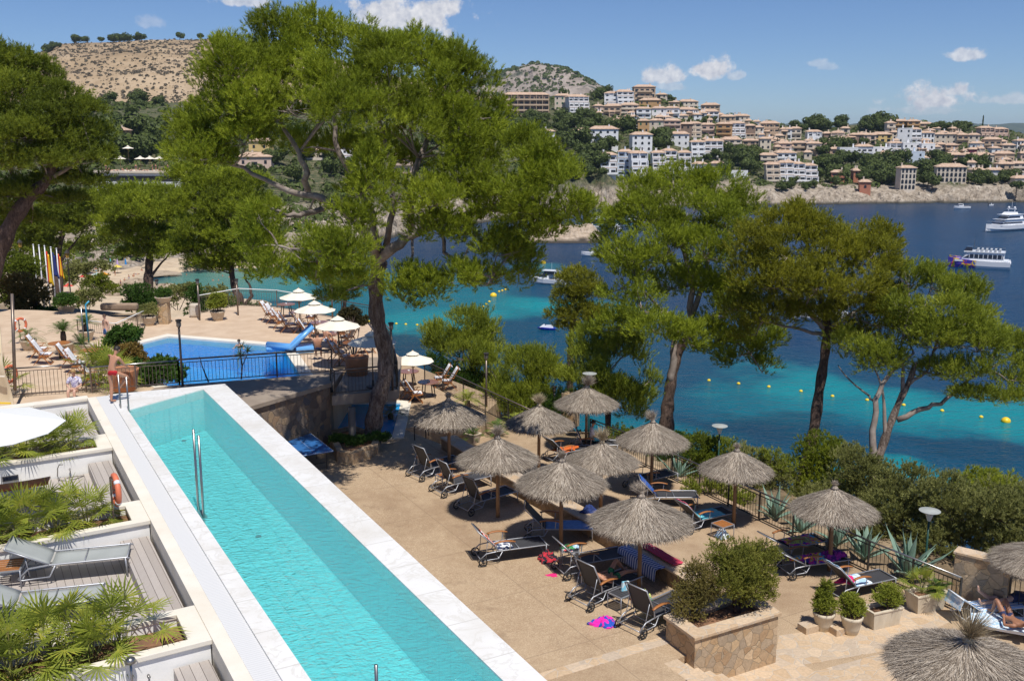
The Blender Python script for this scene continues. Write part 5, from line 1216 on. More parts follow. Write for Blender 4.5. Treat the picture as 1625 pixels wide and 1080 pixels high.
# ------------------------------------------------------------------ loungers
def torus_pts(c,r,axis,n=16): return [Vector(c) + Vector((r * math.cos(2 * math.pi * i / n),0,r * math.sin(2 * math.pi * i / n))) for i in range(n + 1)]
def lounger(ang,name='sun_lounger',sling=None,frame=None,wood=True,wheels=True,hgt=.34,Lf=1.32):
 """head end at x=0, hinge at x=.62, foot end at x=1.95"""
 sling = sling or M_sling; frame = frame or M_alu
 root = empty(name); W_ = .31; hx = .62
 b = MB()
 for s in (-1,1):
  y = s * W_
  b.tube([(.12,y,.16),(.30,y,hgt - .03),(hx,y,hgt),(hx + Lf - .06,y,hgt),(hx + Lf,y,hgt - .02)],.016,8)
  b.tube([(hx + Lf - .08,y,hgt),(hx + Lf - .06,y,.02)],.015,8)
  b.tube([(.12,y,.16),(.18,y,.13),(.62,y,.15),(.72,y,hgt - .01)],.013,8)
 for x,z in ((.18,.13),(.62,.16),(hx + Lf - .05,hgt),(hx + Lf - .07,.10),(hx + .55,hgt - .02)): b.tube([(x,-W_,z),(x,W_,z)],.013,6)
 ca,sa = math.cos(ang),math.sin(ang)
 b.build('frame',frame,root,True)
 b = MB(); b.grid(lambda u,v: Vector((hx + .02 + u * (Lf - .06),(v - .5) * 2 * (W_ - .012),hgt - .012 - .02 * math.sin(math.pi * v) - .008 * math.sin(math.pi * u))),10,6)
 o = b.build('seat',sling,root,True); m = o.modifiers.new('s','SOLIDIFY'); m.thickness = .008
 b = MB(); BLn = .74
 for s in (-1,1):
  b.tube([(hx,s * W_,hgt + .01),(hx - BLn * .5 * ca,s * W_,hgt + BLn * .5 * sa),(hx - BLn * ca - .03 * sa,s * W_,hgt + BLn * sa - .0)],.015,8)
 b.tube([(hx - BLn * ca - .03 * sa,-W_,hgt + BLn * sa),(hx - BLn * ca - .03 * sa,W_,hgt + BLn * sa)],.015,8)
 for s in (-1,1): b.tube([(hx - .42 * ca,s * (W_ - .03),hgt + .42 * sa),(.30,s * (W_ - .03),.17)],.010,6)
 br = b.build('backrest',frame,root,True)
 b = MB(); b.grid(lambda u,v: Vector((hx - (u * BLn) * ca,(v - .5) * 2 * (W_ - .012),hgt + .01 + u * BLn * sa - .015 * math.sin(math.pi * v))),8,5)
 o = b.build('sling',sling,br,True); m = o.modifiers.new('s','SOLIDIFY'); m.thickness = .008
 if wood:
  for s in (-1,1):
   y = s * (W_ + .02); b = MB()
   pts = [(.52,y,.57),(.62,y,.595),(.78,y,.60),(.94,y,.585),(1.02,y,.56)]
   b.grid(lambda u,v: Vector((.50 + .54 * u,y + (v - .5) * .06 * (1 + .25 * math.sin(u * math.pi)),.555 + .05 * math.sin(math.pi * (u * .9 + .08)) + .0)),8,2)
   o = b.build('armrest',M_teak,root,True); m = o.modifiers.new('s','SOLIDIFY'); m.thickness = .024
   q = MB(); q.tube([(.90,y,hgt),(.92,y,.56)],.012,6); q.tube([(.56,y,hgt),(.55,y,.56)],.012,6); q.build('support',frame,o)
 if wheels:
  for s in (-1,1):
   b = MB(); b.tube(torus_pts((.2,s * (W_ + .05),.115),.10,'y'),.017,8,cap=False)
   for k in range(5):
    t = 2 * math.pi * k / 5; b.tube([(.2,s * (W_ + .05),.115),(.2 + .1 * math.cos(t),s * (W_ + .05),.115 + .1 * math.sin(t))],.008,4)
   b.tube([(.2,s * W_,.115),(.2,s * (W_ + .075),.115)],.022,8); b.build('wheel',M_black,root,True)
 return root
def towel(name,label,loc,rz,L,W_,mat,drape=0.0,back=None,seed=1,zoff=0.0,cat='towel',h=.34):
 """cloth lying along a lounger's seat, optionally up its backrest (angle)"""
 rs = np.random.RandomState(seed); nu,nv = 22,10; fx = rs.rand(4) * 6
 def fn(u,v):
  x = u * L; y = (v - .5) * W_; wr = .012 * math.sin(9 * u + fx[0] + 3 * v) + .008 * math.sin(17 * v + fx[1] + 4 * u)
  z = h + .006 + abs(wr)
  if back is not None and x < 0: pass
  ov = abs(y) - .30
  if ov > 0: z -= ov * 1.6; y = math.copysign(.30 + ov * .35,y)
  return Vector((x,y,z + zoff))
 b = MB(); b.grid(fn,nu,nv); o = b.build(name,mat,None,True); m = o.modifiers.new('s','SOLIDIFY'); m.thickness = .012; m.offset = 1
 o.location = loc; o.rotation_euler = (0,0,rz); return tag(o,label,cat)
def heap(name,label,loc,size,mat,seed=1,cat='towel',rz=0,lumps=5):
 """crumpled pile of cloth"""
 rs = np.random.RandomState(seed); fx = rs.rand(6) * 6
 def fn(u,v):
  a = 2 * math.pi * u; r = math.sin(math.pi * v / 2); k = 1 + .22 * math.sin(3 * a + fx[0]) + .14 * math.sin(7 * a + fx[1] + 5 * v)
  zz = math.cos(math.pi * v / 2) * (1 + .35 * math.sin(5 * a + fx[2]) * r + .2 * math.sin(11 * v * 2 + 3 * a))
  return Vector((math.cos(a) * r * size[0] / 2 * k,math.sin(a) * r * size[1] / 2 * k,max(.002,zz * size[2] * (1 - .4 * r))))
 b = MB(); b.grid(fn,36,14); o = b.build(name,mat,None,True); o.location = loc; o.rotation_euler = (0,0,rz); return tag(o,label,cat)
protos = {k: lounger(R(a)) for k,a in (('up',68),('mid',48),('low',30))}; used = set()
LNG = {}
def place_lounger(key,wpx,fpx,z,label,kind,group='dark loungers on the sunbathing terraces'):
 a = P(wpx[0],wpx[1],z); f = P(fpx[0],fpx[1],z); d = (f - a); rz = math.atan2(d.y,d.x); d.normalize()
 o = protos[kind] if kind not in used else copy_tree(protos[kind]); used.add(kind)
 put(o,a - d * .22,rz,label,group,1.12); o['category'] = 'sun lounger'; LNG[key] = (a - d * .22,rz); return o
place_lounger('L1',(659,760),(733,740),LT,'dark lounger nearest the huge pine, its upright back to the pool','up')
place_lounger('L2',(695,785),(768,768),LT,'dark lounger in sun with a raised back, second from the huge pine','up')
place_lounger('L3',(736,813),(812,792),LT,'dark lounger whose foot passes behind a parasol post, third from the huge pine','up')
place_lounger('L4',(838,851),(924,852),LT,'dark lounger spread with a plain blue towel','mid')
place_lounger('L5',(760,890),(850,878),LT,'dark lounger set out towards the lap pool with a red and white cloth on it','mid')
place_lounger('L6',(890,912),(985,895),LT,'empty dark lounger behind the sleeping man','mid')
place_lounger('L7',(920,962),(1000,930),LT,'dark lounger with upright back on which the man in green shorts lies','up')
place_lounger('L8',(1001,1004),(1078,968),LT,'dark lounger with its foot against the stone planter','up')
place_lounger('R1',(872,733),(925,722),RT,'lounger with orange cushions under the farther thatch','mid')
place_lounger('R2',(905,716),(962,716),RT,'lounger beside the man in white, its back raised high','up')
place_lounger('R3',(1003,778),(1068,762),RT,'navy lounger at the railing under the parasol by the dark trunk','low')
place_lounger('R4',(1018,800),(1092,800),RT,'lounger with a blue towel over its back and an empty sunlit seat','mid')
place_lounger('R5',(1083,842),(1150,826),RT,'lounger with a turquoise towel under the ragged parasol','mid')
place_lounger('R6',(1222,886),(1290,872),RT,'lounger with a yellow green cloth at the railing','low')
place_lounger('R7',(1246,912),(1318,902),RT,'lounger heaped with bright towels left of the parasol post','low')
place_lounger('R8',(1322,948),(1405,930),RT,'lounger with a pale blue towel on its back and a pink cloth','mid')
def on(key,x,y=0.0,z=0.0):
 loc,rz = LNG[key]; x *= 1.12; y *= 1.12; z *= 1.12; return loc + Vector((math.cos(rz) * x - math.sin(rz) * y,math.sin(rz) * x + math.cos(rz) * y,z)),rz
def tw(key,name,label,x,L,W_,m,seed=1,**k): p,rz = on(key,x); o = towel(name,label,p,rz,L,W_,m,seed=seed,**k); o.scale = (1.12,) * 3; return o
tw('L4','towel','plain blue towel spread along a lounger under the broad parasol',.66,1.22,.64,BLUE_T,2)
tw('R5','towel','turquoise striped towel on the lounger under the ragged parasol',.68,.85,.60,TURQ_T,3)
tw('R6','towel','patterned towel under the yellow green cloth',.7,1.0,.62,MULTI_T,4)
tw('L5','towel','white and dark blue cloth crumpled on the lounger nearest the lap pool',.60,.42,.55,cloth_mat('white_blue_cloth',(.7,.72,.75),(.03,.05,.12),(.6,.6,.62),scale=8),5)
p,rz = on('R6',1.15,0,.345); heap('towel','crumpled yellow green cloth on the lounger at the railing',p,(.75,.5,.10),YEL_T,3,rz=rz)
p,rz = on('R7',.95,0,.345); heap('towel','heap of orange, purple and blue towels on a lounger',p,(1.1,.6,.16),MULTI_T,4,rz=rz)
p,rz = on('R7',1.55,0,.345); heap('towel','purple towel bunched by the parasol post',p,(.8,.6,.18),PURP_T,5,rz=rz)
p,rz = on('R8',.62,.05,.345); heap('towel','bright pink cloth on the pale blue towelled lounger',p,(.6,.35,.14),PINK_T,6,rz=rz)
tw('R8','towel','pale blue patterned towel on the lounger behind the pots',.64,.5,.62,LBL_T,7)
p,rz = on('R1',.9,0,.345); heap('cushion','orange cushion on the far lounger',p,(1.1,.55,.12),OR_T,7,'cushion',rz)
def backcloth(key,ang,name,label,m,u0=.25,u1=1.05,w=.58,red=False):
 loc,rz = LNG[key]; ca,sa = math.cos(ang),math.sin(ang)
 b = MB(); b.grid(lambda u,v: Vector((.62 - (u0 + (u1 - u0) * u) * .74 * ca + .02 * sa,(v - .5) * w,.35 + (u0 + (u1 - u0) * u) * .74 * sa + .025 * ca + .01 * math.sin(12 * v + 5 * u))),8,8)
 o = b.build(name,m,None,True); mm = o.modifiers.new('s','SOLIDIFY'); mm.thickness = .014; mm.offset = 1; o.location = loc; o.rotation_euler = (0,0,rz); o.scale = (1.12,) * 3; return tag(o,label,'towel')
backcloth('R4',R(48),'towel','dark blue towel hung over a raised lounger back',cloth_mat('deep_blue_towel',(.02,.08,.35),(.03,.12,.45)),0,1.0)
backcloth('L5',R(48),'towel','red and white patterned cloth hanging on a lounger back',cloth_mat('red_white_cloth',(.70,.10,.03),(.75,.72,.70),(.6,.06,.02),scale=9),.05,.75,.4)
backcloth('R5',R(48),'towel','pink and red cloth over the top of a lounger back',cloth_mat('pink_red_cloth',(.75,.05,.15),(.8,.25,.35),(.7,.03,.08),scale=12),.6,1.03,.5)
backcloth('R8',R(48),'towel','pale blue and white towel lying up a lounger back',LBL_T,0,1.0)
# towels over the dividing wall
wd = (W1[5] - W1[4]).normalized(); wr_ = math.atan2(wd.y,wd.x)
def wall_towel(px,py,L,W_,m,label,hang=.0,seed=1,zz=0):
 q = P(px,py,wt + .06); b = MB()
 def fn(u,v):
  y = (v - .5) * W_; z = .012 + abs(.01 * math.sin(11 * u + seed) + .008 * math.sin(14 * v))
  if v < .25 and hang: y = -.25 * W_ - .0 - (.25 - v) * .1; z = .012 - (.25 - v) * 4 * hang
  return Vector(((u - .5) * L,y,z))
 b.grid(fn,18,14); o = b.build('towel',m,None,True); mm = o.modifiers.new('s','SOLIDIFY'); mm.thickness = .014; mm.offset = 1
 o.location = (q.x,q.y,wt + .055 + zz); o.rotation_euler = (0,0,wr_); return tag(o,label,'towel')
wall_towel(1015,885,1.7,.42,STR_T,'blue and white checked towel draped over the edge of the dividing wall',.32,2)
wall_towel(1048,880,1.55,.34,RED_T,'dark pink towel lying on the flagstone wall top beside the checked one',0,4,.02)

# ------------------------------------------------------------------ small metal side tables
def side_table(loc,rz,label,top=None,s=.46,h=.42):
 root = empty('side_table',loc,rz,label,'side table','low metal side tables')
 b = MB()
 for x in (-1,1):
  for y in (-1,1):
   q = MB(); q.tube([(x * s / 2,y * s / 2,0),(x * s / 2,y * s / 2,h)],.014,6); q.build('leg',M_alu,root,True)
 for x in (-1,1): b.bar((x * s / 2,-s / 2,h),(x * s / 2,s / 2,h),.03); b.bar((-s / 2,x * s / 2,h),(s / 2,x * s / 2,h),.028)
 for x in (-1,1): b.bar((x * s / 2,-s / 2,h - .12),(x * s / 2,s / 2,h - .12),.018)
 b.build('frame',M_alu,root)
 b = MB()
 for k in range(6): b.box((0,-s / 2 + .045 + k * (s - .09) / 5,h + .004),(s - .03,.058,.014))
 b.build('table_top',top or M_sling,root); return root
t1 = at(905,893,LT); side_table(t1,LNG['L4'][1],'side table covered with green and white beach things beside the broad parasol post')
heap('towel','green cloth on the side table by the broad parasol post',t1 + Vector((-.08,.05,.43)),(.36,.26,.1),GREEN_T,3)
heap('magazine','folded red and white paper on the side table by the broad parasol post',t1 + Vector((-.05,-.12,.43)),(.3,.16,.04),cloth_mat('red_white_paper',(.6,.1,.1),(.75,.75,.72),(.2,.2,.3),scale=14),4,'paper')
heap('bag','small blue bag on the side table by the broad parasol post',t1 + Vector((.12,.08,.43)),(.2,.14,.1),LBL_T,5,'bag')
t2 = at(706,772,LT); side_table(t2,LNG['L2'][1],'side table tucked between the two loungers nearest the huge pine',M_teak)
t3 = at(985,965,LT); side_table(t3,LNG['L7'][1],'side table beside the lying man with a blue packet on it')
b = MB(); b.box((0,0,.12),(.20,.05,.24)); o = b.build('packet',cloth_mat('light_blue_packet',(.25,.65,.85),(.7,.85,.9),(.2,.5,.8),scale=11)); o.location = t3 + Vector((.1,.12,.43)); o.rotation_euler = (0,.1,.5); tag(o,'light blue packet standing on the table by the lying man','packet')
t4 = at(1146,852,RT); side_table(t4,LNG['R5'][1] + .1,'side table with a wooden top under the ragged parasol',M_teak,.5,.45)
heap('bag','blue and white beach bag under the wooden topped side table',t4 + Vector((0,0,.0)),(.42,.34,.3),LBL_T,9,'bag')
heap('bag','shiny pink and blue bag lying on the terrace by the upright loungers',at(958,990,LT),(.62,.40,.2),cloth_mat('pink_blue_bag',(.75,.02,.38),(.02,.08,.45),(.85,.05,.45),scale=6),10,'bag')
heap('bag','green and yellow patterned bag beside the large parasol post',at(1022,962,LT),(.42,.3,.42),cloth_mat('green_bag',(.05,.30,.10),(.6,.65,.2),(.03,.3,.35),(.8,.3,.1),scale=12),11,'bag')
heap('bag','dark red and black bag on the ground behind the small table',at(868,890,LT),(.5,.35,.3),cloth_mat('black_red_bag',(.02,.02,.03),(.5,.03,.05),(.02,.02,.025),scale=9),12,'bag')
o = heap('flip_flops','pair of pink flip flops on the terrace in front of the empty lounger',at(876,912,LT),(.3,.22,.03),PINK_T,13,'shoes')
heap('bag','dark blue bag half hidden behind the flagstone wall top',at(935,812,wt + .06),(.5,.3,.22),NAVY_T,14,'bag')

# ------------------------------------------------------------------ table tennis table
c = [P(422,678,LT + .76),P(472.6,672,LT + .76),P(532,715.6,LT + .76),P(471,723,LT + .76)]
ctr = sum(c,Vector()) / 4; dl = ((c[2] - c[1]) + (c[3] - c[0])) ; rz = math.atan2(dl.y,dl.x)
root = empty('table_tennis_table',(ctr.x,ctr.y,LT),rz,'blue table tennis table in the pine shade below the rubble wall','table'); tts = ((c[2] - c[1]).length + (c[3] - c[0]).length) / 2 / 2.74; tws = ((c[3] - c[2]).length + (c[1] - c[0]).length) / 2 / 1.525; root.scale = (tts,tws,1); print('TT',tts,tws)
for s in (-1,1):
 b = MB(); b.box((s * .688,0,.745),(1.366,1.525,.03)); o = b.build('table_top',M_ttblue,root,bevel=.004)
 q = MB()
 for (cx,cy,sx,sy) in ((0,.752,1.366,.02),(0,-.752,1.366,.02),(.672,0,.02,1.48),(0,0,1.3,.006)): q.box((s * .688 + s * cx,cy,.7615),(sx,sy,.002))
 q.build('marking',M_towelw,o)
b = MB()
for x in (-1.1,1.1):
 for y in (-.6,.6): b.tube([(x,y,0),(x,y,.73)],.02,6)
 b.bar((x,-.6,.25),(x,.6,.25),.03); b.bar((x,-.6,.7),(x,.6,.7),.04)
for y in (-.6,.6): b.bar((-1.1,y,.69),(1.1,y,.69),.03); b.bar((-.35,y,.69),(-.35,y,.06),.025); b.bar((.35,y,.69),(.35,y,.06),.025)
b.build('frame',M_iron,root); b = MB(); b.box((0,0,.838),(.01,1.83,.15));
n_ = MB()
for k in range(19): n_.bar((0,-.9 + k * .1,.765),(0,-.9 + k * .1,.91),.006)
n_.bar((0,-.91,.91),(0,.91,.91),.012); n_.bar((0,-.91,.84),(0,.91,.84),.006); n_.bar((0,-.91,.80),(0,.91,.80),.006); n_.build('net',M_iron,root)
for y in (-.88,.88): b = MB(); b.bar((0,y,.72),(0,y,.93),.03); b.build('net_post',M_iron,root)

# ------------------------------------------------------------------ teak chairs, round tables, canvas parasols
def make_chair():
 root = empty('deck_chair')
 b = MB()
 for s in (-1,1):
  y = s * .26; b.bar((-.42,y,.0),(.14,y,.62),.035,.025); b.bar((.28,y,0),(-.10,y,.42),.035,.025); b.bar((-.22,y,.34),(.30,y,.40),.035,.03)
 b.bar((.28,-.26,.03),(.28,.26,.03),.03); b.build('frame',M_teak,root)
 b = MB()
 for s in (-1,1): b.bar((-.12,s * .24,.36),(-.50,s * .24,1.08),.035,.025)
 for k in range(6): t = k / 5; b.bar((-.16 - .32 * t,-.24,.44 + .6 * t),(-.16 - .32 * t,.24,.44 + .6 * t),.05,.015)
 b.build('backrest',M_teak,root)
 b = MB()
 for k in range(7): b.box((-.14 + k * .07,0,.39 + k * .004),(.055,.5,.018))
 b.build('seat',M_teak,root)
 b = MB(); b.grid(lambda u,v: Vector((-.10 - .42 * u + .03,(v - .5) * .44,.42 + .70 * u + .012 * math.sin(9 * v))) if u < 1 else Vector((-.56,(v - .5) * .44,.95)),8,5)
 o = b.build('towel_cover',M_towelw,root,True); m = o.modifiers.new('s','SOLIDIFY'); m.thickness = .03
 for s in (-1,1): b = MB(); b.bar((-.28,s * .28,.60),(.22,s * .28,.62),.05,.02); b.build('armrest',M_teak,root)
 b = MB(); b.box((.06,0,.44),(.42,.44,.06)); b.build('cushion',M_towelw,root,bevel=.02)
 return root
def make_rtable(r=.48,h=.72,m=None):
 root = empty('round_table'); b = MB(); b.lathe([(r,h - .03),(r + .01,h - .015),(r,h)],n=28); b.build('table_top',m or M_tabletop,root)
 for k in range(4):
  a = k * math.pi / 2 + .78; b = MB(); b.bar((r * .55 * math.cos(a),r * .55 * math.sin(a),h - .03),(r * .75 * math.cos(a),r * .75 * math.sin(a),0),.035); b.build('leg',M_iron if m is None else m,root)
 b = MB(); b.lathe([(.05,h),(.055,h + .05),(.03,h + .06)],n=10); b.build('ashtray',M_towelw,root); return root
def make_ped(r=.46,h=.74):
 root = empty('pedestal_table'); b = MB(); b.lathe([(r,h - .025),(r,h)],n=28); b.build('table_top',M_teak,root); b = MB(); b.tube([(0,0,0),(0,0,h - .02)],.045,10); b.lathe([(.22,0),(.2,.03),(.05,.05)],n=14); b.build('pedestal',M_iron,root,True); return root
CH = make_chair(); chn = 0
def chair(px,py,z,rz,label,group='teak deck chairs with white towels'):
 global chn
 o = CH if chn == 0 else copy_tree(CH); chn += 1; put(o,at(px,py,z),rz,label,group); o['category'] = 'chair'; return o
RTB = make_rtable(); rtn = 0
def rtable(px,py,z,label):
 global rtn
 o = RTB if rtn == 0 else copy_tree(RTB); rtn += 1; put(o,at(px,py,z),rtn * .5,label,'round tables under the canvas parasols'); o['category'] = 'table'; return o
def make_parasol(r=.96,rise=.36,post=1.78,nside=8,m=None):
 root = empty('canvas_parasol'); b = MB()
 vs = [(0,0,post + rise)]; nr = 4
 for j in range(1,nr + 1):
  for k in range(nside * 2):
   a = 2 * math.pi * k / (nside * 2); t = j / nr; rr = r * t * (1 if k % 2 == 0 else .955); vs.append((rr * math.cos(a),rr * math.sin(a),post + rise * (1 - t ** .92) - (.0 if k % 2 == 0 else .03 * t)))
 n2 = nside * 2; fs = [(0,1 + k,1 + (k + 1) % n2) for k in range(n2)]
 for j in range(nr - 1):
  for k in range(n2): a = 1 + j * n2; k2 = (k + 1) % n2; fs.append((a + k,a + n2 + k,a + n2 + k2,a + k2))
 b.add(vs,fs); o = b.build('canopy',m or M_canvas,root); mm = o.modifiers.new('s','SOLIDIFY'); mm.thickness = .012
 b = MB(); b.lathe([(.30,post + rise - .06),(.2,post + rise + .0),(.06,post + rise + .07),(.03,post + rise + .10)],n=8,capb=False); b.build('vent',m or M_canvas,o)
 b = MB(); b.tube([(0,0,0),(0,0,post + rise + .14)],.024,10); b.build('pole',M_post,root,True)
 b = MB()
 for k in range(nside): a = 2 * math.pi * k / nside; b.tube([(0,0,post + rise - .05),(r * .97 * math.cos(a),r * .97 * math.sin(a),post - .025)],.008,4); b.tube([(0,0,post - .35),(r * .5 * math.cos(a),r * .5 * math.sin(a),post + rise * .42)],.007,4)
 b.build('ribs',M_post,root)
 b = MB(); b.lathe([(.26,0),(.26,.06),(.05,.08),(.04,.3)],n=16); b.build('base',M_iron,root); return root
PR = make_parasol();
def canopy_at(px,py,z,hh=1.96):
 q = P(px,py,z + hh); return Vector((q.x,q.y,z))
for i,(px,py,z,l) in enumerate(((474,466,DK,'cream canvas parasol farthest away by the deck railing'),(499,486,DK,'cream canvas parasol second from the far end of the deck'),(536,511,DK,'cream canvas parasol over the tables behind the slide'),
         (590,536,DK,'cream canvas parasol half hidden by the thick pine trunk'),(655,566,LT,'cream canvas parasol on the lower terrace right of the thick trunk'))):
 o = PR if i == 0 else copy_tree(PR); put(o,canopy_at(px,py,z),i * .35,l,'cream canvas parasols along the pool deck'); o['category'] = 'parasol'
big = make_parasol(1.75,.42,2.3,6,M_wcanvas); q = D(-38,668,21.5); put(big,Vector((q.x,q.y,PZ - .62)),.35,'large white canvas parasol at the picture edge over the planter bays'); big['category'] = 'parasol'
big.name = 'canvas_parasol'
zz = q.z - (PZ - .62) - 2.4
big.scale = (1,1,1)
for (px,py,z,l) in ((455,503,DK,'round table under the farthest canvas parasol'),(478,516,DK,'round brown table between the two farthest canvas parasols'),(508,534,DK,'round table behind the blue slide'),(533,552,DK,'round table beside the bathing couple'),(562,568,DK,'round table beside the big terracotta tub'),(649,612,LT,'dark round table under the canvas parasol right of the trunk'),(680,630,LT,'red brown round table between four deck chairs')): rtable(px,py,z,l)
for (px,py,z,rz,l) in ((429,509,DK,-.1,'deck chair first in the row at the far end of the deck'),(437,513,DK,-.1,'deck chair second in the row at the far end of the deck'),(447,521,DK,.2,'deck chair third in the row, before the farthest table'),(458,527,DK,.2,'deck chair nearest the pool in the farthest row'),
         (496,515,DK,3.0,'deck chair facing the pool under the second canvas parasol'),(478,527,DK,.3,'deck chair left of the table behind the slide'),(490,540,DK,.2,'deck chair just behind the top of the slide'),(531,532,DK,2.8,'deck chair at the railing side of the third parasol'),
         (536,573,DK,.4,'deck chair nearest the bather with raised arms'),(548,580,DK,.4,'deck chair in front of the fourth parasol'),(579,560,DK,2.6,'deck chair just left of the thick trunk'),(553,548,DK,2.7,'deck chair with a navy towel by the railing'),
         (648,633,LT,.2,'deck chair nearest the bridge on the lower terrace'),(660,638,LT,.2,'deck chair left of the red brown round table'),(699,613,LT,3.3,'deck chair behind the red brown table with its towel showing'),(711,618,LT,3.3,'deck chair nearest the railing beyond the red brown table'),
         (622,588,LT,.6,'deck chair behind the dark round table'),
         (64,568,DK,.2,'deck chair beside the round teak table, nearer the pots'),(72,577,DK,.2,'deck chair at the round teak table, nearer the lap pool'),(112,583,DK,.2,'deck chair behind the man, by the second teak table'),(126,592,DK,.1,'deck chair right of the man in red, at the second teak table'),(148,612,DK,.3,'deck chair behind the fence by the fan palm tub')):
 chair(px,py,z,rz,l)
pt = make_ped(); put(pt,at(96,570,DK),0,'round teak pedestal table on the upper deck, farther from the camera','teak pedestal tables on the upper deck'); pt['category'] = 'table'
p2 = copy_tree(pt); put(p2,at(147,582,DK),0,'round teak pedestal table on the upper deck, nearer the man in red trunks')

# ------------------------------------------------------------------ railings
def railing(name,label,pts,h=1.0,post_gap=1.6,bar_gap=.13,m=None,rail_m=None,group='metal railings',bars=True,top_r=.028,post_w=.05):
 """pts: ground points (Vector); parts: top rail, posts, bars"""
 m = m or M_iron; o0 = pts[0]; root = empty(name,o0,0,label,'railing',group); q = [p - o0 for p in pts]
 b = MB(); b.tube([p + Vector((0,0,h)) for p in q],top_r,8); b.build('top_rail',rail_m or M_steel,root,True)
 bb = MB()
 for a,c in zip(q[:-1],q[1:]):
  L = (c - a).length; n_ = max(1,round(L / post_gap)); u = (c - a) / n_
  for k in range(n_ + (1 if c is q[-1] else 0)):
   pb = MB(); x = a + u * k; pb.bar(x,x + Vector((0,0,h)),post_w); pb.build('post',m,root)
  if bars:
   bb.bar(a + Vector((0,0,.09)),c + Vector((0,0,.09)),.03); bb.bar(a + Vector((0,0,h - .12)),c + Vector((0,0,h - .12)),.025)
   nb = int(L / bar_gap)
   for k in range(1,nb): x = a.lerp(c,k / nb); bb.bar(x + Vector((0,0,.09)),x + Vector((0,0,h - .12)),.013)
 if bars: bb.build('bars',m,root)
 return root
V3 = lambda p,z: Vector((p.x,p.y,z))
railing('railing','long seaward railing with a steel handrail from the stone pier to the nearer pier',[V3(p,RT) for p in (Vector((11.95,25.0,0)),Vector((10.36,27.46,0)),Vector((8.92,30.19,0)),Vector((6.7,34.3,0)),Vector((4.39,38.52,0)),Vector((3.25,40.3,0)))],1.0,1.7)
railing('railing','seaward railing beyond the lower deck chairs, with a brown handrail',[at(674,606,LT),at(770,655,LT),at(846,693,LT)],1.05,1.8,rail_m=M_rail)
wk = [V3(wkA,WK),at(440,598,WK),V3(wkB,WK)]
railing('railing','fence of thin bars between the walkway and the blue pool',wk,.95,2.4,.13,M_iron,M_rail,top_r=.035)
railing('railing','fence with a steel rail behind the lap pool, left of the tall lamp post',[at(146,622,WK),V3(wkA,WK)],.92,2.0,.13,M_rail,M_steel)
railing('railing','fence with a steel rail in front of the teak tables, behind the white garden wall',[at(-6,632,DK),at(137,622,DK)],1.1,3.2,.13,M_rail,M_steel)
railing('railing','railing along the front of the footbridge',[at(520,605,WK) + Vector((.1,.1,-.45)),Vector((sl[0].x + .1,sl[0].y + .12,DK)),Vector((sl[1].x - .08,sl[1].y + .1,DK))],.95,2.6,.13,M_iron,M_rail,top_r=.035)
railing('railing','railing down the seaward side of the deck behind the canvas parasols',[at(500,499,DK),at(588,515,DK),at(620,558,DK),Vector((sl[1].x - .08,sl[1].y + .5,DK))],1.0,2.0,.14,M_iron,M_rail)
railing('railing','far deck railing with a white handrail above the cove',[at(318,497,DK),at(380,485,DK),at(440,488,DK),at(500,499,DK)],1.0,4.0,.16,M_rail,simple('white_rail',(.75,.75,.74),rough=.4),bars=True)
railing('railing','railing in front of the rounded stone and garden path beyond the blue pool',[at(125,538,DK - .4),at(186,545,DK - .4),at(250,514,DK - .1)],1.0,2.4,.14,M_rail,simple('pale_handrail',(.7,.7,.68),rough=.4))
gA = P(1594,978,RT) + gd * .02 + gn * .2
railing('railing','short barred gate panel beyond the nearer stone pier',[V3(gA,RT),V3(gA + gd * 2.2,RT)],1.2,2.2,.12)
# two bent handrails by the steps near the huge pine
root = empty('handrail',at(658,698,LT),0,'pair of bent dark handrails beside the first thatched parasol','handrail')
for dx,dy in ((0,0),(.42,.25)):
 b = MB(); b.tube([(dx,dy,0),(dx,dy,.78),(dx + .22,dy + .1,.98),(dx + .45,dy + .5,.98),(dx + .5,dy + .6,.0)],.02,8); b.build('rail',M_iron,root,True)

# ------------------------------------------------------------------ pool ladders
def ladder(px,py,label,h=1.35,low=-.75,rz=0,treads=3,gap=.5,depth=None):
 q = P(px,py,PZ); root = empty('pool_ladder',(q.x,q.y,PZ),rz,label,'pool ladder','steel ladders of the lap pool')
 for s in (-.5,.5):
  b = MB(); b.tube([(0,s * gap,low),(0,s * gap,h)],.025,10); b.build('handrail',M_steel,root,True)
 for k in range(treads): b = MB(); b.box((0,0,low + .12 + k * .26),(.16,gap,.03)); b.build('tread',M_steel,root)
 return root
az = math.atan2(U.y,U.x) - math.pi / 2
ladder(319,812,'pair of tall upright steel handrails at the planter side of the lap pool',1.75,-.7,az,gap=.5)
ladder(198,649,'steel ladder at the far corner of the lap pool beside the man',1.0,-.7,az + .4,gap=.42)
ladder(609,1130,'steel handrail tip nearest the camera in the lap pool',.6,-.7,az,gap=.5)

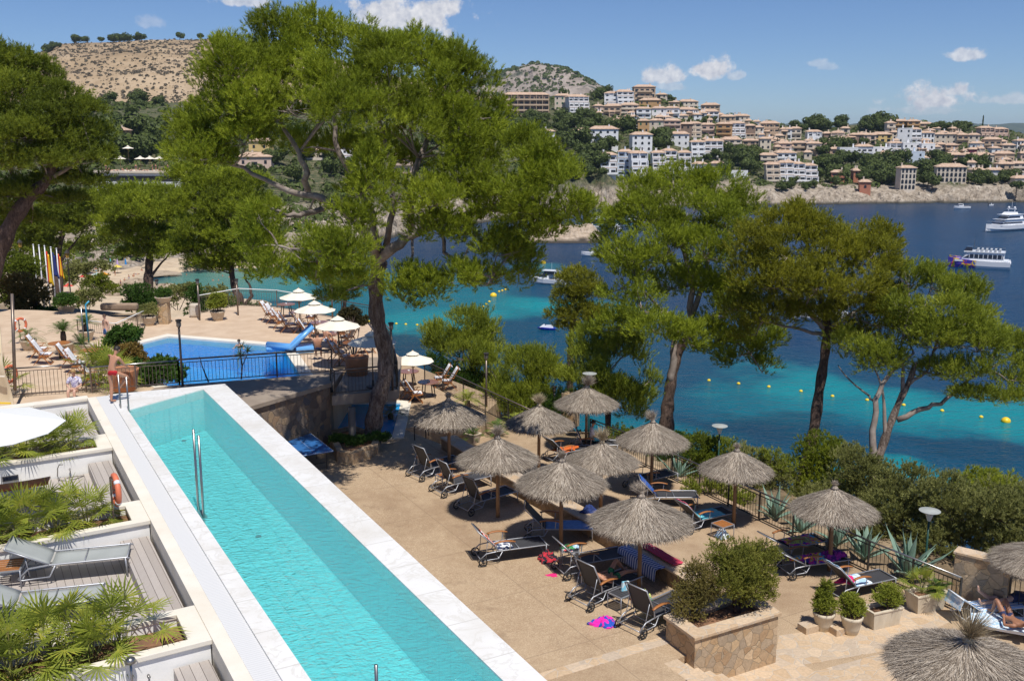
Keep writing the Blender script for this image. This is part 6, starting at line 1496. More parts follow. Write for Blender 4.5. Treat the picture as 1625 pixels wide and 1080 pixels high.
# ------------------------------------------------------------------ lamp posts
def lamp_cyl(px,py,z,h,label):
 root = empty('lamp_post',at(px,py,z),0,label,'lamp post','slim bollard lamp posts round the pools'); b = MB(); b.tube([(0,0,0),(0,0,h - .28)],[.045,.04],10); b.build('pole',M_rail,root,True)
 b = MB(); b.lathe([(.06,h - .28),(.09,h - .22),(.09,h - .12)],n=14); b.build('lamp_holder',M_steel,root); b = MB(); b.lathe([(.085,h - .118),(.085,h - .06)],n=14); b.build('diffuser',simple('smoked_diffuser',(.10,.10,.10),rough=.2),root)
 b = MB(); b.lathe([(.11,h - .058),(.11,h),(.02,h + .02)],n=14); b.build('cap',M_iron,root); return root
lamp_cyl(290,612,WK,2.5,'brown lamp post standing at the back corner of the lap pool')
lamp_cyl(623,619,DK,2.65,'brown lamp post at the end of the footbridge just right of the trunk')
lamp_cyl(378,500,DK,2.0,'brown lamp post at the far deck railing in front of the cove')
lamp_cyl(317,508,DK,2.2,'brown lamp post beside the pot of yellow flowers')
lamp_cyl(253,512,DK,2.3,'brown lamp post beside the stone pillar with the flower bowl')
lamp_cyl(772,645,LT,2.4,'lamp post at the seaward railing before the feathery pine')
lamp_cyl(879,668,RT,1.6,'short dark lamp post among the shrubs by the seaward railing')
lamp_cyl(528,512,DK,2.0,'lamp post behind the second canvas parasol')
def lamp_disc(px,py,z,h,label,r=.30):
 root = empty('garden_lamp',at(px,py,z),0,label,'garden lamp','garden lamps with flat disc hats'); g = simple('dark_green_paint',(.01,.06,.045),rough=.4)
 b = MB(); b.tube([(0,0,-1.5),(0,0,h - .3)],.03,10); b.build('pole',g,root,True); b = MB(); b.lathe([(.05,h - .3),(.12,h - .08),(.13,h - .02)],n=16); b.build('diffuser',simple('opal_glass',(.75,.74,.70),rough=.2),root)
 b = MB(); b.lathe([(.13,h - .018),(r,h),(r,h + .012),(.08,h + .05)],n=28); b.build('disc_hat',simple('grey_disc',(.42,.44,.42),rough=.3),root); return root
lamp_disc(1466,920,RT - .3,2.15,'garden lamp with a pale disc hat rising behind the agaves near the stone pier')
lamp_disc(1138,775,RT - .8,2.5,'garden lamp with a disc hat behind the ragged thatched parasol')
lamp_disc(934,700,RT - .2,2.95,'garden lamp whose disc hat shows behind the straw topknot by the stone pier')
# lantern posts
def lantern(px,py,z,h,n_,label,tilt=0):
 root = empty('lantern_post',at(px,py,z),0,label,'street lamp','old style lantern posts'); b = MB(); b.lathe([(.14,0),(.12,.3),(.06,.45),(.045,h - .5),(.07,h - .45),(.03,h - .2)],n=12); b.build('post',M_iron,root,True)
 yl = simple('amber_glass',(.62,.38,.08),rough=.25)
 for k in range(n_):
  a = 2 * math.pi * k / n_ + .3; r = .5 if n_ > 1 else 0; x,y = r * math.cos(a),r * math.sin(a); zo = h - .1 + (.25 if k == 1 and n_ > 1 else 0)
  if r: q = MB(); q.tube([(0,0,h - .5),(x * .6,y * .6,h - .55),(x,y,zo - .15)],.025,6); q.build('bracket',M_iron,root,True)
  q = MB(); q.lathe([(.13,zo),(.21,zo + .42)],(x,y,0),6); l_ = q.build('lantern',yl,root); q = MB(); q.lathe([(.27,zo + .422),(.19,zo + .56),(.05,zo + .68),(.02,zo + .8)],(x,y,0),6); q.build('cap',M_iron,l_)
  q = MB()
  for j in range(6): t = 2 * math.pi * j / 6; q.bar((x + .132 * math.cos(t),y + .132 * math.sin(t),zo),(x + .215 * math.cos(t),y + .215 * math.sin(t),zo + .42),.02)
  q.build('glazing_bars',M_iron,l_)
 return root
lantern(30,470,18.5,4.6,3,'three armed lantern post among the dark trees left of the flagpoles')
lantern(113,478,18.8,3.9,1,'single lantern post just right of the flagpoles')
# ------------------------------------------------------------------ flagpoles
FLN = [('white flagpole without a flag, first from the left',None),('white flagpole without a flag, second from the left',None),('white flagpole with a red and yellow flag hanging limp','es'),('white flagpole with a dark blue flag hanging limp','eu'),('white flagpole with a yellow and red striped flag hanging limp','bal')]
M_wp = simple('white_painted_pole',(.74,.74,.76),rough=.4)
def stripes(name,cols,n_,ax=0):
 n = NT(name); s = n.sep(n.coords(False)); c = n.ramp(n.math('FRACT',n.math('MULTIPLY',s[ax],n_)),[(i / len(cols),C4(q)) for i,q in enumerate(cols)],'CONSTANT'); return n.fin(c,.8)
FM = {'es': stripes('red_yellow_flag',[(.62,.02,.02),(.80,.50,.02),(.80,.50,.02),(.62,.02,.02)],1.6),'eu': simple('dark_blue_flag',(.02,.03,.16),(.03,.05,.24),scale=4,rough=.8),'bal': stripes('yellow_red_flag',[(.80,.52,.02),(.65,.03,.02)],6)}
for (xt,yt,xb,yb),(l,fl) in zip(((56,390,63,499),(63,391,72,502),(75,392,81,505),(84,394,90,498),(94,396,98,490)),FLN):
 z0 = 19.6; base = P(xb,yb,z0); base.z = z0; dep = base.y * cp + (CAMH - z0) * sp_; h = (yb - yt) * dep / F / cp * .99
 root = empty('flagpole',base,0,l,'flagpole','white flagpoles in the garden'); b = MB(); b.tube([(0,0,-.4),(0,0,h)],[.055,.04],10); b.lathe([(.05,0),(.07,.04),(.03,.09)],(0,0,h),10); b.build('pole',M_wp,root,True)
 if fl:
  L = 2.3 if fl == 'es' else 1.7
  b = MB(); b.grid(lambda u,v: Vector((.06 + .42 * u * (.5 + .5 * v) + .05 * math.sin(9 * u + 3 * v),.07 * math.sin(12 * u + 2 * v),h - .35 - .9 * (0) - L * v - .35 * u)),12,12); o = b.build('flag',FM[fl],root,True); o.modifiers.new('s','SOLIDIFY').thickness = .01
# ------------------------------------------------------------------ bushes
M_leafy = leafmat('glossy_leaves',(.03,.07,.012),(.07,.14,.02),(.14,.24,.04),.25,1.2)
M_fanpalm = leafmat('fan_palm_leaves',(.11,.15,.025),(.28,.33,.045),(.62,.54,.08),.35,2.0)
M_cycad = leafmat('cycad_leaves',(.03,.07,.012),(.08,.15,.02),(.16,.26,.04),.25,1.0)
M_yg = leafmat('yellow_green_leaves',(.14,.17,.02),(.28,.32,.04),(.42,.42,.08),.3,1.2)
M_brownleaf = leafmat('brown_green_leaves',(.08,.07,.025),(.20,.17,.045),(.34,.25,.09),.25,1.6)
M_rust = leafmat('rusty_variegated_leaves',(.08,.09,.02),(.26,.17,.04),(.42,.26,.08),.25,2.2)
M_agave = simple('blue_green_agave',(.16,.26,.19),(.24,.34,.27),scale=3,rough=.55)
def bush(name,label,blobs,fm,cat='shrub',group=None,seed=1,base=None,stem=True,**kw):
 """blobs: ((x,y,z) world centre, (rx,ry,rz))"""
 rs = np.random.RandomState(seed)
 bl = [(np.array(c),r) for c,r in blobs]
 if base is None:
  c0 = np.mean([b[0] for b in bl],0); base = Vector((c0[0],c0[1],min(b[0][2] - b[1][2] for b in bl)))
 root = empty(name,base,0,label,cat,group)
 k_ = dict(cr=.2,dens=.9,shoots=9,k=6,L=.055,w=.03,stem=.10,up=.4,spread=1.0,low=-.6,hole=.1,inner=.3,flat=.9); k_.update(kw)
 tris,cl = crown_arrays(bl,rs,**k_)
 tri_mesh('foliage',tris - np.array(base),fm,root)
 if stem:
  b = MB()
  for (c,q) in cl:
   c = Vector(c) - base; b.tube([(c.x * .15,c.y * .15,-.1),(c.x * .5,c.y * .5,c.z * .4),c],[.03,.022,.015],5)
   for p in q[::4]: b.tube([c * .7,(Vector(p) - base)],[.012,.005],4)
  b.build('stems',M_bark2,root)
 return root
def bpx(name,label,items,dep,fm,**kw):
 """items: (px, py, rx, ry[, dz]) in photo pixels at a camera depth"""
 bl = []
 for q in items:
  d = dep + (q[4] if len(q) > 4 else 0); a,c = q[2] * d / F,q[3] * d / F; bl.append((D(q[0],q[1],d),(a,.5 * (a + c),c)))
 return bush(name,label,bl,fm,**kw)
far = dict(cr=.34,k=6,L=.11,w=.06,stem=.18,shoots=10)
mid_ = dict(cr=.27,k=12,L=.085,w=.022,stem=.26,shoots=10,spread=.7,up=.8,hole=.15)
GH = 'shrubs on the slope beyond the seaward railing'
bpx('shrub','dark olive shrub at the foot of the tall leaning pine',[(1302,715,34,26),(1325,735,34,26),(1280,745,36,24),(1310,770,50,30)],38,M_pine4,group=GH,seed=2,**mid_)
bpx('shrub','grey green shrub right of the leaning pine trunk',[(1355,740,34,32),(1385,765,44,34),(1350,790,50,34),(1300,800,40,28)],35.5,M_shrub,group=GH,seed=3,**mid_)
bpx('shrub','wide grey green hedge like shrub behind the large agave',[(1440,770,44,30),(1420,810,54,40),(1390,840,44,30),(1470,830,50,44)],33,M_shrub,group=GH,seed=4,**mid_)
bpx('shrub','broad grey green shrub behind the disc hatted garden lamp',[(1500,785,48,30),(1530,820,60,44),(1490,860,50,34),(1560,860,56,34)],31.5,M_shrub,group=GH,seed=5,**mid_)
bpx('shrub','grey green shrub at the picture edge above the stone pier',[(1590,800,46,34),(1610,840,50,40),(1640,820,40,50),(1600,880,44,26)],30,M_shrub,group=GH,seed=6,**mid_)
bpx('pine_sapling','bright yellow green young pine showing over the hedge by the water',[(1560,765,34,14),(1590,775,30,16),(1612,790,26,16),(1545,780,26,12)],37,M_pine3,cat='tree',group=GH,seed=7,cr=.3,shoots=10,k=16,L=.13,w=.024,stem=.22,spread=.65)
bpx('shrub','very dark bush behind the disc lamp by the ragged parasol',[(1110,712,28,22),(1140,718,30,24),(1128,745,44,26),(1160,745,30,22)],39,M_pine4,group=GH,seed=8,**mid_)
bpx('shrub','feathery mid green shrub behind the ragged parasol',[(1185,730,30,20),(1215,750,34,24),(1240,765,34,22),(1200,765,36,20)],38,M_shrub,group=GH,seed=9,**mid_)
bpx('shrub','yellow green shrub between the ragged parasol and the leaning pine',[(1222,728,18,10),(1238,745,18,12)],37.5,M_yg,group=GH,seed=10,**mid_)
bpx('shrub','low green shrub under the double stemmed pine',[(1075,705,26,14),(1100,735,34,18),(1060,730,26,16)],41,M_leafy,group=GH,seed=11,**mid_)
bpx('shrub','low shrub with yellowish leaves behind the seaward railing',[(1118,775,26,14),(1160,795,34,16),(1145,770,20,12)],36,M_yg,group=GH,seed=12,**mid_)
bpx('shrub','green shrub beside the short dark lamp post',[(885,650,26,18),(910,640,22,20),(865,640,20,14)],45,M_leafy,group=GH,seed=13,**mid_)
bpx('shrub','dark shrub just outside the railing at the end of the deck chairs',[(705,590,24,16),(735,605,26,16),(690,575,18,14)],52,M_leafy,group=GH,seed=14,**mid_)
bpx('shrub','green shrub between the feathery pine and the railing',[(800,640,26,16),(830,655,24,14),(775,630,20,14)],47,M_pine4,group=GH,seed=15,**mid_)
bpx('shrub','shrub at the railing behind the navy lounger',[(985,690,22,12),(1010,705,24,12)],43,M_pine4,group=GH,seed=16,**mid_)
# undergrowth on the near slope
rs = np.random.RandomState(4); X = rs.uniform(-32,45,9000); Y = rs.uniform(24,96,9000); inl = inside(X,Y,LAND_IN); dc = seg_dist(X,Y,COAST); sea = inside(X,Y,SEA_POLY); db = seg_dist(X,Y,BRINK)
ok = (~inl) & (~sea) & (dc > 3) & (db > .8); X,Y = X[ok][:3200],Y[ok][:3200]; Z = near_z(X,Y); c = np.stack([X,Y,Z + .15],1); f = 60; s = np.repeat(.35 + .6 * rs.rand(len(c),1),f,0); c = np.repeat(c,f,0)
d = unit(rs.normal(size=c.shape)); d[:,2] = abs(d[:,2]) * .7; p = c + d * s; t = unit(rs.normal(size=c.shape)) * .05; b_ = unit(np.cross(d,t)) * .14
tag(tri_mesh('undergrowth',np.stack([p - t,p + t,p + b_],1).reshape(-1,3),M_shrub),kind='stuff')

# the two bushes in the stone planter
q = PLC
bush('planter_bush','tall dense olive green bush filling the seaward side of the stone planter',[(q + Vector((.30,.15,.75)),(.62,.55,.62)),(q + Vector((.75,.35,.80)),(.60,.5,.50)),(q + Vector((.25,.45,1.15)),(.60,.5,.42)),(q + Vector((.75,.25,.40)),(.55,.4,.42)),(q + Vector((1.05,.75,1.05)),(.45,.4,.32))],leafmat('olive_bush',(.10,.11,.02),(.21,.22,.035),(.38,.34,.08),.25,2.2),'bush','bushes in the stone planter',21,base=Vector((q.x + .4,q.y + .3,21.85)),cr=.12,k=6,L=.04,w=.02,stem=.16,shoots=8,dens=.95,hole=.22,spread=.8)
bush('planter_bush','smaller straggly brown green bush at the pool side of the stone planter',[(q + Vector((-.75,-.05,.40)),(.40,.38,.45)),(q + Vector((-.60,.15,.80)),(.34,.34,.40)),(q + Vector((-.85,-.25,.15)),(.36,.30,.28)),(q + Vector((-.35,-.05,.55)),(.34,.34,.42))],M_brownleaf,'bush','bushes in the stone planter',22,base=Vector((q.x - .7,q.y - .1,21.85)),cr=.14,k=6,L=.04,w=.02,stem=.10,shoots=9,hole=.25)

# ------------------------------------------------------------------ fan palms, cycads, agaves
def fan_palm_mesh(seed,nl=20,H=.92,rf=.46):
 rs = np.random.RandomState(seed); V = []; S_ = MB()
 for i in range(nl):
  a = 2.4 * i + rs.rand() * .6; t = (i + .5) / nl; el = R(85 - 72 * t + rs.normal() * 6); Lp = H * (.62 + .4 * rs.rand()) * (1.0 - .25 * t)
  d = np.array([math.cos(a) * math.cos(el),math.sin(a) * math.cos(el),math.sin(el)]); hub = d * Lp + [0,0,.06]
  S_.tube([(0,0,.02),tuple(hub * .5 + [0,0,.03]),tuple(hub)],[.012,.008,.006],4)
  side = unit(np.cross(d,[0,0,1])[None])[0]; nrm = np.cross(side,d); n_ = 17; fr = rf * (.8 + .35 * rs.rand()); tilt = rs.normal() * .25
  fd = unit((d + np.array([0,0,-.25 - .3 * t]))[None])[0]; sd2 = unit((side * math.cos(tilt) + nrm * math.sin(tilt))[None])[0]
  for k in range(n_):
   w_ = (k / (n_ - 1) - .5) * R(235); bd = fd * math.cos(w_) + sd2 * math.sin(w_); bd = unit((bd + np.array([0,0,-.12 * rs.rand()]))[None])[0]
   l = fr * (1 - .28 * abs(w_) / R(118)) * (.9 + .15 * rs.rand()); pw = unit(np.cross(bd,np.cross(fd,sd2))[None])[0] * .016
   m = hub + bd * l * .55; e = hub + bd * l + np.array([0,0,-.05 * l]); V += [[hub - pw * .3,m - pw,e],[hub - pw * .3,e,m + pw],[hub,m + pw,hub - pw * .3]]
 return np.array(V).reshape(-1,3),S_
FPM = []
def fan_palm(loc,label,i,s=1.0,group='fan palms in the white planters',H=.75):
 global FPM
 k = i % 4
 while len(FPM) <= k:
  V,S_ = fan_palm_mesh(70 + len(FPM),16 + 2 * len(FPM)); root = empty('fan_palm'); tri_mesh('fronds',V,M_fanpalm,root); S_.build('stems',simple('palm_stem',(.20,.24,.06),(.25,.18,.08),rough=.7) if not FPM else FPM[0].children[1].data.materials[0],root); FPM.append(root); root['new'] = 1
 o = FPM[k] if 'new' in FPM[k] else copy_tree(FPM[k])
 if 'new' in o: del o['new']
 put(o,loc,i * 1.9,label,group,s); o['category'] = 'palm'; return o
zs_ = PZ - .26
def bay_pt(i,t,f): # t metres from the kerb, f 0..1 front to back
 A = kerbL(fronts[i]); Bq = kerbL(fronts[i] + depth_p); p = A.lerp(Bq,f) - WV * t; return Vector((p.x,p.y,zs_))
pi_ = 0
for bi,ts in ((0,((1.25,.6,1.0),(1.75,.4,.9),(2.25,.65,1.1),(2.85,.4,1.0),(3.3,.7,1.05),(3.9,.4,1.1),(4.6,.6,1.0))),(1,((1.15,.55,.95),(1.75,.45,.95),(2.3,.6,1.1),(2.9,.4,1.0),(3.4,.65,1.15),(4.0,.45,1.0))),(2,((.95,.55,1.0),(1.5,.45,.95),(2.0,.6,1.1),(2.6,.45,1.0),(3.2,.6,1.0)))):
 where = ('in the planter nearest the camera','in the planter with the lifebuoy post','in the planter under the white parasol')[bi]
 for j,(t,f,s_) in enumerate(ts):
  fan_palm(bay_pt(bi,t,f),f"{ORD[j]} fan palm from the pool end {where}",pi_,s_ * (1.0 if bi else 1.05)); pi_ += 1
def frond_mesh(nl,L,droop,seed,el0=70,w=.10,lw=.016,nleaf=22):
 rs = np.random.RandomState(seed); V = []
 for i in range(nl):
  a = 2.4 * i + rs.rand() * .4; t = i / nl; el = R(el0 - 62 * t + rs.normal() * 5); l = L * (.8 + .3 * rs.rand()); h = np.array([math.cos(a),math.sin(a),0]); side = np.array([-math.sin(a),math.cos(a),0])
  pt = lambda u: h * (l * u * math.cos(el) + .0) + np.array([0,0,l * u * math.sin(el) - droop * l * u * u])
  for k in range(nleaf):
   u = .12 + .88 * k / nleaf; p = pt(u); q = pt(min(1,u + .03)); f = unit((q - p)[None])[0]; ll = w * math.sin(math.pi * min(1,.12 + .88 * u)) ** .6 * 1.6 + .02
   for s in (-1,1):
    e = p + side * s * ll + f * ll * .7 + np.array([0,0,ll * .15]); V.append([p - f * lw * .5,p + f * lw * .5,e])
  for k in range(6):
   u = k / 6; p = pt(u); q = pt(u + 1 / 6); V.append([p - side * .008,p + side * .008,q])
 return np.array(V).reshape(-1,3)
def cycad(loc,label,L=.6,nl=26,trunk=.25,seed=1,mat=None,group='cycads and small palms',droop=.35,el0=72,z0=0,name='cycad',cat='palm'):
 root = empty(name,loc,seed,label,cat,group); b = MB(); b.lathe([(.10,z0 - .02),(.13,z0 + trunk * .5),(.10,z0 + trunk)],n=10); b.build('trunk',M_bark2,root,True)
 tri_mesh('fronds',frond_mesh(nl,L,droop,seed,el0) + [0,0,z0 + trunk],mat or M_cycad,root); return root
def agave(loc,label,H=1.0,n_=14,seed=1):
 rs = np.random.RandomState(seed); root = empty('agave',loc,0,label,'agave','agaves behind the seaward railing')
 for i in range(n_):
  a = 2.4 * i + rs.rand() * .3; el = R(86 - 60 * (i / n_) + rs.normal() * 4); l = H * (.85 + .3 * rs.rand()); h = Vector((math.cos(a),math.sin(a),0)); sd_ = Vector((-math.sin(a),math.cos(a),0)); vs = []; bend = rs.normal() * .12 + .08
  for k in range(8):
   u = k / 7; w_ = .085 * H * (math.sin(math.pi * min(1,u * .9 + .18)) ** .8) * (1 - u ** 4) + .004; c = h * (l * u * math.cos(el) + .03) + Vector((0,0,l * u * math.sin(el) - bend * l * u * u)); up = Vector((-h.x * math.sin(el),-h.y * math.sin(el),math.cos(el)))
   vs += [c - sd_ * w_ + up * w_ * .45,c - up * w_ * .1,c + sd_ * w_ + up * w_ * .45]
  b = MB(); b.add(vs,[(3 * k + j,3 * k + j + 1,3 * k + j + 4,3 * k + j + 3) for k in range(7) for j in range(2)]); o = b.build('leaf',M_agave,root,True); m = o.modifiers.new('s','SOLIDIFY'); m.thickness = .018
 return root
for px,py,H,l in ((1426,922,1.5,'largest agave, standing clear behind the railing near the trough planter'),(1357,893,1.25,'agave just right of the parasol over the bright towels, behind the railing'),(1312,872,1.1,'agave half hidden by the rim of the parasol over the bright towels'),(1215,828,1.15,'agave behind the railing right of the ragged parasol'),(1062,762,1.0,'agave behind the railing near the double stemmed pine'),(1255,850,.9,'small agave behind the railing left of the parasol over the bright towels')):
 agave(at(px,py,RT - .1) + Vector((.35,.25,0)),l,H,seed=int(px))

# ------------------------------------------------------------------ pots and their plants
def pot(loc,label,r=.27,h=.42,m=None,name='plant_pot',prof=None,group='pots round the terraces'):
 root = empty(name,loc,0,label,'plant pot',group); b = MB(); b.lathe(prof or [(r * .62,0),(r * .8,h * .35),(r * .97,h * .8),(r * 1.04,h * .84),(r * 1.06,h),(r * .92,h),(r * .90,h * .88)],n=24,capt=False); b.build('bowl',m or M_pot,root,True)
 b = MB(); b.lathe([(r * .90,h * .9),(.01,h * .91)],n=20,capt=False,capb=False); b.build('soil',M_soil,root); return root
def trough(loc,rz,label,s=(.95,.45,.42),m=None):
 root = empty('trough_planter',loc,rz,label,'planter','trough planters'); L,W_,H = s; b = MB()
 o_ = [(-L / 2,-W_ / 2),(L / 2,-W_ / 2),(L / 2,W_ / 2),(-L / 2,W_ / 2)]
 bt = [(x * .86,y * .80,0) for x,y in o_]; tp_ = [(x,y,H) for x,y in o_]; r1 = [(x * 1.04,y * 1.08,H) for x,y in o_]; r2 = [(x * 1.04,y * 1.08,H + .05) for x,y in o_]; i1 = [(x * .9,y * .82,H + .05) for x,y in o_]; i0 = [(x * .86,y * .76,H * .8) for x,y in o_]
 L_ = [bt,tp_,r1,r2,i1,i0]; vs = [p for l in L_ for p in l]; fs = [(3,2,1,0)] + [(4 * a + k,4 * a + (k + 1) % 4,4 * a + 4 + (k + 1) % 4,4 * a + 4 + k) for a in range(5) for k in range(4)]
 b.add(vs,fs); b.build('box',m or M_pot,root,bevel=.025)
 b = MB(); b.add([(x * .87,y * .78,H * .88) for x,y in o_],[(0,1,2,3)]); b.build('soil',M_soil,root); return root
M_stone_pot = simple('stained_pale_pot',(.66,.58,.45),(.50,.42,.31),scale=5,rough=.85,world=True,bump=.3,stretch=(1,1,.3))
fr_ = math.atan2(gd.y,gd.x)
p1 = at(1306,998,RT); pot(p1,'round pale pot with an upright shrub, beside the lower sunbathing terrace',.27,.50,M_stone_pot)
p2_ = at(1350,1004,RT); pot(p2_,'round pale pot next to the trough, nearer the camera',.27,.50,M_stone_pot)
p3 = at(1398,990,RT); trough(p3,R(22),'pale trough planter between the round pots and the palm trough',(.95,.48,.46),M_stone_pot)
p4 = at(1468,965,RT); trough(p4,R(20),'pale trough planter with a small palm beside the stone pier',(1.0,.5,.48),M_stone_pot)
bush('potted_shrub','conical light green shrub in the first round pale pot',[(p1 + Vector((0,0,.66)),(.22,.22,.2)),(p1 + Vector((-.02,.02,.88)),(.14,.14,.2)),(p1 + Vector((.03,.05,1.12)),(.08,.08,.16))],M_yg,'shrub','shrubs in the pale pots',31,base=p1 + Vector((0,0,.44)),cr=.09,k=7,L=.045,w=.02,stem=.09,shoots=9)
bush('potted_shrub','bushy light green shrub in the round pot next to the trough',[(p2_ + Vector((0,0,.64)),(.27,.25,.18)),(p2_ + Vector((.04,.05,.85)),(.15,.15,.15)),(p2_ + Vector((-.15,.02,.80)),(.10,.1,.18))],M_yg,'shrub','shrubs in the pale pots',32,base=p2_ + Vector((0,0,.44)),cr=.09,k=7,L=.045,w=.02,stem=.09,shoots=9)
bush('potted_shrub','rounded light green shrub at the right end of the pale trough',[(p3 + Vector((.14,.06,.66)),(.32,.25,.22)),(p3 + Vector((.22,.1,.84)),(.2,.2,.14))],M_yg,'shrub','shrubs in the pale pots',33,base=p3 + Vector((.14,.05,.42)),cr=.1,k=7,L=.045,w=.02,stem=.09,shoots=9)
fan_palm(p4 + Vector((-.1,.05,.42)),'small fan palm in the trough by the stone pier',2,.72,'palms in troughs'); cycad(p4 + Vector((.38,.1,.42)),'fern like palm leaf at the pier end of the trough',.5,9,.05,34,M_leafy)
for px,py,l in ((1282,1000,'stone block step under the first round pot'),(1330,1003,'stone block under the second round pot')):
 b = MB(); b.box((0,0,.09),(.42,.34,.20),R(25)); o = b.build('stone_block',M_flag,bevel=.01); o.location = at(px,py,RT); tag(o,l,'stone block')
# by the middle of the terraces
cycad(at(742,648,LT),'bright green cycad beyond the first thatched parasol',.95,26,.35,41,M_yg,droop=.45)
cycad(at(820,682,RT),'light green cycad beside the seaward railing behind the thatch',.8,24,.35,42,M_yg,droop=.4)
cycad(at(790,690,RT),'dark cycad between two thatched parasols near the dividing wall',.75,24,.2,43)
cycad(at(748,696,RT + .4),'dark green palm in the low box behind the first thatched parasol',.7,24,.1,44)
trough(at(745,700,RT + .3),R(-40),'low stone trough behind the first thatched parasol',(.9,.45,.35))
pot(at(727,690,RT + .6),'round stone bowl pot behind the first thatched parasol post',.36,.42)
cycad(at(595,678,LT) + Vector((.5,1.2,0)),'arching palm behind the base of the huge pine trunk',1.15,20,.25,45,M_cycad,droop=.55,el0=60)
# raised rubble bed round the trunk
bed = [P(520,700,LT),P(535,733,LT),P(560,737,LT),P(600,722,LT),P(604,705,LT),P(560,690,LT)]
root = empty('raised_bed',(0,0,0),0,'low curved stone bed round the foot of the huge pine','stone bed'); b = MB(); ring_box(b,bed,grow(bed,-.25),LT - .2,LT + .42); b.build('wall',M_warmstone,root,bevel=.02); b = MB(); b.prism(grow(bed,-.24),LT - .1,LT + .33); b.build('soil',M_soil,root)
cb = sum(bed,Vector()) / 6
for i,(dx,dy,l) in enumerate(((-.6,-.1,'low flowering plant in the stone bed, nearest the column'),(.1,-.35,'low flowering plant in the stone bed in front of the trunk'),(.85,.1,'low flowering plant in the stone bed right of the trunk'))):
 bush('ground_plant',l,[(cb + Vector((dx,dy,.42)),(.34,.28,.12)),(cb + Vector((dx + .2,dy + .1,.4)),(.26,.26,.1))],M_leafy,'plant','low plants round the huge pine',50 + i,cr=.12,k=6,L=.05,w=.028,shoots=9,stem=False,base=Vector((cb.x + dx,cb.y + dy,LT + .33)))
# upper deck pots
for px,py,r,l in ((237,516,.36,'round pale pot with a grey green shrub on the upper deck'),(346,508,.38,'round pale pot of yellow green leaves by the far railing'),(46,555,.36,'round pot with a drooping palm left of the teak table'),(103,562,.40,'round pot with a thick trunked cycad on the upper deck'),(138,540,.36,'round pot with a cycad against the garden railing')):
 q = at(px,py,DK); pot(q,l,r,r * 1.35)
bush('potted_shrub','rounded grey green shrub in the pot beside the garden railing',[(at(237,516,DK) + Vector((0,0,.75)),(.38,.38,.30))],M_shrub,'shrub',None,61,base=at(237,516,DK) + Vector((0,0,.45)),cr=.14,k=6,L=.06,w=.03)
bush('potted_shrub','yellow green leafy plant in the pot by the far railing',[(at(346,508,DK) + Vector((0,0,.85)),(.45,.45,.38)),(at(346,508,DK) + Vector((.1,0,1.15)),(.3,.3,.22))],M_yg,'shrub',None,62,base=at(346,508,DK) + Vector((0,0,.45)),cr=.15,k=6,L=.08,w=.05)
cycad(at(46,555,DK) + Vector((0,0,.45)),'drooping palm in the pot left of the teak table',1.05,20,.15,63,droop=.6,el0=66)
cycad(at(103,562,DK) + Vector((0,0,.5)),'thick trunked cycad in a round pot on the upper deck',.85,30,.55,64,droop=.35)
cycad(at(138,540,DK) + Vector((0,0,.45)),'cycad in a round pot against the garden railing',.85,28,.35,65,droop=.4)
trough(at(130,560,DK),R(-10),'pale trough with spiky leaves beside the blue shower',(1.15,.5,.38),M_stone_pot); cycad(at(130,560,DK) + Vector((0,0,.3)),'spiky leaved plant in the pale trough beside the blue shower',.75,14,.1,66,M_leafy,droop=.3)
trough(at(158,574,DK),R(-10),'pale trough of low leaves behind the man in red trunks',(1.15,.5,.38),M_stone_pot); bush('potted_plant','low green leaves in the trough behind the man',[(at(158,574,DK) + Vector((.1,0,.42)),(.4,.2,.1))],M_leafy,'plant',None,67,stem=False,cr=.1,k=6,L=.08,w=.04)
bt_ = at(200,612,DK + .45); pot(at(198,618,DK + .3),'big terracotta tub behind the ladder of the lap pool',.55,.8,M_terra,prof=[(.42,0),(.5,.5),(.56,.75),(.56,.8),(.48,.8),(.47,.72)])
q = at(198,600,DK)
bush('small_tree','round headed dark green small tree behind the man in red trunks',[(D(192,538,43),(.58,.5,.40)),(D(205,530,43.2),(.42,.4,.30)),(D(180,545,43),(.30,.3,.28))],M_leafy,'tree',None,71,base=Vector((D(200,600,42).x,D(200,600,42).y,DK)),cr=.2,k=6,L=.1,w=.06,dens=1.2)
bush('small_tree','rusty yellow leaved small tree at the corner of the blue pool',[(D(205,562,41.5),(.50,.45,.42)),(D(218,572,41.5),(.36,.36,.36)),(D(198,578,41.5),(.36,.36,.30))],M_rust,'tree',None,72,base=Vector((D(205,600,41).x,D(205,600,41).y,DK)),cr=.17,k=6,L=.07,w=.05,dens=1.2)
bpx('leafy_plant','broad leaved plant by the blue pool left of the lamp post',[(245,590,14,14),(262,582,14,14),(275,596,14,12),(232,605,12,10)],39.6,M_leafy,cat='plant',seed=73,group='plants beside the blue pool',base=None,cr=.16,k=6,L=.13,w=.07)
bpx('leafy_plant','broad leaved plant between the terracotta tub and the blue pool',[(222,598,12,12),(214,585,10,10)],39.8,M_leafy,cat='plant',seed=74,group='plants beside the blue pool',cr=.16,k=6,L=.12,w=.06)
fan_palm(at(153,612,DK) + Vector((.1,.3,.1)),'fan palm behind the white wall beside the man in red trunks',1,1.5,'fan palms on the upper deck'); fan_palm(at(166,620,DK) + Vector((.2,.2,.1)),'second fan palm behind the white wall, closer to the terracotta tub',3,1.3,'fan palms on the upper deck')
fan_palm(at(4,628,DK),'fan palm at the picture edge by the canvas screen',0,1.3,'fan palms on the upper deck')
trough(at(231,598,DK),R(-20),'stone trough beside the blue pool',(.9,.5,.5)); trough(at(252,606,DK),R(30),'white rounded trough by the plants at the blue pool',(.8,.45,.4),M_white)
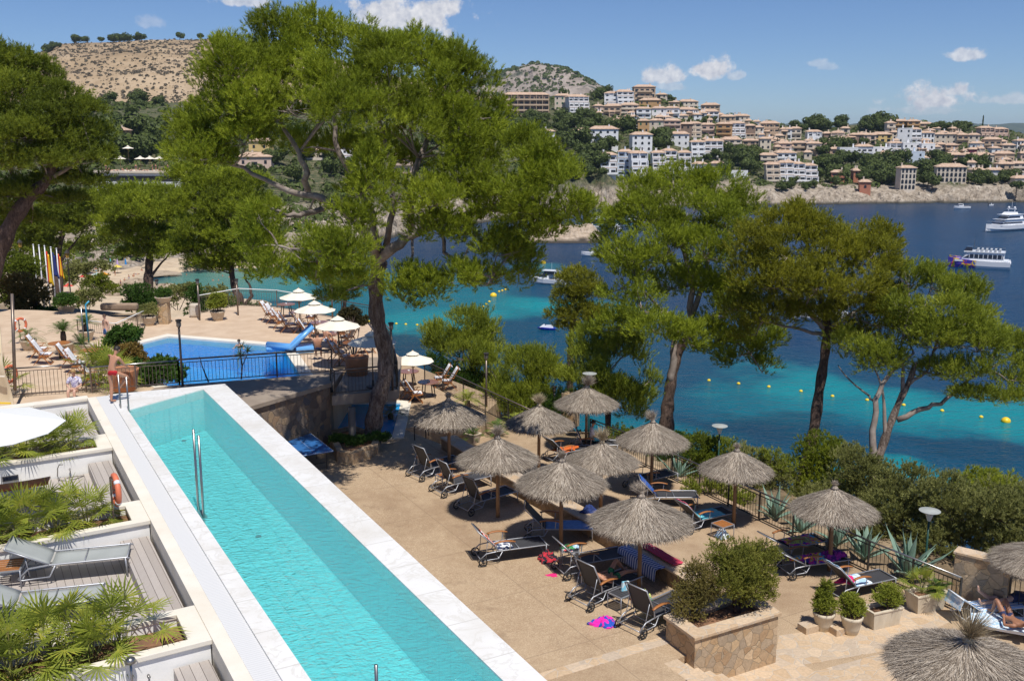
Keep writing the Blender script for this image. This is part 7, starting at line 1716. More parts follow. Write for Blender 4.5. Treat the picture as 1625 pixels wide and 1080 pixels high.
# yucca and bare sapling beyond the walkway fence
root = empty('yucca',at(383,601,WK),0,'slim yucca growing in front of the blue pool behind the fence','plant'); b = MB(); b.tube([(0,0,0),(.06,0,.5),(0,.05,1.0),(.05,.05,1.25)],[.03,.025,.02,.015],6); b.tube([(.06,0,.5),(.25,0,.9),(.3,0,1.1)],[.02,.015,.012],5); b.build('stem',M_bark2,root)
V = np.concatenate([frond_mesh(26,.34,.3,81,80,.0,.03,1) + [.05,.05,1.25],frond_mesh(22,.3,.3,82,80,.0,.03,1) + [.3,0,1.1],frond_mesh(14,.26,.3,83,80,.0,.03,1) + [.02,.05,.85]]); rsx = np.random.RandomState(1)
N_ = 70; d = unit(rsx.normal(size=(N_,3)) * [1,1,.6] + [0,0,.4]); ctrs = np.array([[.05,.05,1.25],[.3,0,1.1],[.0,.04,.9]])[rsx.randint(0,3,N_)]; s_ = unit(np.cross(d,rsx.normal(size=d.shape))) * .018
tri_mesh('leaves',np.stack([ctrs - s_,ctrs + s_,ctrs + d * .38 + [0,0,-.04]],1).reshape(-1,3),M_yg,root)
root = empty('sapling',at(331,606,WK),0,'bare crooked sapling behind the fence by the blue pool','sapling'); b = MB(); b.tube([(0,0,0),(-.12,0,.35),(-.2,0,.6),(-.28,0,1.0)],[.03,.025,.018,.01],6); b.build('stem',M_bark2,root)
# tub tree beside the parasols
pot(at(567,594,DK),'large wooden coloured tub between the parasols and the bridge',.48,.75,M_terra,prof=[(.42,0),(.48,.7),(.5,.75),(.42,.75),(.41,.68)])
q = at(562,590,DK); bush('small_tree','dark reddish small tree on a thin stem in the large tub',[(D(556,503,47),(.44,.4,.38)),(D(572,512,47),(.32,.3,.34)),(D(548,518,47),(.26,.26,.26))],leafmat('dark_red_green_leaves',(.03,.03,.012),(.07,.06,.02),(.12,.09,.03),.2,2),'tree',None,91,base=q + Vector((0,0,.6)),cr=.17,k=6,L=.08,w=.05)
# garden beyond the deck
GG = 'shrubs in the garden above the beach'
for i,(its,dep,fm,l) in enumerate((([(40,480,26,30),(62,470,22,24),(30,455,24,20),(55,500,26,18)],62,M_rust,'orange and green shrub left of the flagpoles'),
 ([(85,505,20,9),(70,500,16,8),(105,508,14,8)],62,M_leafy,'low green hedge with red flowers under the flagpoles'),([(150,452,18,12),(172,460,16,12),(160,445,14,8)],88,M_pine4,'windswept small pine above the rocks'),
 ([(132,478,18,16),(145,472,14,12)],72,M_shrub,'silvery spiky shrub behind the cycads'),([(218,465,22,14),(228,480,22,16),(215,485,18,14),(240,490,20,12)],68,M_leafy,'dense bright shrub left of the stone pillar'),
 ([(280,468,24,14),(300,462,16,10),(262,478,18,12)],70,M_shrub,'grey feathery shrub right of the stone pillar'),([(309,470,13,18),(312,490,13,14)],64,M_leafy,'upright green shrub beside the lamp post at the far railing'),
 ([(340,470,26,14),(355,480,20,12),(330,485,20,10)],67,M_shrub,'grey green tamarisk behind the pot of yellow leaves'),([(20,430,34,26),(0,470,30,30),(45,425,20,16)],70,M_pine4,'dark bush under the large pine beside the lantern post'),
 ([(110,500,18,10),(95,490,14,10)],66,M_pine4,'dark shrub behind the low garden wall'),([(110,445,26,10),(150,425,30,9),(120,430,20,8)],118,M_shrub,'sprawling grey shrub on the bank above the beach'),
 ([(70,430,20,14),(90,440,18,10)],110,M_pine4,'dark shrub on the bank behind the flagpoles'),([(390,490,12,6),(410,488,12,6),(370,488,8,6)],62,M_leafy,'row of low flowers outside the far deck railing'),
 ([(30,395,40,20),(80,410,30,14),(0,380,40,24)],130,M_pine4,'dark wooded clump behind the lantern post'),([(190,380,26,14),(150,385,30,12),(120,395,26,10)],170,M_pine4,'dark clump above the beach wall'),
 ([(330,420,40,8),(400,412,30,8)],250,M_far,'green scrub along the far edge of the cove'))):
 big_ = dep > 100
 bpx('shrub',l,its,dep,fm,group=GG,seed=100 + i,**(dict(cr=.8,k=6,L=.28,w=.14,stem=.5,shoots=9) if big_ else far))
# ------------------------------------------------------------------ people
def skinmat(name,a): n = NT(name); c = n.mix(n.noise(n.coords(False),9,3),C4(a),tuple(x * .82 for x in a) + (1,)); n.b.inputs['Subsurface Weight'].default_value = .08; n.b.inputs['Subsurface Radius'].default_value = (.02,.008,.004); return n.fin(c,.55)
SK = {'tan': skinmat('tanned_skin',(.52,.26,.16)),'fair': skinmat('fair_skin',(.62,.38,.28)),'brown': skinmat('brown_skin',(.36,.17,.10))}
HAIR = {'dark': simple('dark_hair',(.02,.014,.01),rough=.6),'brown': simple('brown_hair',(.10,.05,.025),rough=.6),'blond': simple('fair_hair',(.38,.24,.10),rough=.6)}
dg_ = lambda: bpy.context.evaluated_depsgraph_get()
def skin_mesh(chains,sub=2):
 """chains: lists of (point, radius); points that coincide are shared. The first point is the root."""
 V = []; Rr = []; Ed = []; key = {}
 for ch in chains:
  prev = None
  for p,r in ch:
   k = tuple(round(c,4) for c in p)
   if k not in key: key[k] = len(V); V.append(p); Rr.append(r)
   i = key[k]
   if prev is not None: Ed.append((prev,i))
   prev = i
 me = bpy.data.meshes.new('body'); me.from_pydata([tuple(v) for v in V],Ed,[]); o = bpy.data.objects.new('tmp',me); COL.objects.link(o)
 m = o.modifiers.new('skin','SKIN'); m.use_smooth_shade = True; m.branch_smoothing = .6
 for i,r in enumerate(Rr):
  sv = me.skin_vertices[0].data[i]; sv.radius = r if hasattr(r,'__len__') else (r,r); sv.use_root = i == 0
 s = o.modifiers.new('sub','SUBSURF'); s.levels = s.render_levels = sub
 dg = dg_(); dg.update(); out = bpy.data.meshes.new_from_object(o.evaluated_get(dg)); bpy.data.objects.remove(o); return out
STAND = dict(hipL=(-.09,0,.93),hipR=(.09,0,.93),knL=(-.10,.02,.50),knR=(.10,.02,.50),ftL=(-.11,-.02,.06),ftR=(.11,-.02,.06),toL=(-.13,.17,.03),toR=(.13,.17,.03),pel=(0,0,.97),wst=(0,-.01,1.12),chs=(0,-.01,1.33),nk=(0,0,1.47),hd=(0,.03,1.62),shL=(-.18,-.01,1.40),shR=(.18,-.01,1.40),
    elL=(-.25,-.03,1.13),elR=(.25,-.03,1.13),haL=(-.24,.06,.88),haR=(.24,.06,.88))
def person(name,label,loc,rz,pose=None,skin='tan',hair='dark',bottom=None,top=None,s=1.0,tilt=None,fingers=True,group=None,long_hair=False,w=1.0,sub=2,cat='person'):
 J = dict(STAND); J.update(pose or {}); v = {k: Vector(p) for k,p in J.items()}
 root = empty(name,loc,rz,label,cat,group); root.scale = (s,s,s)
 if tilt: root.rotation_euler = (tilt[0],tilt[1],rz)
 ch = [[(v['pel'],(.145 * w,.11)),(v['wst'],(.125 * w,.095)),(v['chs'],(.15 * w,.11)),(v['nk'],.055)]]
 hdir = (v['hd'] - v['nk']).normalized(); ch[0] += [(v['nk'] + hdir * .06,.05),(v['hd'] - hdir * .03,(.072,.082)),(v['hd'] + hdir * .05,(.078,.09)),(v['hd'] + hdir * .10,(.05,.055))]
 for a in 'LR':
  hp,kn,ft,to,sh,el,ha = (v[x + a] for x in ('hip','kn','ft','to','sh','el','ha'))
  ch.append([(v['pel'],.13),(hp,.088),(hp.lerp(kn,.5),.075),(kn,.056),(kn.lerp(ft,.35),.056),(ft.lerp(kn,.12),.036),(ft,.038),(to,.026)])
  wr = ha.lerp(el,.0); d = (ha - el).normalized(); palm = ha + d * .05
  ch.append([(v['chs'],.12),(sh,.062),(sh.lerp(el,.5),.045),(el,.038),(el.lerp(ha,.4),.036),(wr,.024),(palm,(.036,.018))])
  if fingers:
   side = d.cross(Vector((0,0,1)));  side = (side if side.length > .1 else Vector((1,0,0))).normalized(); cu = Vector((0,0,-1)) * .35 + d; cu.normalize()
   for k,l in enumerate((.055,.068,.072,.062)):
    q = palm + side * (-.027 + .018 * k) + d * .02; ch.append([(palm,(.036,.018)),(q,.009),(q + d * l * .55,.0085),(q + (d * .5 + cu * .5) * l,.007)])
   q = palm - side * .03 - d * .02; ch.append([(palm,(.036,.018)),(q,.011),(q - side * .02 + d * .035,.009)])
 me = skin_mesh(ch,sub); body = obj('body',me,SK[skin],root)
 # face: nose, brow, ears as small forms joined to a head detail part; hair
 f = (Vector((0,1,0)) - hdir * hdir.y); f = f.normalized() if f.length > .2 else Vector((0,0,1)); sd_ = hdir.cross(f)
 if pose and 'face' in pose: f = Vector(pose['face']).normalized(); sd_ = hdir.cross(f)
 b = MB(); c = v['hd'] + hdir * .02; b.tube([c + f * .075 + hdir * .03,c + f * .105 - hdir * .01,c + f * .08 - hdir * .02],[.008,.014,.008],6)
 for s_ in (-1,1): b.tube([c + sd_ * s_ * .078 + hdir * .025,c + sd_ * s_ * .088,c + sd_ * s_ * .078 - hdir * .025],[.01,.016,.008],6)
 b.build('nose_and_ears',SK[skin],body,True)
 b = MB()
 for s_ in (-1,1): b.tube([c + f * .083 + sd_ * s_ * .018 + hdir * .022,c + f * .080 + sd_ * s_ * .042 + hdir * .020],.007,6)
 b.tube([c + f * .086 + sd_ * -.022 - hdir * .048,c + f * .090 - hdir * .050,c + f * .086 + sd_ * .022 - hdir * .048],.005,5); b.build('eyes_and_mouth',HAIR['dark'],body)
 M = Matrix((sd_,f,hdir)).transposed(); hb = MB()
 def hf(u,w_):
  a = 2 * math.pi * u; t = w_ * (R(112) if not long_hair else R(135)); fr = math.sin(a); lim = 1.0 - .42 * max(0,fr)
  t *= lim; q = Vector((math.cos(a) * math.sin(t) * .090,math.sin(a) * math.sin(t) * .100 - .012,math.cos(t) * .105 + .035)); return v['hd'] + M @ (q * (1 + .02 * math.sin(9 * a)))
 hb.grid(hf,24,10); o = hb.build('hair',HAIR[hair],root,True); o.modifiers.new('s','SOLIDIFY').thickness = .012
 if bottom:
  for a in 'LR':
   pass
  b = MB(); up = (v['wst'] - v['pel']).normalized(); ch2 = [[(v['pel'] + up * .09,(.150 * w,.115)),(v['pel'],(.162 * w,.125))]]
  for a in 'LR': ch2.append([(v['pel'],.14),(v['hip' + a],.104),(v['hip' + a].lerp(v['kn' + a],bottom[1]),.09)])
  obj('shorts',skin_mesh(ch2,1),bottom[0],root)
 if top:
  ch2 = [[(v['pel'],(.16 * w,.125)),(v['wst'],(.155 * w,.12)),(v['chs'],(.178 * w,.135)),(v['nk'],.075)]]
  for a in 'LR': ch2.append([(v['chs'],.14),(v['sh' + a],.085),(v['sh' + a].lerp(v['el' + a],.9),.07)])
  obj('shirt',skin_mesh(ch2,1),top,root)
 return root
# the man at the corner of the lap pool, one foot lifted
q = P(181,639,PZ)
person('person','tanned man in red trunks standing on one leg at the corner of the lap pool',(q.x,q.y,PZ),R(-28),
    dict(hipL=(-.09,0,.93),knL=(-.09,.03,.49),ftL=(-.09,-.02,.06),toL=(-.10,.17,.03),hipR=(.09,.02,.92),knR=(.20,.40,.74),ftR=(.02,.26,.46),toR=(-.08,.34,.38),wst=(0,.02,1.12),chs=(0,.10,1.31),nk=(0,.17,1.43),hd=(0,.25,1.55),shL=(-.18,.13,1.38),shR=(.18,.13,1.38),elL=(-.20,.26,1.13),elR=(.22,.30,1.12),haL=(-.10,.46,1.02),haR=(.10,.50,1.02)),
    'tan','dark',(M_trunks,.28),w=1.08)
P_blue = simple('blue_swimwear',(.05,.12,.32),rough=.8); P_navy = simple('navy_swimwear',(.02,.03,.10),rough=.8); P_wsh = simple('white_shirt',(.74,.75,.80),(.62,.63,.72),scale=8,rough=.9); P_org = simple('orange_swimwear',(.6,.2,.04),rough=.8)
q = at(170,549,DK); person('person','child in blue shorts standing behind the small tree on the upper deck',q,R(150),dict(haL=(-.2,.02,.86),haR=(.2,.02,.86)),'fair','brown',(P_blue,.75),s=.86,fingers=False,w=.88,sub=1)
SIT = dict(pel=(0,0,.10),wst=(0,-.03,.26),chs=(0,-.04,.46),nk=(0,0,.60),hd=(0,.04,.75),shL=(-.18,-.02,.53),shR=(.18,-.02,.53),elL=(-.25,.06,.28),elR=(.25,.06,.28),haL=(-.12,.26,.22),haR=(.12,.26,.22),hipL=(-.09,.04,.10),hipR=(.09,.04,.10),knL=(-.11,.44,.14),knR=(.11,.44,.14),ftL=(-.11,.46,-.30),ftR=(.11,.46,-.30),toL=(-.12,.62,-.33),toR=(.12,.62,-.33))
q = at(116,636,DK); person('person','fair haired woman in a white patterned shirt behind the white garden wall',q + Vector((0,.25,.28)),R(185),SIT,'fair','blond',None,cloth_mat('lilac_white_shirt',(.65,.64,.74),(.32,.30,.48),(.70,.70,.76),scale=16),fingers=True,long_hair=True)
q = at(505,572,DK); person('person','man seen from behind stretching both arms up on a deck chair by the slide',q + Vector((0,0,.42)),R(8),dict(SIT,elL=(-.34,.02,.62),elR=(.34,.02,.62),haL=(-.22,.0,.86),haR=(.24,0,.86)),'tan','brown',(P_navy,.5),w=1.05,sub=1)
q = at(519,562,DK); person('person','second bather sitting close to the man with raised arms',q + Vector((0,.2,.42)),R(-30),SIT,'tan','dark',(P_navy,.4),fingers=False,sub=1)
q = P(380,553,DK - .1); person('person','child bathing in the blue pool with head and shoulders above the water',(q.x,q.y,DK - 1.05),R(170),dict(haL=(-.35,.2,1.2),haR=(.35,.2,1.2),elL=(-.3,.05,1.22),elR=(.3,.05,1.22)),'fair','dark',None,s=.8,fingers=False,sub=1)
loc,rz = LNG['R2']; person('person','man in a white shirt and cap sitting under the thatch beside the stone pier',loc + Vector((math.cos(rz) * 1.1,math.sin(rz) * 1.1 + .1,.40)),rz - R(90),SIT,'tan','dark',(TURQ_T,.8),P_wsh,fingers=False,w=1.1)
# man asleep on his lounger
LIE = dict(pel=(0,0,.10),wst=(0,-.17,.11),chs=(0,-.38,.14),nk=(0,-.55,.19),hd=(0,-.69,.26),shL=(-.18,-.45,.13),shR=(.18,-.45,.13),hipL=(-.09,.04,.10),hipR=(.09,.04,.10),knL=(-.14,.36,.42),knR=(.12,.45,.16),ftL=(-.16,.66,.06),ftR=(.12,.88,.06),toL=(-.17,.80,.08),toR=(.13,.94,.17),elL=(-.34,-.28,.09),elR=(.36,-.52,.12),haL=(-.20,-.06,.18),haR=(.25,-.74,.15),face=(0,.3,1))
loc,rz = LNG['L7']; dv = Vector((math.cos(rz),math.sin(rz),0)); person('person','man in green patterned shorts lying on a lounger with one knee raised',loc + dv * 1.28 + Vector((0,0,.39)),rz - R(90),dict(LIE,chs=(0,-.36,.20),nk=(0,-.50,.32),hd=(0,-.60,.44),shL=(-.18,-.42,.22),shR=(.18,-.42,.22),elR=(.33,-.25,.15),haR=(.14,-.08,.22)),'tan','dark',(GREEN_T,.55),w=1.08)
# sunbathers beside the stone pier
q = at(1512,985,RT); wl = lounger(R(35),'sun_lounger',simple('white_sling',(.72,.73,.76),rough=.6),M_hull,wood=False,wheels=False); put(wl,q,R(12),'white plastic lounger with a blue and white towel by the stone pier'); wl['category'] = 'sun lounger'
tl = towel('towel','blue and white towel on the white plastic lounger',q + Vector((.62,.13,0)),R(12),1.3,.64,BWT,seed=9)
b = MB(); b.grid(lambda u,v: Vector((.6 - u * .72 * math.cos(R(35)) - .02,(v - .5) * .66,.37 + u * .72 * math.sin(R(35)))) if u < .99 else Vector((-.06,(v - .5) * .66,.45)),12,6); o = b.build('towel',LBL_T); o.modifiers.new('s','SOLIDIFY').thickness = .014; o.location = q; o.rotation_euler = (0,0,R(12)); tag(o,'pale blue towel up the back of the white plastic lounger','towel')
person('person','sunbather in a dark blue swimsuit lying on her front on the white lounger',q + Vector((1.55,.36,.36)),R(102),dict(LIE,knL=(-.10,.46,.12),ftL=(-.10,.86,.10),toL=(-.11,.94,.26),knR=(.10,.46,.12),ftR=(.10,.80,.36),toR=(.10,.84,.52),elR=(.34,-.50,.10),haR=(.2,-.72,.12),elL=(-.34,-.5,.1),haL=(-.2,-.72,.12)),'fair','brown',(P_navy,.2),P_navy,w=.95)
q2 = at(1600,1010,RT); b = MB(); b.grid(lambda u,v: Vector(((u - .5) * 2.0,(v - .5) * .9,.03 + .012 * math.sin(14 * u + 5 * v))),20,8); o = b.build('towel',LBL_T); o.modifiers.new('s','SOLIDIFY').thickness = .015; o.location = q2 + Vector((.15,.1,.30)); o.rotation_euler = (0,0,R(-25)); tag(o,'blue towel on a low bed at the picture edge under the sunbathing man','towel')
b = MB(); b.box((0,0,.24),(1.95,.7,.08));
for x in (-.85,.85):
 for y in (-.28,.28): b.box((x,y,.10),(.06,.06,.2))
o = b.build('sun_lounger',M_hull,bevel=.01); o.location = q2 + Vector((.15,.1,0)); o.rotation_euler = (0,0,R(-25)); tag(o,'low white sunbed at the picture edge under the sunbathing man','sun lounger')
person('person','tanned man lying with both knees up at the picture edge beside the gate',q2 + Vector((.05,.15,.34)),R(10),dict(LIE,knL=(-.12,.38,.46),knR=(.12,.36,.44),ftL=(-.13,.50,.06),ftR=(.13,.52,.06),toL=(-.14,.66,.04),toR=(.14,.68,.04),elR=(.40,-.62,.1),haR=(.62,-.78,.08)),'brown','dark',(P_navy,.4),w=1.05)
# beach people: three shapes, copied with their own swimwear colour
def crowd_mesh(J,nm):
 Jv = dict(STAND); Jv.update(J); v = {k: Vector(p) for k,p in Jv.items()}; ch = [[(v['pel'],.14),(v['wst'],.12),(v['chs'],.15),(v['nk'],.06),(v['hd'],.09),(v['hd'] + (v['hd'] - v['nk']).normalized() * .09,.07)]]
 for a in 'LR': ch.append([(v['pel'],.13),(v['hip' + a],.09),(v['kn' + a],.06),(v['ft' + a],.04),(v['to' + a],.03)]); ch.append([(v['chs'],.12),(v['sh' + a],.06),(v['el' + a],.04),(v['ha' + a],.03)])
 me = skin_mesh(ch,1); me.name = nm; c = v['pel'] + Vector((0,0,.0)); mi = []
 for k in ('tan',): me.materials.append(SK[k])
 me.materials.append(P_navy); me.materials.append(HAIR['dark'])
 for p in me.polygons: d = (p.center - v['pel']).length; h = (p.center - v['hd'] - (v['hd'] - v['nk']).normalized() * .06).length; p.material_index = 1 if d < .19 else (2 if h < .105 and p.center.y < v['hd'].y + .05 else 0)
 return me
CM = {'standing': crowd_mesh({},'p1'),'sitting': crowd_mesh(dict(SIT,ftL=(-.11,.78,.0),ftR=(.11,.78,.0),knL=(-.11,.42,.28),knR=(.11,.42,.28),toL=(-.12,.9,.0),toR=(.12,.9,0)),'p2'),'lying': crowd_mesh(LIE,'p3')}
CV = {}; SW = {'dark': P_navy,'red': M_trunks,'blue': P_blue,'orange': P_org,'white': P_wsh,'turquoise': TURQ_T}
def near_hit(px,py):
 r = RAY(px,py); d = 60.0
 while d < 400:
  p = Vector((0,0,CAMH)) + r * d
  if p.z <= float(near_z(np.array([p.x]),np.array([p.y]))[0]): return p
  d += .7
 return P(px,py,0)
rc = random.Random(8); bc = {}
SPOT = [(189,418,'standing','dark'),(200,422,'standing','blue'),(176,426,'sitting','dark'),(163,437,'standing','red'),(168,440,'sitting','dark'),(183,438,'standing','orange'),(198,447,'sitting','dark'),(205,448,'standing','white'),(225,431,'sitting','red'),(230,447,'lying','dark'),(145,443,'sitting','dark'),
  (147,448,'lying','red'),(138,436,'sitting','blue'),(121,466,'sitting','red'),(126,462,'lying','dark'),(112,470,'sitting','turquoise'),(106,471,'sitting','dark'),(172,408,'sitting','white'),(178,407,'sitting','dark'),(166,409,'lying','blue'),(192,456,'standing','dark'),(171,452,'lying','orange'),(216,436,'lying','blue'),(153,436,'standing','turquoise'),(212,440,'sitting','orange')]
for px,py,po,sw in SPOT:
 k = (po,sw)
 if k not in CV: me = CM[po].copy(); me.materials[1] = SW[sw]; CV[k] = me
 o = obj('person',CV[k]); o.location = near_hit(px,py) + Vector((0,0,.02)); o.rotation_euler = (0,0,rc.uniform(0,6.28)); o.scale = (1.05,) * 3
 n_ = bc[k] = bc.get(k,0) + 1; tag(o,f"{ORD[n_-1]} tiny bather {po} on the beach in {sw} swimwear, counted from the sea wall",'person','bathers on the beach')
for i,(px,py) in enumerate(((338,445),(347,445),(353,438),(364,440),(278,434),(268,437),(345,462),(296,436),(250,436))):
 o = obj('person',CM['standing']); p = P(px,py,0); o.location = (p.x,p.y,-1.25); o.rotation_euler = (0,0,i * 1.3); tag(o,f"{ORD[i]} swimmer in the green cove with only head and shoulders showing",'person','swimmers in the cove')
BP = make_parasol(1.15,.45,1.9,8,M_canvas)
for i,(px,py,c,l) in enumerate(((136,452,(.65,.04,.04),'red beach parasol beside the sea wall'),(167,449,(.80,.33,.02),'orange beach parasol at the middle of the sand'),(152,461,(.22,.50,.75),'light blue beach parasol between the red and orange ones'),(109,468,(.75,.08,.06),'red beach parasol nearest the flagpoles'),(155,449,(.55,.70,.70),'pale green beach parasol behind the orange one'),(187,436,(.80,.62,.10),'yellow beach parasol by the rocks'),(137,439,(.45,.22,.12),'brown beach parasol highest on the sand'),(143,447,(.05,.05,.08),'dark beach parasol behind the red one'))):
 o = BP if i == 0 else copy_tree(BP); m = simple('beach_parasol_cloth',c,scale=1,rough=.8); put(o,near_hit(px,py),i,l,'beach parasols'); o['category'] = 'parasol'
 for chd in o.children:
  if chd.name.startswith('canopy'):
   chd.data = chd.data.copy(); chd.data.materials[0] = m
   for g_ in chd.children: g_.data = g_.data.copy(); g_.data.materials[0] = m
for i,(px,py,c,l) in enumerate(((200,426,(.03,.25,.60),'closed bright blue parasol standing on the beach'),(187,427,(.60,.42,.70),'closed lilac parasol standing on the beach'),(176,426,(.10,.50,.60),'small closed turquoise parasol on the beach'),(128,408,(.12,.35,.70),'blue towel hung on a pole above the beach'))):
 root = empty('closed_parasol',near_hit(px,py),0,l,'parasol','closed beach parasols'); b = MB(); b.tube([(0,0,0),(0,0,2.6)],.03,6); b.build('pole',M_hull,root); b = MB(); b.lathe([(.30,.7),(.26,1.3),(.16,2.1),(.03,2.5)],n=8); b.build('cloth',simple('closed_parasol_cloth',c,rough=.8),root)
# sea wall, rocks and path at the beach
def rock(px,py,w_,h_,l,z=None,seed=1,asp=.6,m=None):
 p = near_hit(px,py); d = p.y * cp; rs = np.random.RandomState(seed); L = w_ * d / F; H = h_ * d / F; b = MB(); fx = rs.rand(5) * 6
 b.grid(lambda u,v: Vector((math.cos(2 * math.pi * u) * math.sin(math.pi * v / 2) * L / 2 * (1 + .2 * math.sin(5 * u * 6.28 + fx[0])),math.sin(2 * math.pi * u) * math.sin(math.pi * v / 2) * L * asp / 2 * (1 + .2 * math.sin(3 * u * 6.28 + fx[1])),H * (math.cos(math.pi * v / 2) ** .6) * (1 + .25 * math.sin(4 * u * 6.28 + fx[2] + 6 * v)) - .2)),26,10)
 o = b.build('rock',m or RKM); o.location = p; return tag(o,l,'rock','rocks round the beach')
RKM = simple('beach_rock',(.42,.34,.25),(.26,.20,.14),scale=.8,rough=.95,world=True,bump=1,bscale=3)
for i,(px,py,w_,h_,l) in enumerate(((262,462,60,12,'long low rock at the water edge below the cove pine'),(218,452,60,10,'flat rocks along the sand behind the small pine'),(240,434,90,5,'rock ledge across the back of the beach'),(190,470,40,12,'pale rock shelf beneath the windswept small pine'),(205,488,60,8,'flat pale rocks beside the garden wall'),(150,470,40,9,'brown rock between the beach and the garden'),(288,470,34,8,'dark wet rock at the mouth of the cove'),(130,425,40,8,'rocky bank under the grey shrub'))): rock(px,py,w_,h_,l,seed=i)
b = MB(); a_,c_ = near_hit(98,452),near_hit(132,436); dd = (c_ - a_).normalized(); nn = Vector((-dd.y,dd.x,0)); b.prism([a_,c_,c_ + nn * 4,a_ + nn * 4],-1,a_.z + 4.2); o = b.build('sea_wall',simple('grey_stone',(.28,.24,.20),(.18,.15,.13),scale=.6,rough=.95,world=True,bump=.8,bscale=2)); tag(o,'grey stone retaining wall at the back of the beach behind the flagpoles','wall')
b = MB(); a_,c_ = near_hit(120,410),near_hit(215,402); dd = (c_ - a_).normalized(); nn = Vector((-dd.y,dd.x,0)); b.prism([a_,c_,c_ + nn * 3,a_ + nn * 3],-1,a_.z + 3.2); o = b.build('sea_wall',o.data.materials[0]); tag(o,'long stone wall behind the sand, above the seated group','wall')
b = MB(); pts = [(40,425),(90,404),(120,396),(165,380)]; pp = [near_hit(*q) + Vector((0,0,.8)) for q in pts]; b.add([p + Vector((0,s * 5,.0)) for p in pp for s in (-1,1)],[(2 * i,2 * i + 2,2 * i + 3,2 * i + 1) for i in range(3)]); S('footpath',b,M_concrete)
for px,py,sz,l in ((310,503,(.55,.4,.75),'rough white stone standing by the far deck railing'),(190,492,(2.2,.45,.42),'long rounded rock bordering the garden')):
 b = MB(); b.box((0,0,sz[2] / 2),sz); o = b.build('boulder',simple('pale_boulder',(.62,.57,.50) if px > 250 else (.36,.26,.18),(.44,.36,.27) if px > 250 else (.24,.17,.12),scale=3,rough=.9,bump=.8,bscale=8),bevel=.12); o.location = at(px,py,DK - (.0 if px > 250 else .6)); o.modifiers['bevel'].segments = 3; tag(o,l,'boulder')
root = empty('stone_pillar',at(262,513,DK),0,'square warm stone pillar carrying a bowl of flowers beside the lamp post','pillar'); b = MB(); b.box((0,0,.55),(.5,.5,1.1)); b.build('pillar',M_warmstone,root,bevel=.01)
pot(at(262,513,DK) + Vector((0,0,1.1)),'wide flower bowl on top of the stone pillar',.42,.32)
pot(at(106,497,DK - .2) + Vector((0,0,.0)),'wide pale bowl of shrubs behind the cycad',.5,.5); bush('potted_shrub','green shrub in the wide pale bowl',[(at(106,497,DK) + Vector((0,0,.6)),(.6,.5,.35))],M_leafy,'shrub',None,95,cr=.16,k=6,L=.08,w=.05,stem=False)
bush('potted_plant','flowers in the bowl on the stone pillar',[(at(262,513,DK) + Vector((0,0,1.55)),(.34,.3,.2))],M_leafy,'plant',None,96,cr=.12,k=6,L=.07,w=.04,stem=False)

# ------------------------------------------------------------------ boats and buoys
M_win = simple('tinted_boat_glass',(.02,.025,.04),rough=.1)
def loft(secs):
 """secs: (x, half beam, keel z, deck z)"""
 b = MB(); vs = []; n = 7
 for x,w_,k,d in secs:
  for y,z in ((-w_,d),(-w_ * .92,k + (d - k) * .45),(-w_ * .55,k + (d - k) * .12),(0,k),(w_ * .55,k + (d - k) * .12),(w_ * .92,k + (d - k) * .45),(w_,d)): vs.append((x,y,z))
 fs = [(n * i + j,n * i + j + 1,n * i + n + j + 1,n * i + n + j) for i in range(len(secs) - 1) for j in range(n - 1)] + [(n * i,n * i + n,n * i + 2 * n - 1,n * i + n - 1) for i in range(len(secs) - 1)] + [tuple(range(n))]
 return b.add(vs,fs)
def hull(root,L,B,H,m=None,name='hull',y=0): b = loft([(-L / 2,B / 2 * .92,-.3,H * .9),(-L * .2,B / 2,-.4,H * .88),(L * .1,B / 2 * .97,-.4,H * .95),(L * .32,B / 2 * .68,-.3,H * 1.08),(L * .45,B / 2 * .3,-.05,H * 1.18),(L / 2,.03,.3,H * 1.25)]); b.v = [(v[0],v[1] + y,v[2]) for v in b.v]; return b.build(name,m or M_hull,root)
def cabin(root,name,x0,x1,w,z0,z1,m,rake=.4,taper=.85): b = MB(); b.add([(x0,-w / 2,z0),(x1,-w / 2,z0),(x1,w / 2,z0),(x0,w / 2,z0),(x0 + .1,-w / 2 * taper,z1),(x1 - rake,-w / 2 * taper,z1),(x1 - rake,w / 2 * taper,z1),(x0 + .1,w / 2 * taper,z1)],[(3,2,1,0),(4,5,6,7),(0,1,5,4),(1,2,6,5),(2,3,7,6),(3,0,4,7)]); return b.build(name,m,root)
def sea_at(px,py): p = P(px,py,0); p.z = 0; return p
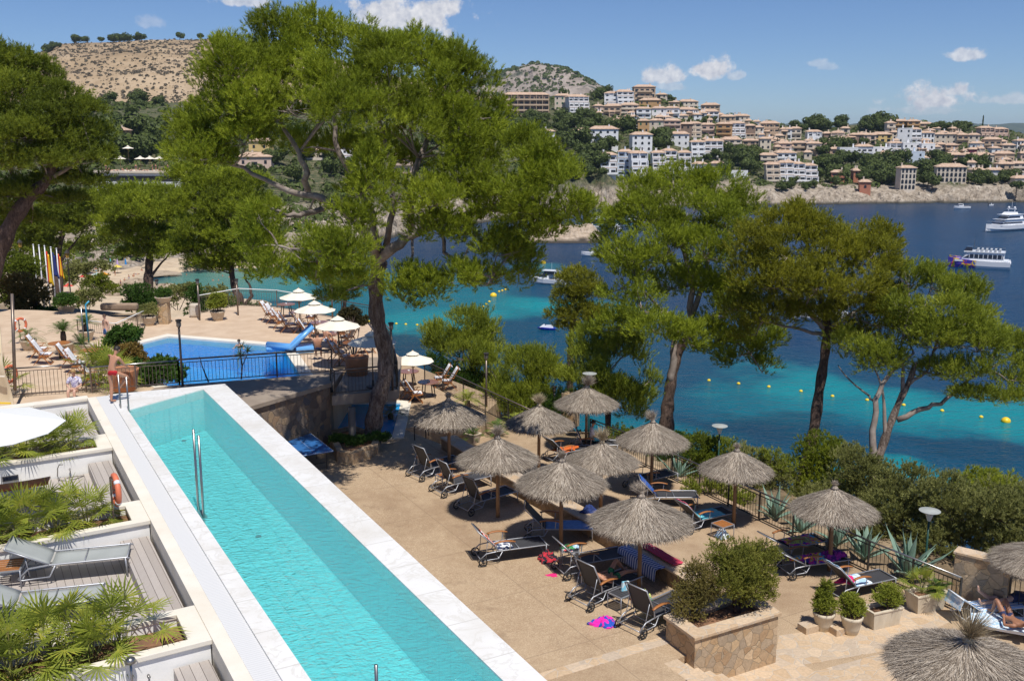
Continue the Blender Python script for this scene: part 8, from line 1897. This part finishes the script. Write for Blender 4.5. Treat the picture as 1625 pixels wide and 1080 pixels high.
def small_boat(px,py,L,rz,label,kind='open',hc=None,hw=1.0):
 root = empty('motor_boat',sea_at(px,py),rz,label,'boat','boats at anchor in the bay'); B = L * .34; H = L * .13 + .2; hull(root,L,B,H,hc)
 b = MB(); b.box((-L * .1,0,H * .9),(L * .62,B * .72,.06)); b.build('cockpit',simple('boat_cockpit',(.35,.33,.32),rough=.7),root)
 if kind == 'open':
  cabin(root,'console',-L * .05,L * .10,B * .4,H * .9,H * .9 + .8,M_hull,.2); cabin(root,'windscreen',L * .02,L * .12,B * .38,H * .9 + .8,H * .9 + 1.15,M_win,.15); b = MB(); b.box((-L * .52,0,.5),(.3,.35,.8)); b.build('outboard_motor',M_black,root)
 else:
  cabin(root,'cabin',-L * .05,L * .28,B * .75,H * .95,H + 1.0,M_hull,.9); cabin(root,'window',L * .0,L * .27,B * .78,H + .45,H + .85,M_win,.8)
  if kind == 'fly':
   cabin(root,'wheelhouse',-L * .22,L * .14,B * .72,H + .9,H + 1.75,M_win,.6); b = MB(); b.box((-L * .06,0,H + 1.8),(L * .40,B * .8,.12)); b.build('hardtop',M_hull,root); b = MB()
   for s in (-1,1): b.bar((-L * .22,s * B * .36,H * .9),(-L * .22,s * B * .36,H + 1.8),.07); b.bar((-L * .42,s * B * .36,H * .9 + 1.4),(-L * .2,s * B * .36,H + 1.8),.08)
   b.build('arch',M_hull,root); b = MB(); b.tube([(-L * .1,0,H + 1.8),(-L * .1,.0,H + 3.6)],.02,4); b.build('aerial',M_hull,root)
 b = MB()
 for s in (-1,1): b.tube([(L * .0,s * B * .46,H + .05),(L * .0,s * B * .44,H + .45),(L * .3,s * B * .32,H * 1.1 + .45),(L * .47,s * .05,H * 1.2 + .45)],.018,4)
 b.build('guard_rail',M_steel,root); return root
small_boat(870,450,8.2,R(160),'white cabin boat with a hardtop moored in the middle of the cove','fly')
small_boat(941,406,6.6,R(175),'white open boat with a blue canopy pole near the rocky spit','open')
small_boat(950,354,11.5,R(172),'long low dark sided motor boat beyond the rocky spit','cab',simple('dark_hull',(.03,.035,.05),rough=.2))
small_boat(940,361,4.6,R(180),'tiny white boat with a red figure beside the long dark one','open'); small_boat(979,365,6.5,R(95),'small white boat seen bow on near the rocky spit','cab')
small_boat(1012,354,9,R(150),'white boat glimpsed through the double stemmed pine','cab'); small_boat(1211,360,7,R(200),'white boat just clear of the double stemmed pine','cab'); small_boat(1526,331,7.5,R(185),'small white boat below the far rocks','cab'); small_boat(1300,506,10,R(190),'white boat hidden behind the tall leaning pine','cab'); small_boat(1573,326,2.4,0,'tiny white dinghy near the far shore','open')
# catamaran
root = empty('catamaran',sea_at(1553,424),R(153),'white tour catamaran with purple and yellow swirls on its hull','boat'); root.scale = (.93,) * 3; L = 15.5
M_swirl = NT('painted_swirls'); v = M_swirl.coords(False,(1,1,1)); sx = M_swirl.sep(v); cc = M_swirl.ramp(M_swirl.noise(v,.55,2,.5,.6),[(.40,(.10,.06,.42,1)),(.47,(.75,.06,.10,1)),(.50,(.85,.60,.04,1)),(.56,(.05,.10,.45,1))],'CONSTANT'); fr2 = M_swirl.mapr(sx[0],.4,1.0); M_swirl = M_swirl.fin(M_swirl.mix(fr2,(.8,.8,.82,1),cc),.3)
for s in (-1,1): hull(root,L,1.9,2.3,M_swirl,'hull',s * 2.3)
b = MB(); b.box((-.6,0,2.0),(L * .86,6.0,.5)); b.build('deck',M_hull,root); cabin(root,'saloon',-L * .40,L * .30,5.4,2.25,4.3,M_hull,2.0,.92); cabin(root,'windows',-L * .38,L * .26,5.46,2.75,3.8,M_win,1.8,.95)
b = MB(); b.box((-1.2,0,4.42),(L * .66,5.6,.2)); b.build('roof_deck',M_hull,root); b = MB()
for s in (-1,1):
 b.bar((-L * .40,s * 2.7,5.3),(L * .22,s * 2.7,5.3),.07)
 for k in range(9): x = -L * .40 + k * L * .62 / 8; b.bar((x,s * 2.7,4.5),(x,s * 2.7,5.3),.05)
b.build('railing',M_steel,root); b = MB()
for k in range(6): b.box((-5 + k * 1.1,0,4.85),(.5,4.6,.6))
b.build('bench',simple('pale_benches',(.55,.58,.62),rough=.6),root); b = MB()
for k in range(8): b.box((-L * .36 + k * 1.15,0,3.28),(.16,5.52,1.1))
b.build('window_posts',M_hull,root); cabin(root,'wheelhouse',L * .12,L * .26,2.4,4.5,5.6,M_win,.7); b = MB(); b.tube([(L * .1,0,4.5),(L * .1,0,8.0)],.05,5); b.build('mast',M_steel,root); b = MB(); b.box((-L * .47,0,1.6),(1.2,5.0,.12)); b.bar((-L * .5,-1.5,-.2),(-L * .44,-1.5,2.4),.12); b.build('boarding_platform',M_hull,root)
# motor yacht
root = empty('motor_yacht',sea_at(1594,366),R(208),'large white three decked motor yacht at anchor near the picture edge','boat'); root.scale = (.88,) * 3; L = 23; hull(root,L,5.8,2.6)
cabin(root,'main_deck',-L * .40,L * .24,5.0,2.4,4.6,M_hull,3.0); cabin(root,'window',-L * .32,L * .22,5.05,3.1,3.9,M_win,2.6); cabin(root,'upper_deck',-L * .34,L * .10,4.4,4.6,6.4,M_hull,2.4); cabin(root,'window',-L * .26,L * .09,4.46,5.2,6.0,M_win,2.2)
b = MB(); b.box((-L * .12,0,4.68),(L * .62,5.4,.16)); b.box((-L * .12,0,6.48),(L * .46,4.6,.16)); b.build('deck_edges',M_hull,root); cabin(root,'flybridge',-L * .22,L * .02,3.6,6.5,7.4,M_hull,1.2); b = MB(); b.box((-L * .14,0,8.6),(1.0,3.6,.3)); b.bar((-L * .14,-1.4,7.2),(-L * .14,-1.4,8.6),.3); b.bar((-L * .14,1.4,7.2),(-L * .14,1.4,8.6),.3)
b.lathe([(.1,8.7),(.5,9.0),(.5,9.3),(.1,9.6)],(-L * .14,-1.3,0),10); b.lathe([(.1,8.7),(.5,9.0),(.5,9.3),(.1,9.6)],(-L * .14,1.3,0),10); b.build('radar_arch',M_hull,root)
b = MB(); b.tube([(-L * .14,0,8.6),(-L * .14,0,11.5)],.06,5); b.build('mast',M_hull,root); b = MB()
for s in (-1,1): b.tube([(L * .0,s * 2.7,3.4),(L * .3,s * 2.0,3.9),(L * .48,s * .1,4.2)],.035,4); b.tube([(L * .1,s * 2.65,2.5),(L * .1,s * 2.65,3.5)],.03,4)
b.build('guard_rail',M_steel,root)
# jet ski
root = empty('jet_ski',sea_at(868,523),R(175),'blue and white jet ski floating in the turquoise water','jet ski'); M_jb = simple('blue_gelcoat',(.01,.03,.40),rough=.2); b = loft([(-1.5,.55,-.1,.35),(-.4,.6,-.15,.4),(.6,.5,-.1,.5),(1.3,.22,.1,.5),(1.65,.03,.3,.45)]); b.build('hull',M_jb,root)
cabin(root,'seat',-1.1,.35,.42,.35,.85,M_hull,.2,.7); cabin(root,'cowling',.2,1.3,.6,.45,.95,M_hull,.7,.6); b = MB(); b.bar((.3,-.4,1.1),(.3,.4,1.1),.05); b.bar((.3,0,.85),(.3,0,1.1),.08); b.build('handlebar',M_black,root)
def buoy(px,py,r,label,m=None): o = MB().lathe([(r * .3,-r * .6),(r * .85,-r * .3),(r,.1),(r * .85,r * .65),(r * .4,r * .98),(.02,r * 1.05)],n=14).build('buoy',m or M_yel,None,True); o.location = sea_at(px,py); return tag(o,label,'buoy','yellow buoys')
buoy(862,418,.75,'big yellow buoy beside the trailing branches of the huge pine'); buoy(783,470,.75,'big yellow buoy below the huge pine at the end of the small floats'); buoy(1596,669,.55,'big yellow buoy in the turquoise water near the picture edge')
buoy(892,502,.4,'orange buoy beyond the small olive pine',M_org if 'M_org' in globals() else None)
for i,(px,py) in enumerate([(752 + 4.9 * k,499 - 4.0 * k) for k in range(6)] + [(792 + 5 * k,463 - 1.6 * k) for k in range(3)]): buoy(px,py,.28,f"{ORD[i]} small float from the trunk side in the line leading to the big buoy")
for i,(px,py) in enumerate(((585,510),(629,514),(644,515),(662,516),(677,517),(423,496),(420,500),(406,497))): buoy(px,py,.26,f"{ORD[i]} small yellow float in the line seen either side of the thick trunk")
for i,(px,py) in enumerate(((1125,604),(1172,609),(1220,614),(1271,621),(1321,629),(1376,635),(1434,643),(1495,652),(1557,662))): buoy(px,py,.25,f"{ORD[i]} small yellow float from the left in the line across the turquoise shallows")

# ------------------------------------------------------------------ planter bay furniture, lifebuoys, showers, slide
def bay_deck(i,t,f,z=PZ - .62): # t from the kerb, f metres along from the far edge of planter i towards the pool end
 A = kerbL(fronts[i] + depth_p + f) - WV * t; return Vector((A.x,A.y,z))
rzW = math.atan2(WV.y,WV.x)
GL = lounger(R(28),'sun_lounger',M_slingl,M_alu,wood=False,wheels=False,hgt=.36,Lf=1.3); q = P(22,905,PZ - .4); q.z = PZ - .62; put(GL,q,rzW - R(16),'pale grey lounger on the planter bay decking, farther from the camera','pale grey loungers on the bay decking',1.12); GL['category'] = 'sun lounger'
g2 = copy_tree(GL); q = P(-40,975,PZ - .4); q.z = PZ - .62; put(g2,q,rzW - R(16),'pale grey lounger half covered by the nearest fan palms',None,1.12)
side_table(P(12,925,PZ - .62),rzW - R(16),'low table with orange teak slats between the pale grey loungers',M_teak,.6,.36)
b = MB(); b.grid(lambda u,v: Vector(((u - .5) * 1.7,(v - .5) * .5,.42 + .10 * u * u + .02 * math.sin(3 * v))),10,4); root = empty('bench_seat',P(18,800,PZ - .62),rzW - R(14),'orange brown curved seat behind the middle fan palms','seat'); o = b.build('seat',simple('rust_orange_seat',(.62,.17,.04),rough=.5),root,True); o.modifiers.new('s','SOLIDIFY').thickness = .04; b = MB()
for x in (-.7,.7): b.bar((x,-.2,0),(x,-.2,.42),.04); b.bar((x,.2,0),(x,.2,.42),.04)
b.build('legs',M_alu,root)
def life_ring(px,py,z,h,label,post=True,post_dx=0,rz=0,r=.30):
 root = empty('lifebuoy',at(px,py,z),rz,label,'lifebuoy','orange lifebuoys'); b = MB(); n = 20; pts = [(r * math.cos(2 * math.pi * k / n),0,h + r * math.sin(2 * math.pi * k / n)) for k in range(n + 1)]; b.tube(pts,.062,8,cap=False); ring = b.build('ring',M_orange,root,True)
 for k in range(4): a = math.pi / 4 + k * math.pi / 2; b = MB(); b.tube([(r * math.cos(a + t),0,h + r * math.sin(a + t)) for t in (-.12,0,.12)],.066,8); b.build('band',M_hull,ring,True)
 if post: b = MB(); b.tube([(0,.09,0),(0,.09,h + r)],.022,8); b.bar((-.0,.09,h),(0,.0,h),.03); b.build('post',M_rail,root)
q = bay_pt(1,.55,.5); life_ring(0,0,0,.78,'faded orange lifebuoy on a post in the planter beside the lap pool',rz=R(122)); o = [x for x in COL.objects if x.name.startswith('lifebuoy')][-1]; o.location = q
life_ring(19,628,DK,.85,'orange lifebuoy on the fence post by the canvas screen',rz=R(70)); life_ring(35,545,DK,.9,'orange lifebuoy among the shrubs on the upper deck',rz=R(60))
# wall shower with hose, taps, wall light, small black disc showers
def wall_pt(i,t,z): A = kerbL(fronts[i]) - WV * t - dirn * .0; return Vector((A.x,A.y,z)) - dirn * .02
wv = -dirn
root = empty('hand_shower',wall_pt(2,1.35,PZ - .45),0,'chrome hand shower with its hose lying on the decking under the palm planter','shower'); b = MB(); b.tube([(0,0,-.12),wv * .06 + Vector((0,0,-.1)),wv * .08 + Vector((.02,0,.12)),wv * .12 + Vector((.06,.02,.22)),wv * .16 + Vector((.13,.05,.22))],.014,8); b.build('shower_arm',M_steel,root,True)
hp = [wv * .08 + Vector((0,0,-.1)),wv * .14 + Vector((.05,0,-.155))] + [wv * (.22 + .12 * math.sin(k * .7)) + WV * (.12 * k) + Vector((0,0,-.155)) for k in range(6)] + [wv * .10 + WV * .5 + Vector((0,0,-.155)),wv * .12 + WV * .2 + Vector((0,0,-.155))]
b = MB(); b.tube(hp,.009,6); b.build('hose',M_steel,root,True)
for i,t,z,l in ((2,1.05,PZ - .42,'small chrome tap beside the hand shower'),(0,1.0,PZ - .35,'small chrome tap on the nearest planter wall')):
 b = MB(); b.tube([(0,0,0),tuple(wv * .07)],.025,8); b.tube([tuple(wv * .07 + Vector((0,0,.0))),tuple(wv * .07 + Vector((0,0,-.09)))],.014,6); o = b.build('tap',M_steel,None,True); o.location = wall_pt(i,t,z); tag(o,l,'tap')
root = empty('shower',wall_pt(0,1.25,PZ - .62),0,'chrome shower pipe with a domed head in front of the nearest planter','shower'); b = MB(); b.tube([tuple(wv * .08),tuple(wv * .08 + Vector((0,0,.62)))],.02,8); b.build('pipe',M_steel,root,True); b = MB(); b.lathe([(.085,.60),(.07,.66),(.02,.69)],tuple(wv * .08),14); b.build('shower_head',M_steel,root,True)
q = wall_pt(2,2.4,PZ - .42); b = MB(); b.box((0,0,0),(.36,.03,.13),rzW); o = b.build('wall_light',M_steel); o.location = q + wv * .018; tag(o,'recessed rectangular light low on the white wall under the parasol','light'); b = MB(); b.box((0,0,0),(.30,.012,.08),rzW); b.build('lens',M_win,o).location = wv * .018
# inflatable slide
root = empty('inflatable_slide',(0,0,0),0,'light blue inflatable slide at the corner of the blue pool','slide'); M_sl = simple('pale_blue_vinyl',(.16,.42,.80),(.12,.36,.74),scale=2,rough=.25); a_,c_,e_ = P(425,551,DK + .05),P(462,550,DK + .25),P(497,524,DK + 1.25)
e_ = c_ + Vector((.95,.30,.92)); b = MB(); sdv = Vector((-.25,.9,0)).normalized()
for s in (-.30,.30): b.tube([a_ + sdv * s + Vector((0,0,.12)),c_ + sdv * s,e_ + sdv * s],.10,10)
b.build('side_tube',M_sl,root,True); b = MB(); b.add([a_ - sdv * .34,a_ + sdv * .34,c_ + sdv * .34,c_ - sdv * .34,e_ - sdv * .34,e_ + sdv * .34],[(0,1,2,3),(3,2,5,4)]); o = b.build('chute',M_sl,root); o.modifiers.new('s','SOLIDIFY').thickness = .06
b = MB(); b.prism([c_ + sdv * .42 + Vector((.2,0,0)),c_ - sdv * .42 + Vector((.2,0,0)),e_ - sdv * .42,e_ + sdv * .42],DK + .01,DK + .28); b.build('base',M_sl,root,bevel=.06)
b = MB(); b.tube([a_ - sdv * .5,a_ + sdv * .5],.10,8); b.tube([a_ - sdv * .5,a_ - sdv * .5 + Vector((1.4,.3,0))],.10,8); b.build('float_ring',M_sl,root,True)
# blue shower post on the upper deck, canvas screen at the picture edge
root = empty('deck_shower',at(142,555,DK),0,'blue and steel shower post behind the spiky trough','shower'); b = MB(); b.tube([(0,0,0),(0,0,2.1),(.15,.05,2.25)],.04,8); b.build('post',simple('shower_blue',(.05,.35,.55),rough=.4),root,True); b = MB(); b.tube([(-.22,0,0),(-.22,0,2.0)],.03,8); b.build('pipe',M_steel,root,True)
root = empty('canvas_screen',P(-8,640,PZ - .1),0,'tall cream canvas screen with yellow seams at the picture edge','screen'); o0 = root.location.copy(); a_ = D(-60,610,36); c_ = D(17,612,36); zt = D(0,458,36).z; b = MB(); b.grid(lambda u,v: Vector((a_.x + (c_.x - a_.x) * u - (.35 * v if u > .5 else 0) - o0.x,a_.y + .12 * math.sin(11 * v) + .05 * math.sin(9 * u) - o0.y,a_.z - 1.2 + (zt - a_.z + 1.2) * v - .25 * (1 - u) - o0.z)),12,30); o = b.build('canvas',simple('cream_screen',(.70,.60,.44),(.62,.52,.36),scale=2,rough=.9),root,True); o.modifiers.new('s','SOLIDIFY').thickness = .02
for k in range(4): b = MB(); z = a_.z - .6 + k * (zt - a_.z) / 3.4; b.bar((a_.x - o0.x,a_.y - .14 - o0.y,z - o0.z),(c_.x - .1 * k - o0.x,a_.y - .14 - o0.y,z - .05 - o0.z),.05); b.build('seam',M_yel if k % 2 == 0 else M_canvas,root)
b = MB(); q = D(24,620,36.2) - o0; q2 = D(19,466,36.2) - o0; b.tube([q,q2],.06,8); b.build('pole',M_rail,root,True)
# parasols and sunbathers on the far roof terrace
for i,(px,py) in enumerate(((163,258),(192,257),(224,258),(239,257),(254,257),(205,248))):
 o = copy_tree(PR); p = D(px,py + 13,303 + (6 if py < 250 else 0)); p.z = TB.location.z + .05 + (3 if py < 250 else 0); put(o,p,0,f"{ORD[i]} white parasol on the far roof terrace, counted from the left",'white parasols on the far roof terrace',1.9)
for i in range(16):
 px = 168 + i * 6.6 + rc.uniform(-2,2); o = obj('person',CM[rc.choice(('sitting','standing','lying'))]); p = D(px,270,299); p.z = TB.location.z - .02; o.location = p; o.rotation_euler = (0,0,i); o.scale = (1.2,) * 3; tag(o,f"{ORD[i]} tiny sunbather from the left on the far roof terrace",'person','sunbathers on the far roof terrace')
# ------------------------------------------------------------------ the air between here and the distant hills
b = MB(); b.box((0,1500,90),(19400,21400,200)); o = b.build('haze'); tag(o,kind='stuff')
m = bpy.data.materials.new('haze'); m.use_nodes = True; t = m.node_tree; t.nodes.clear(); v = t.nodes.new('ShaderNodeVolumePrincipled'); v.inputs['Color'].default_value = (.62,.80,1,1); v.inputs['Density'].default_value = .00006; v.inputs['Anisotropy'].default_value = .2
mo = t.nodes.new('ShaderNodeOutputMaterial'); t.links.new(v.outputs[0],mo.inputs['Volume']); o.data.materials.append(m)
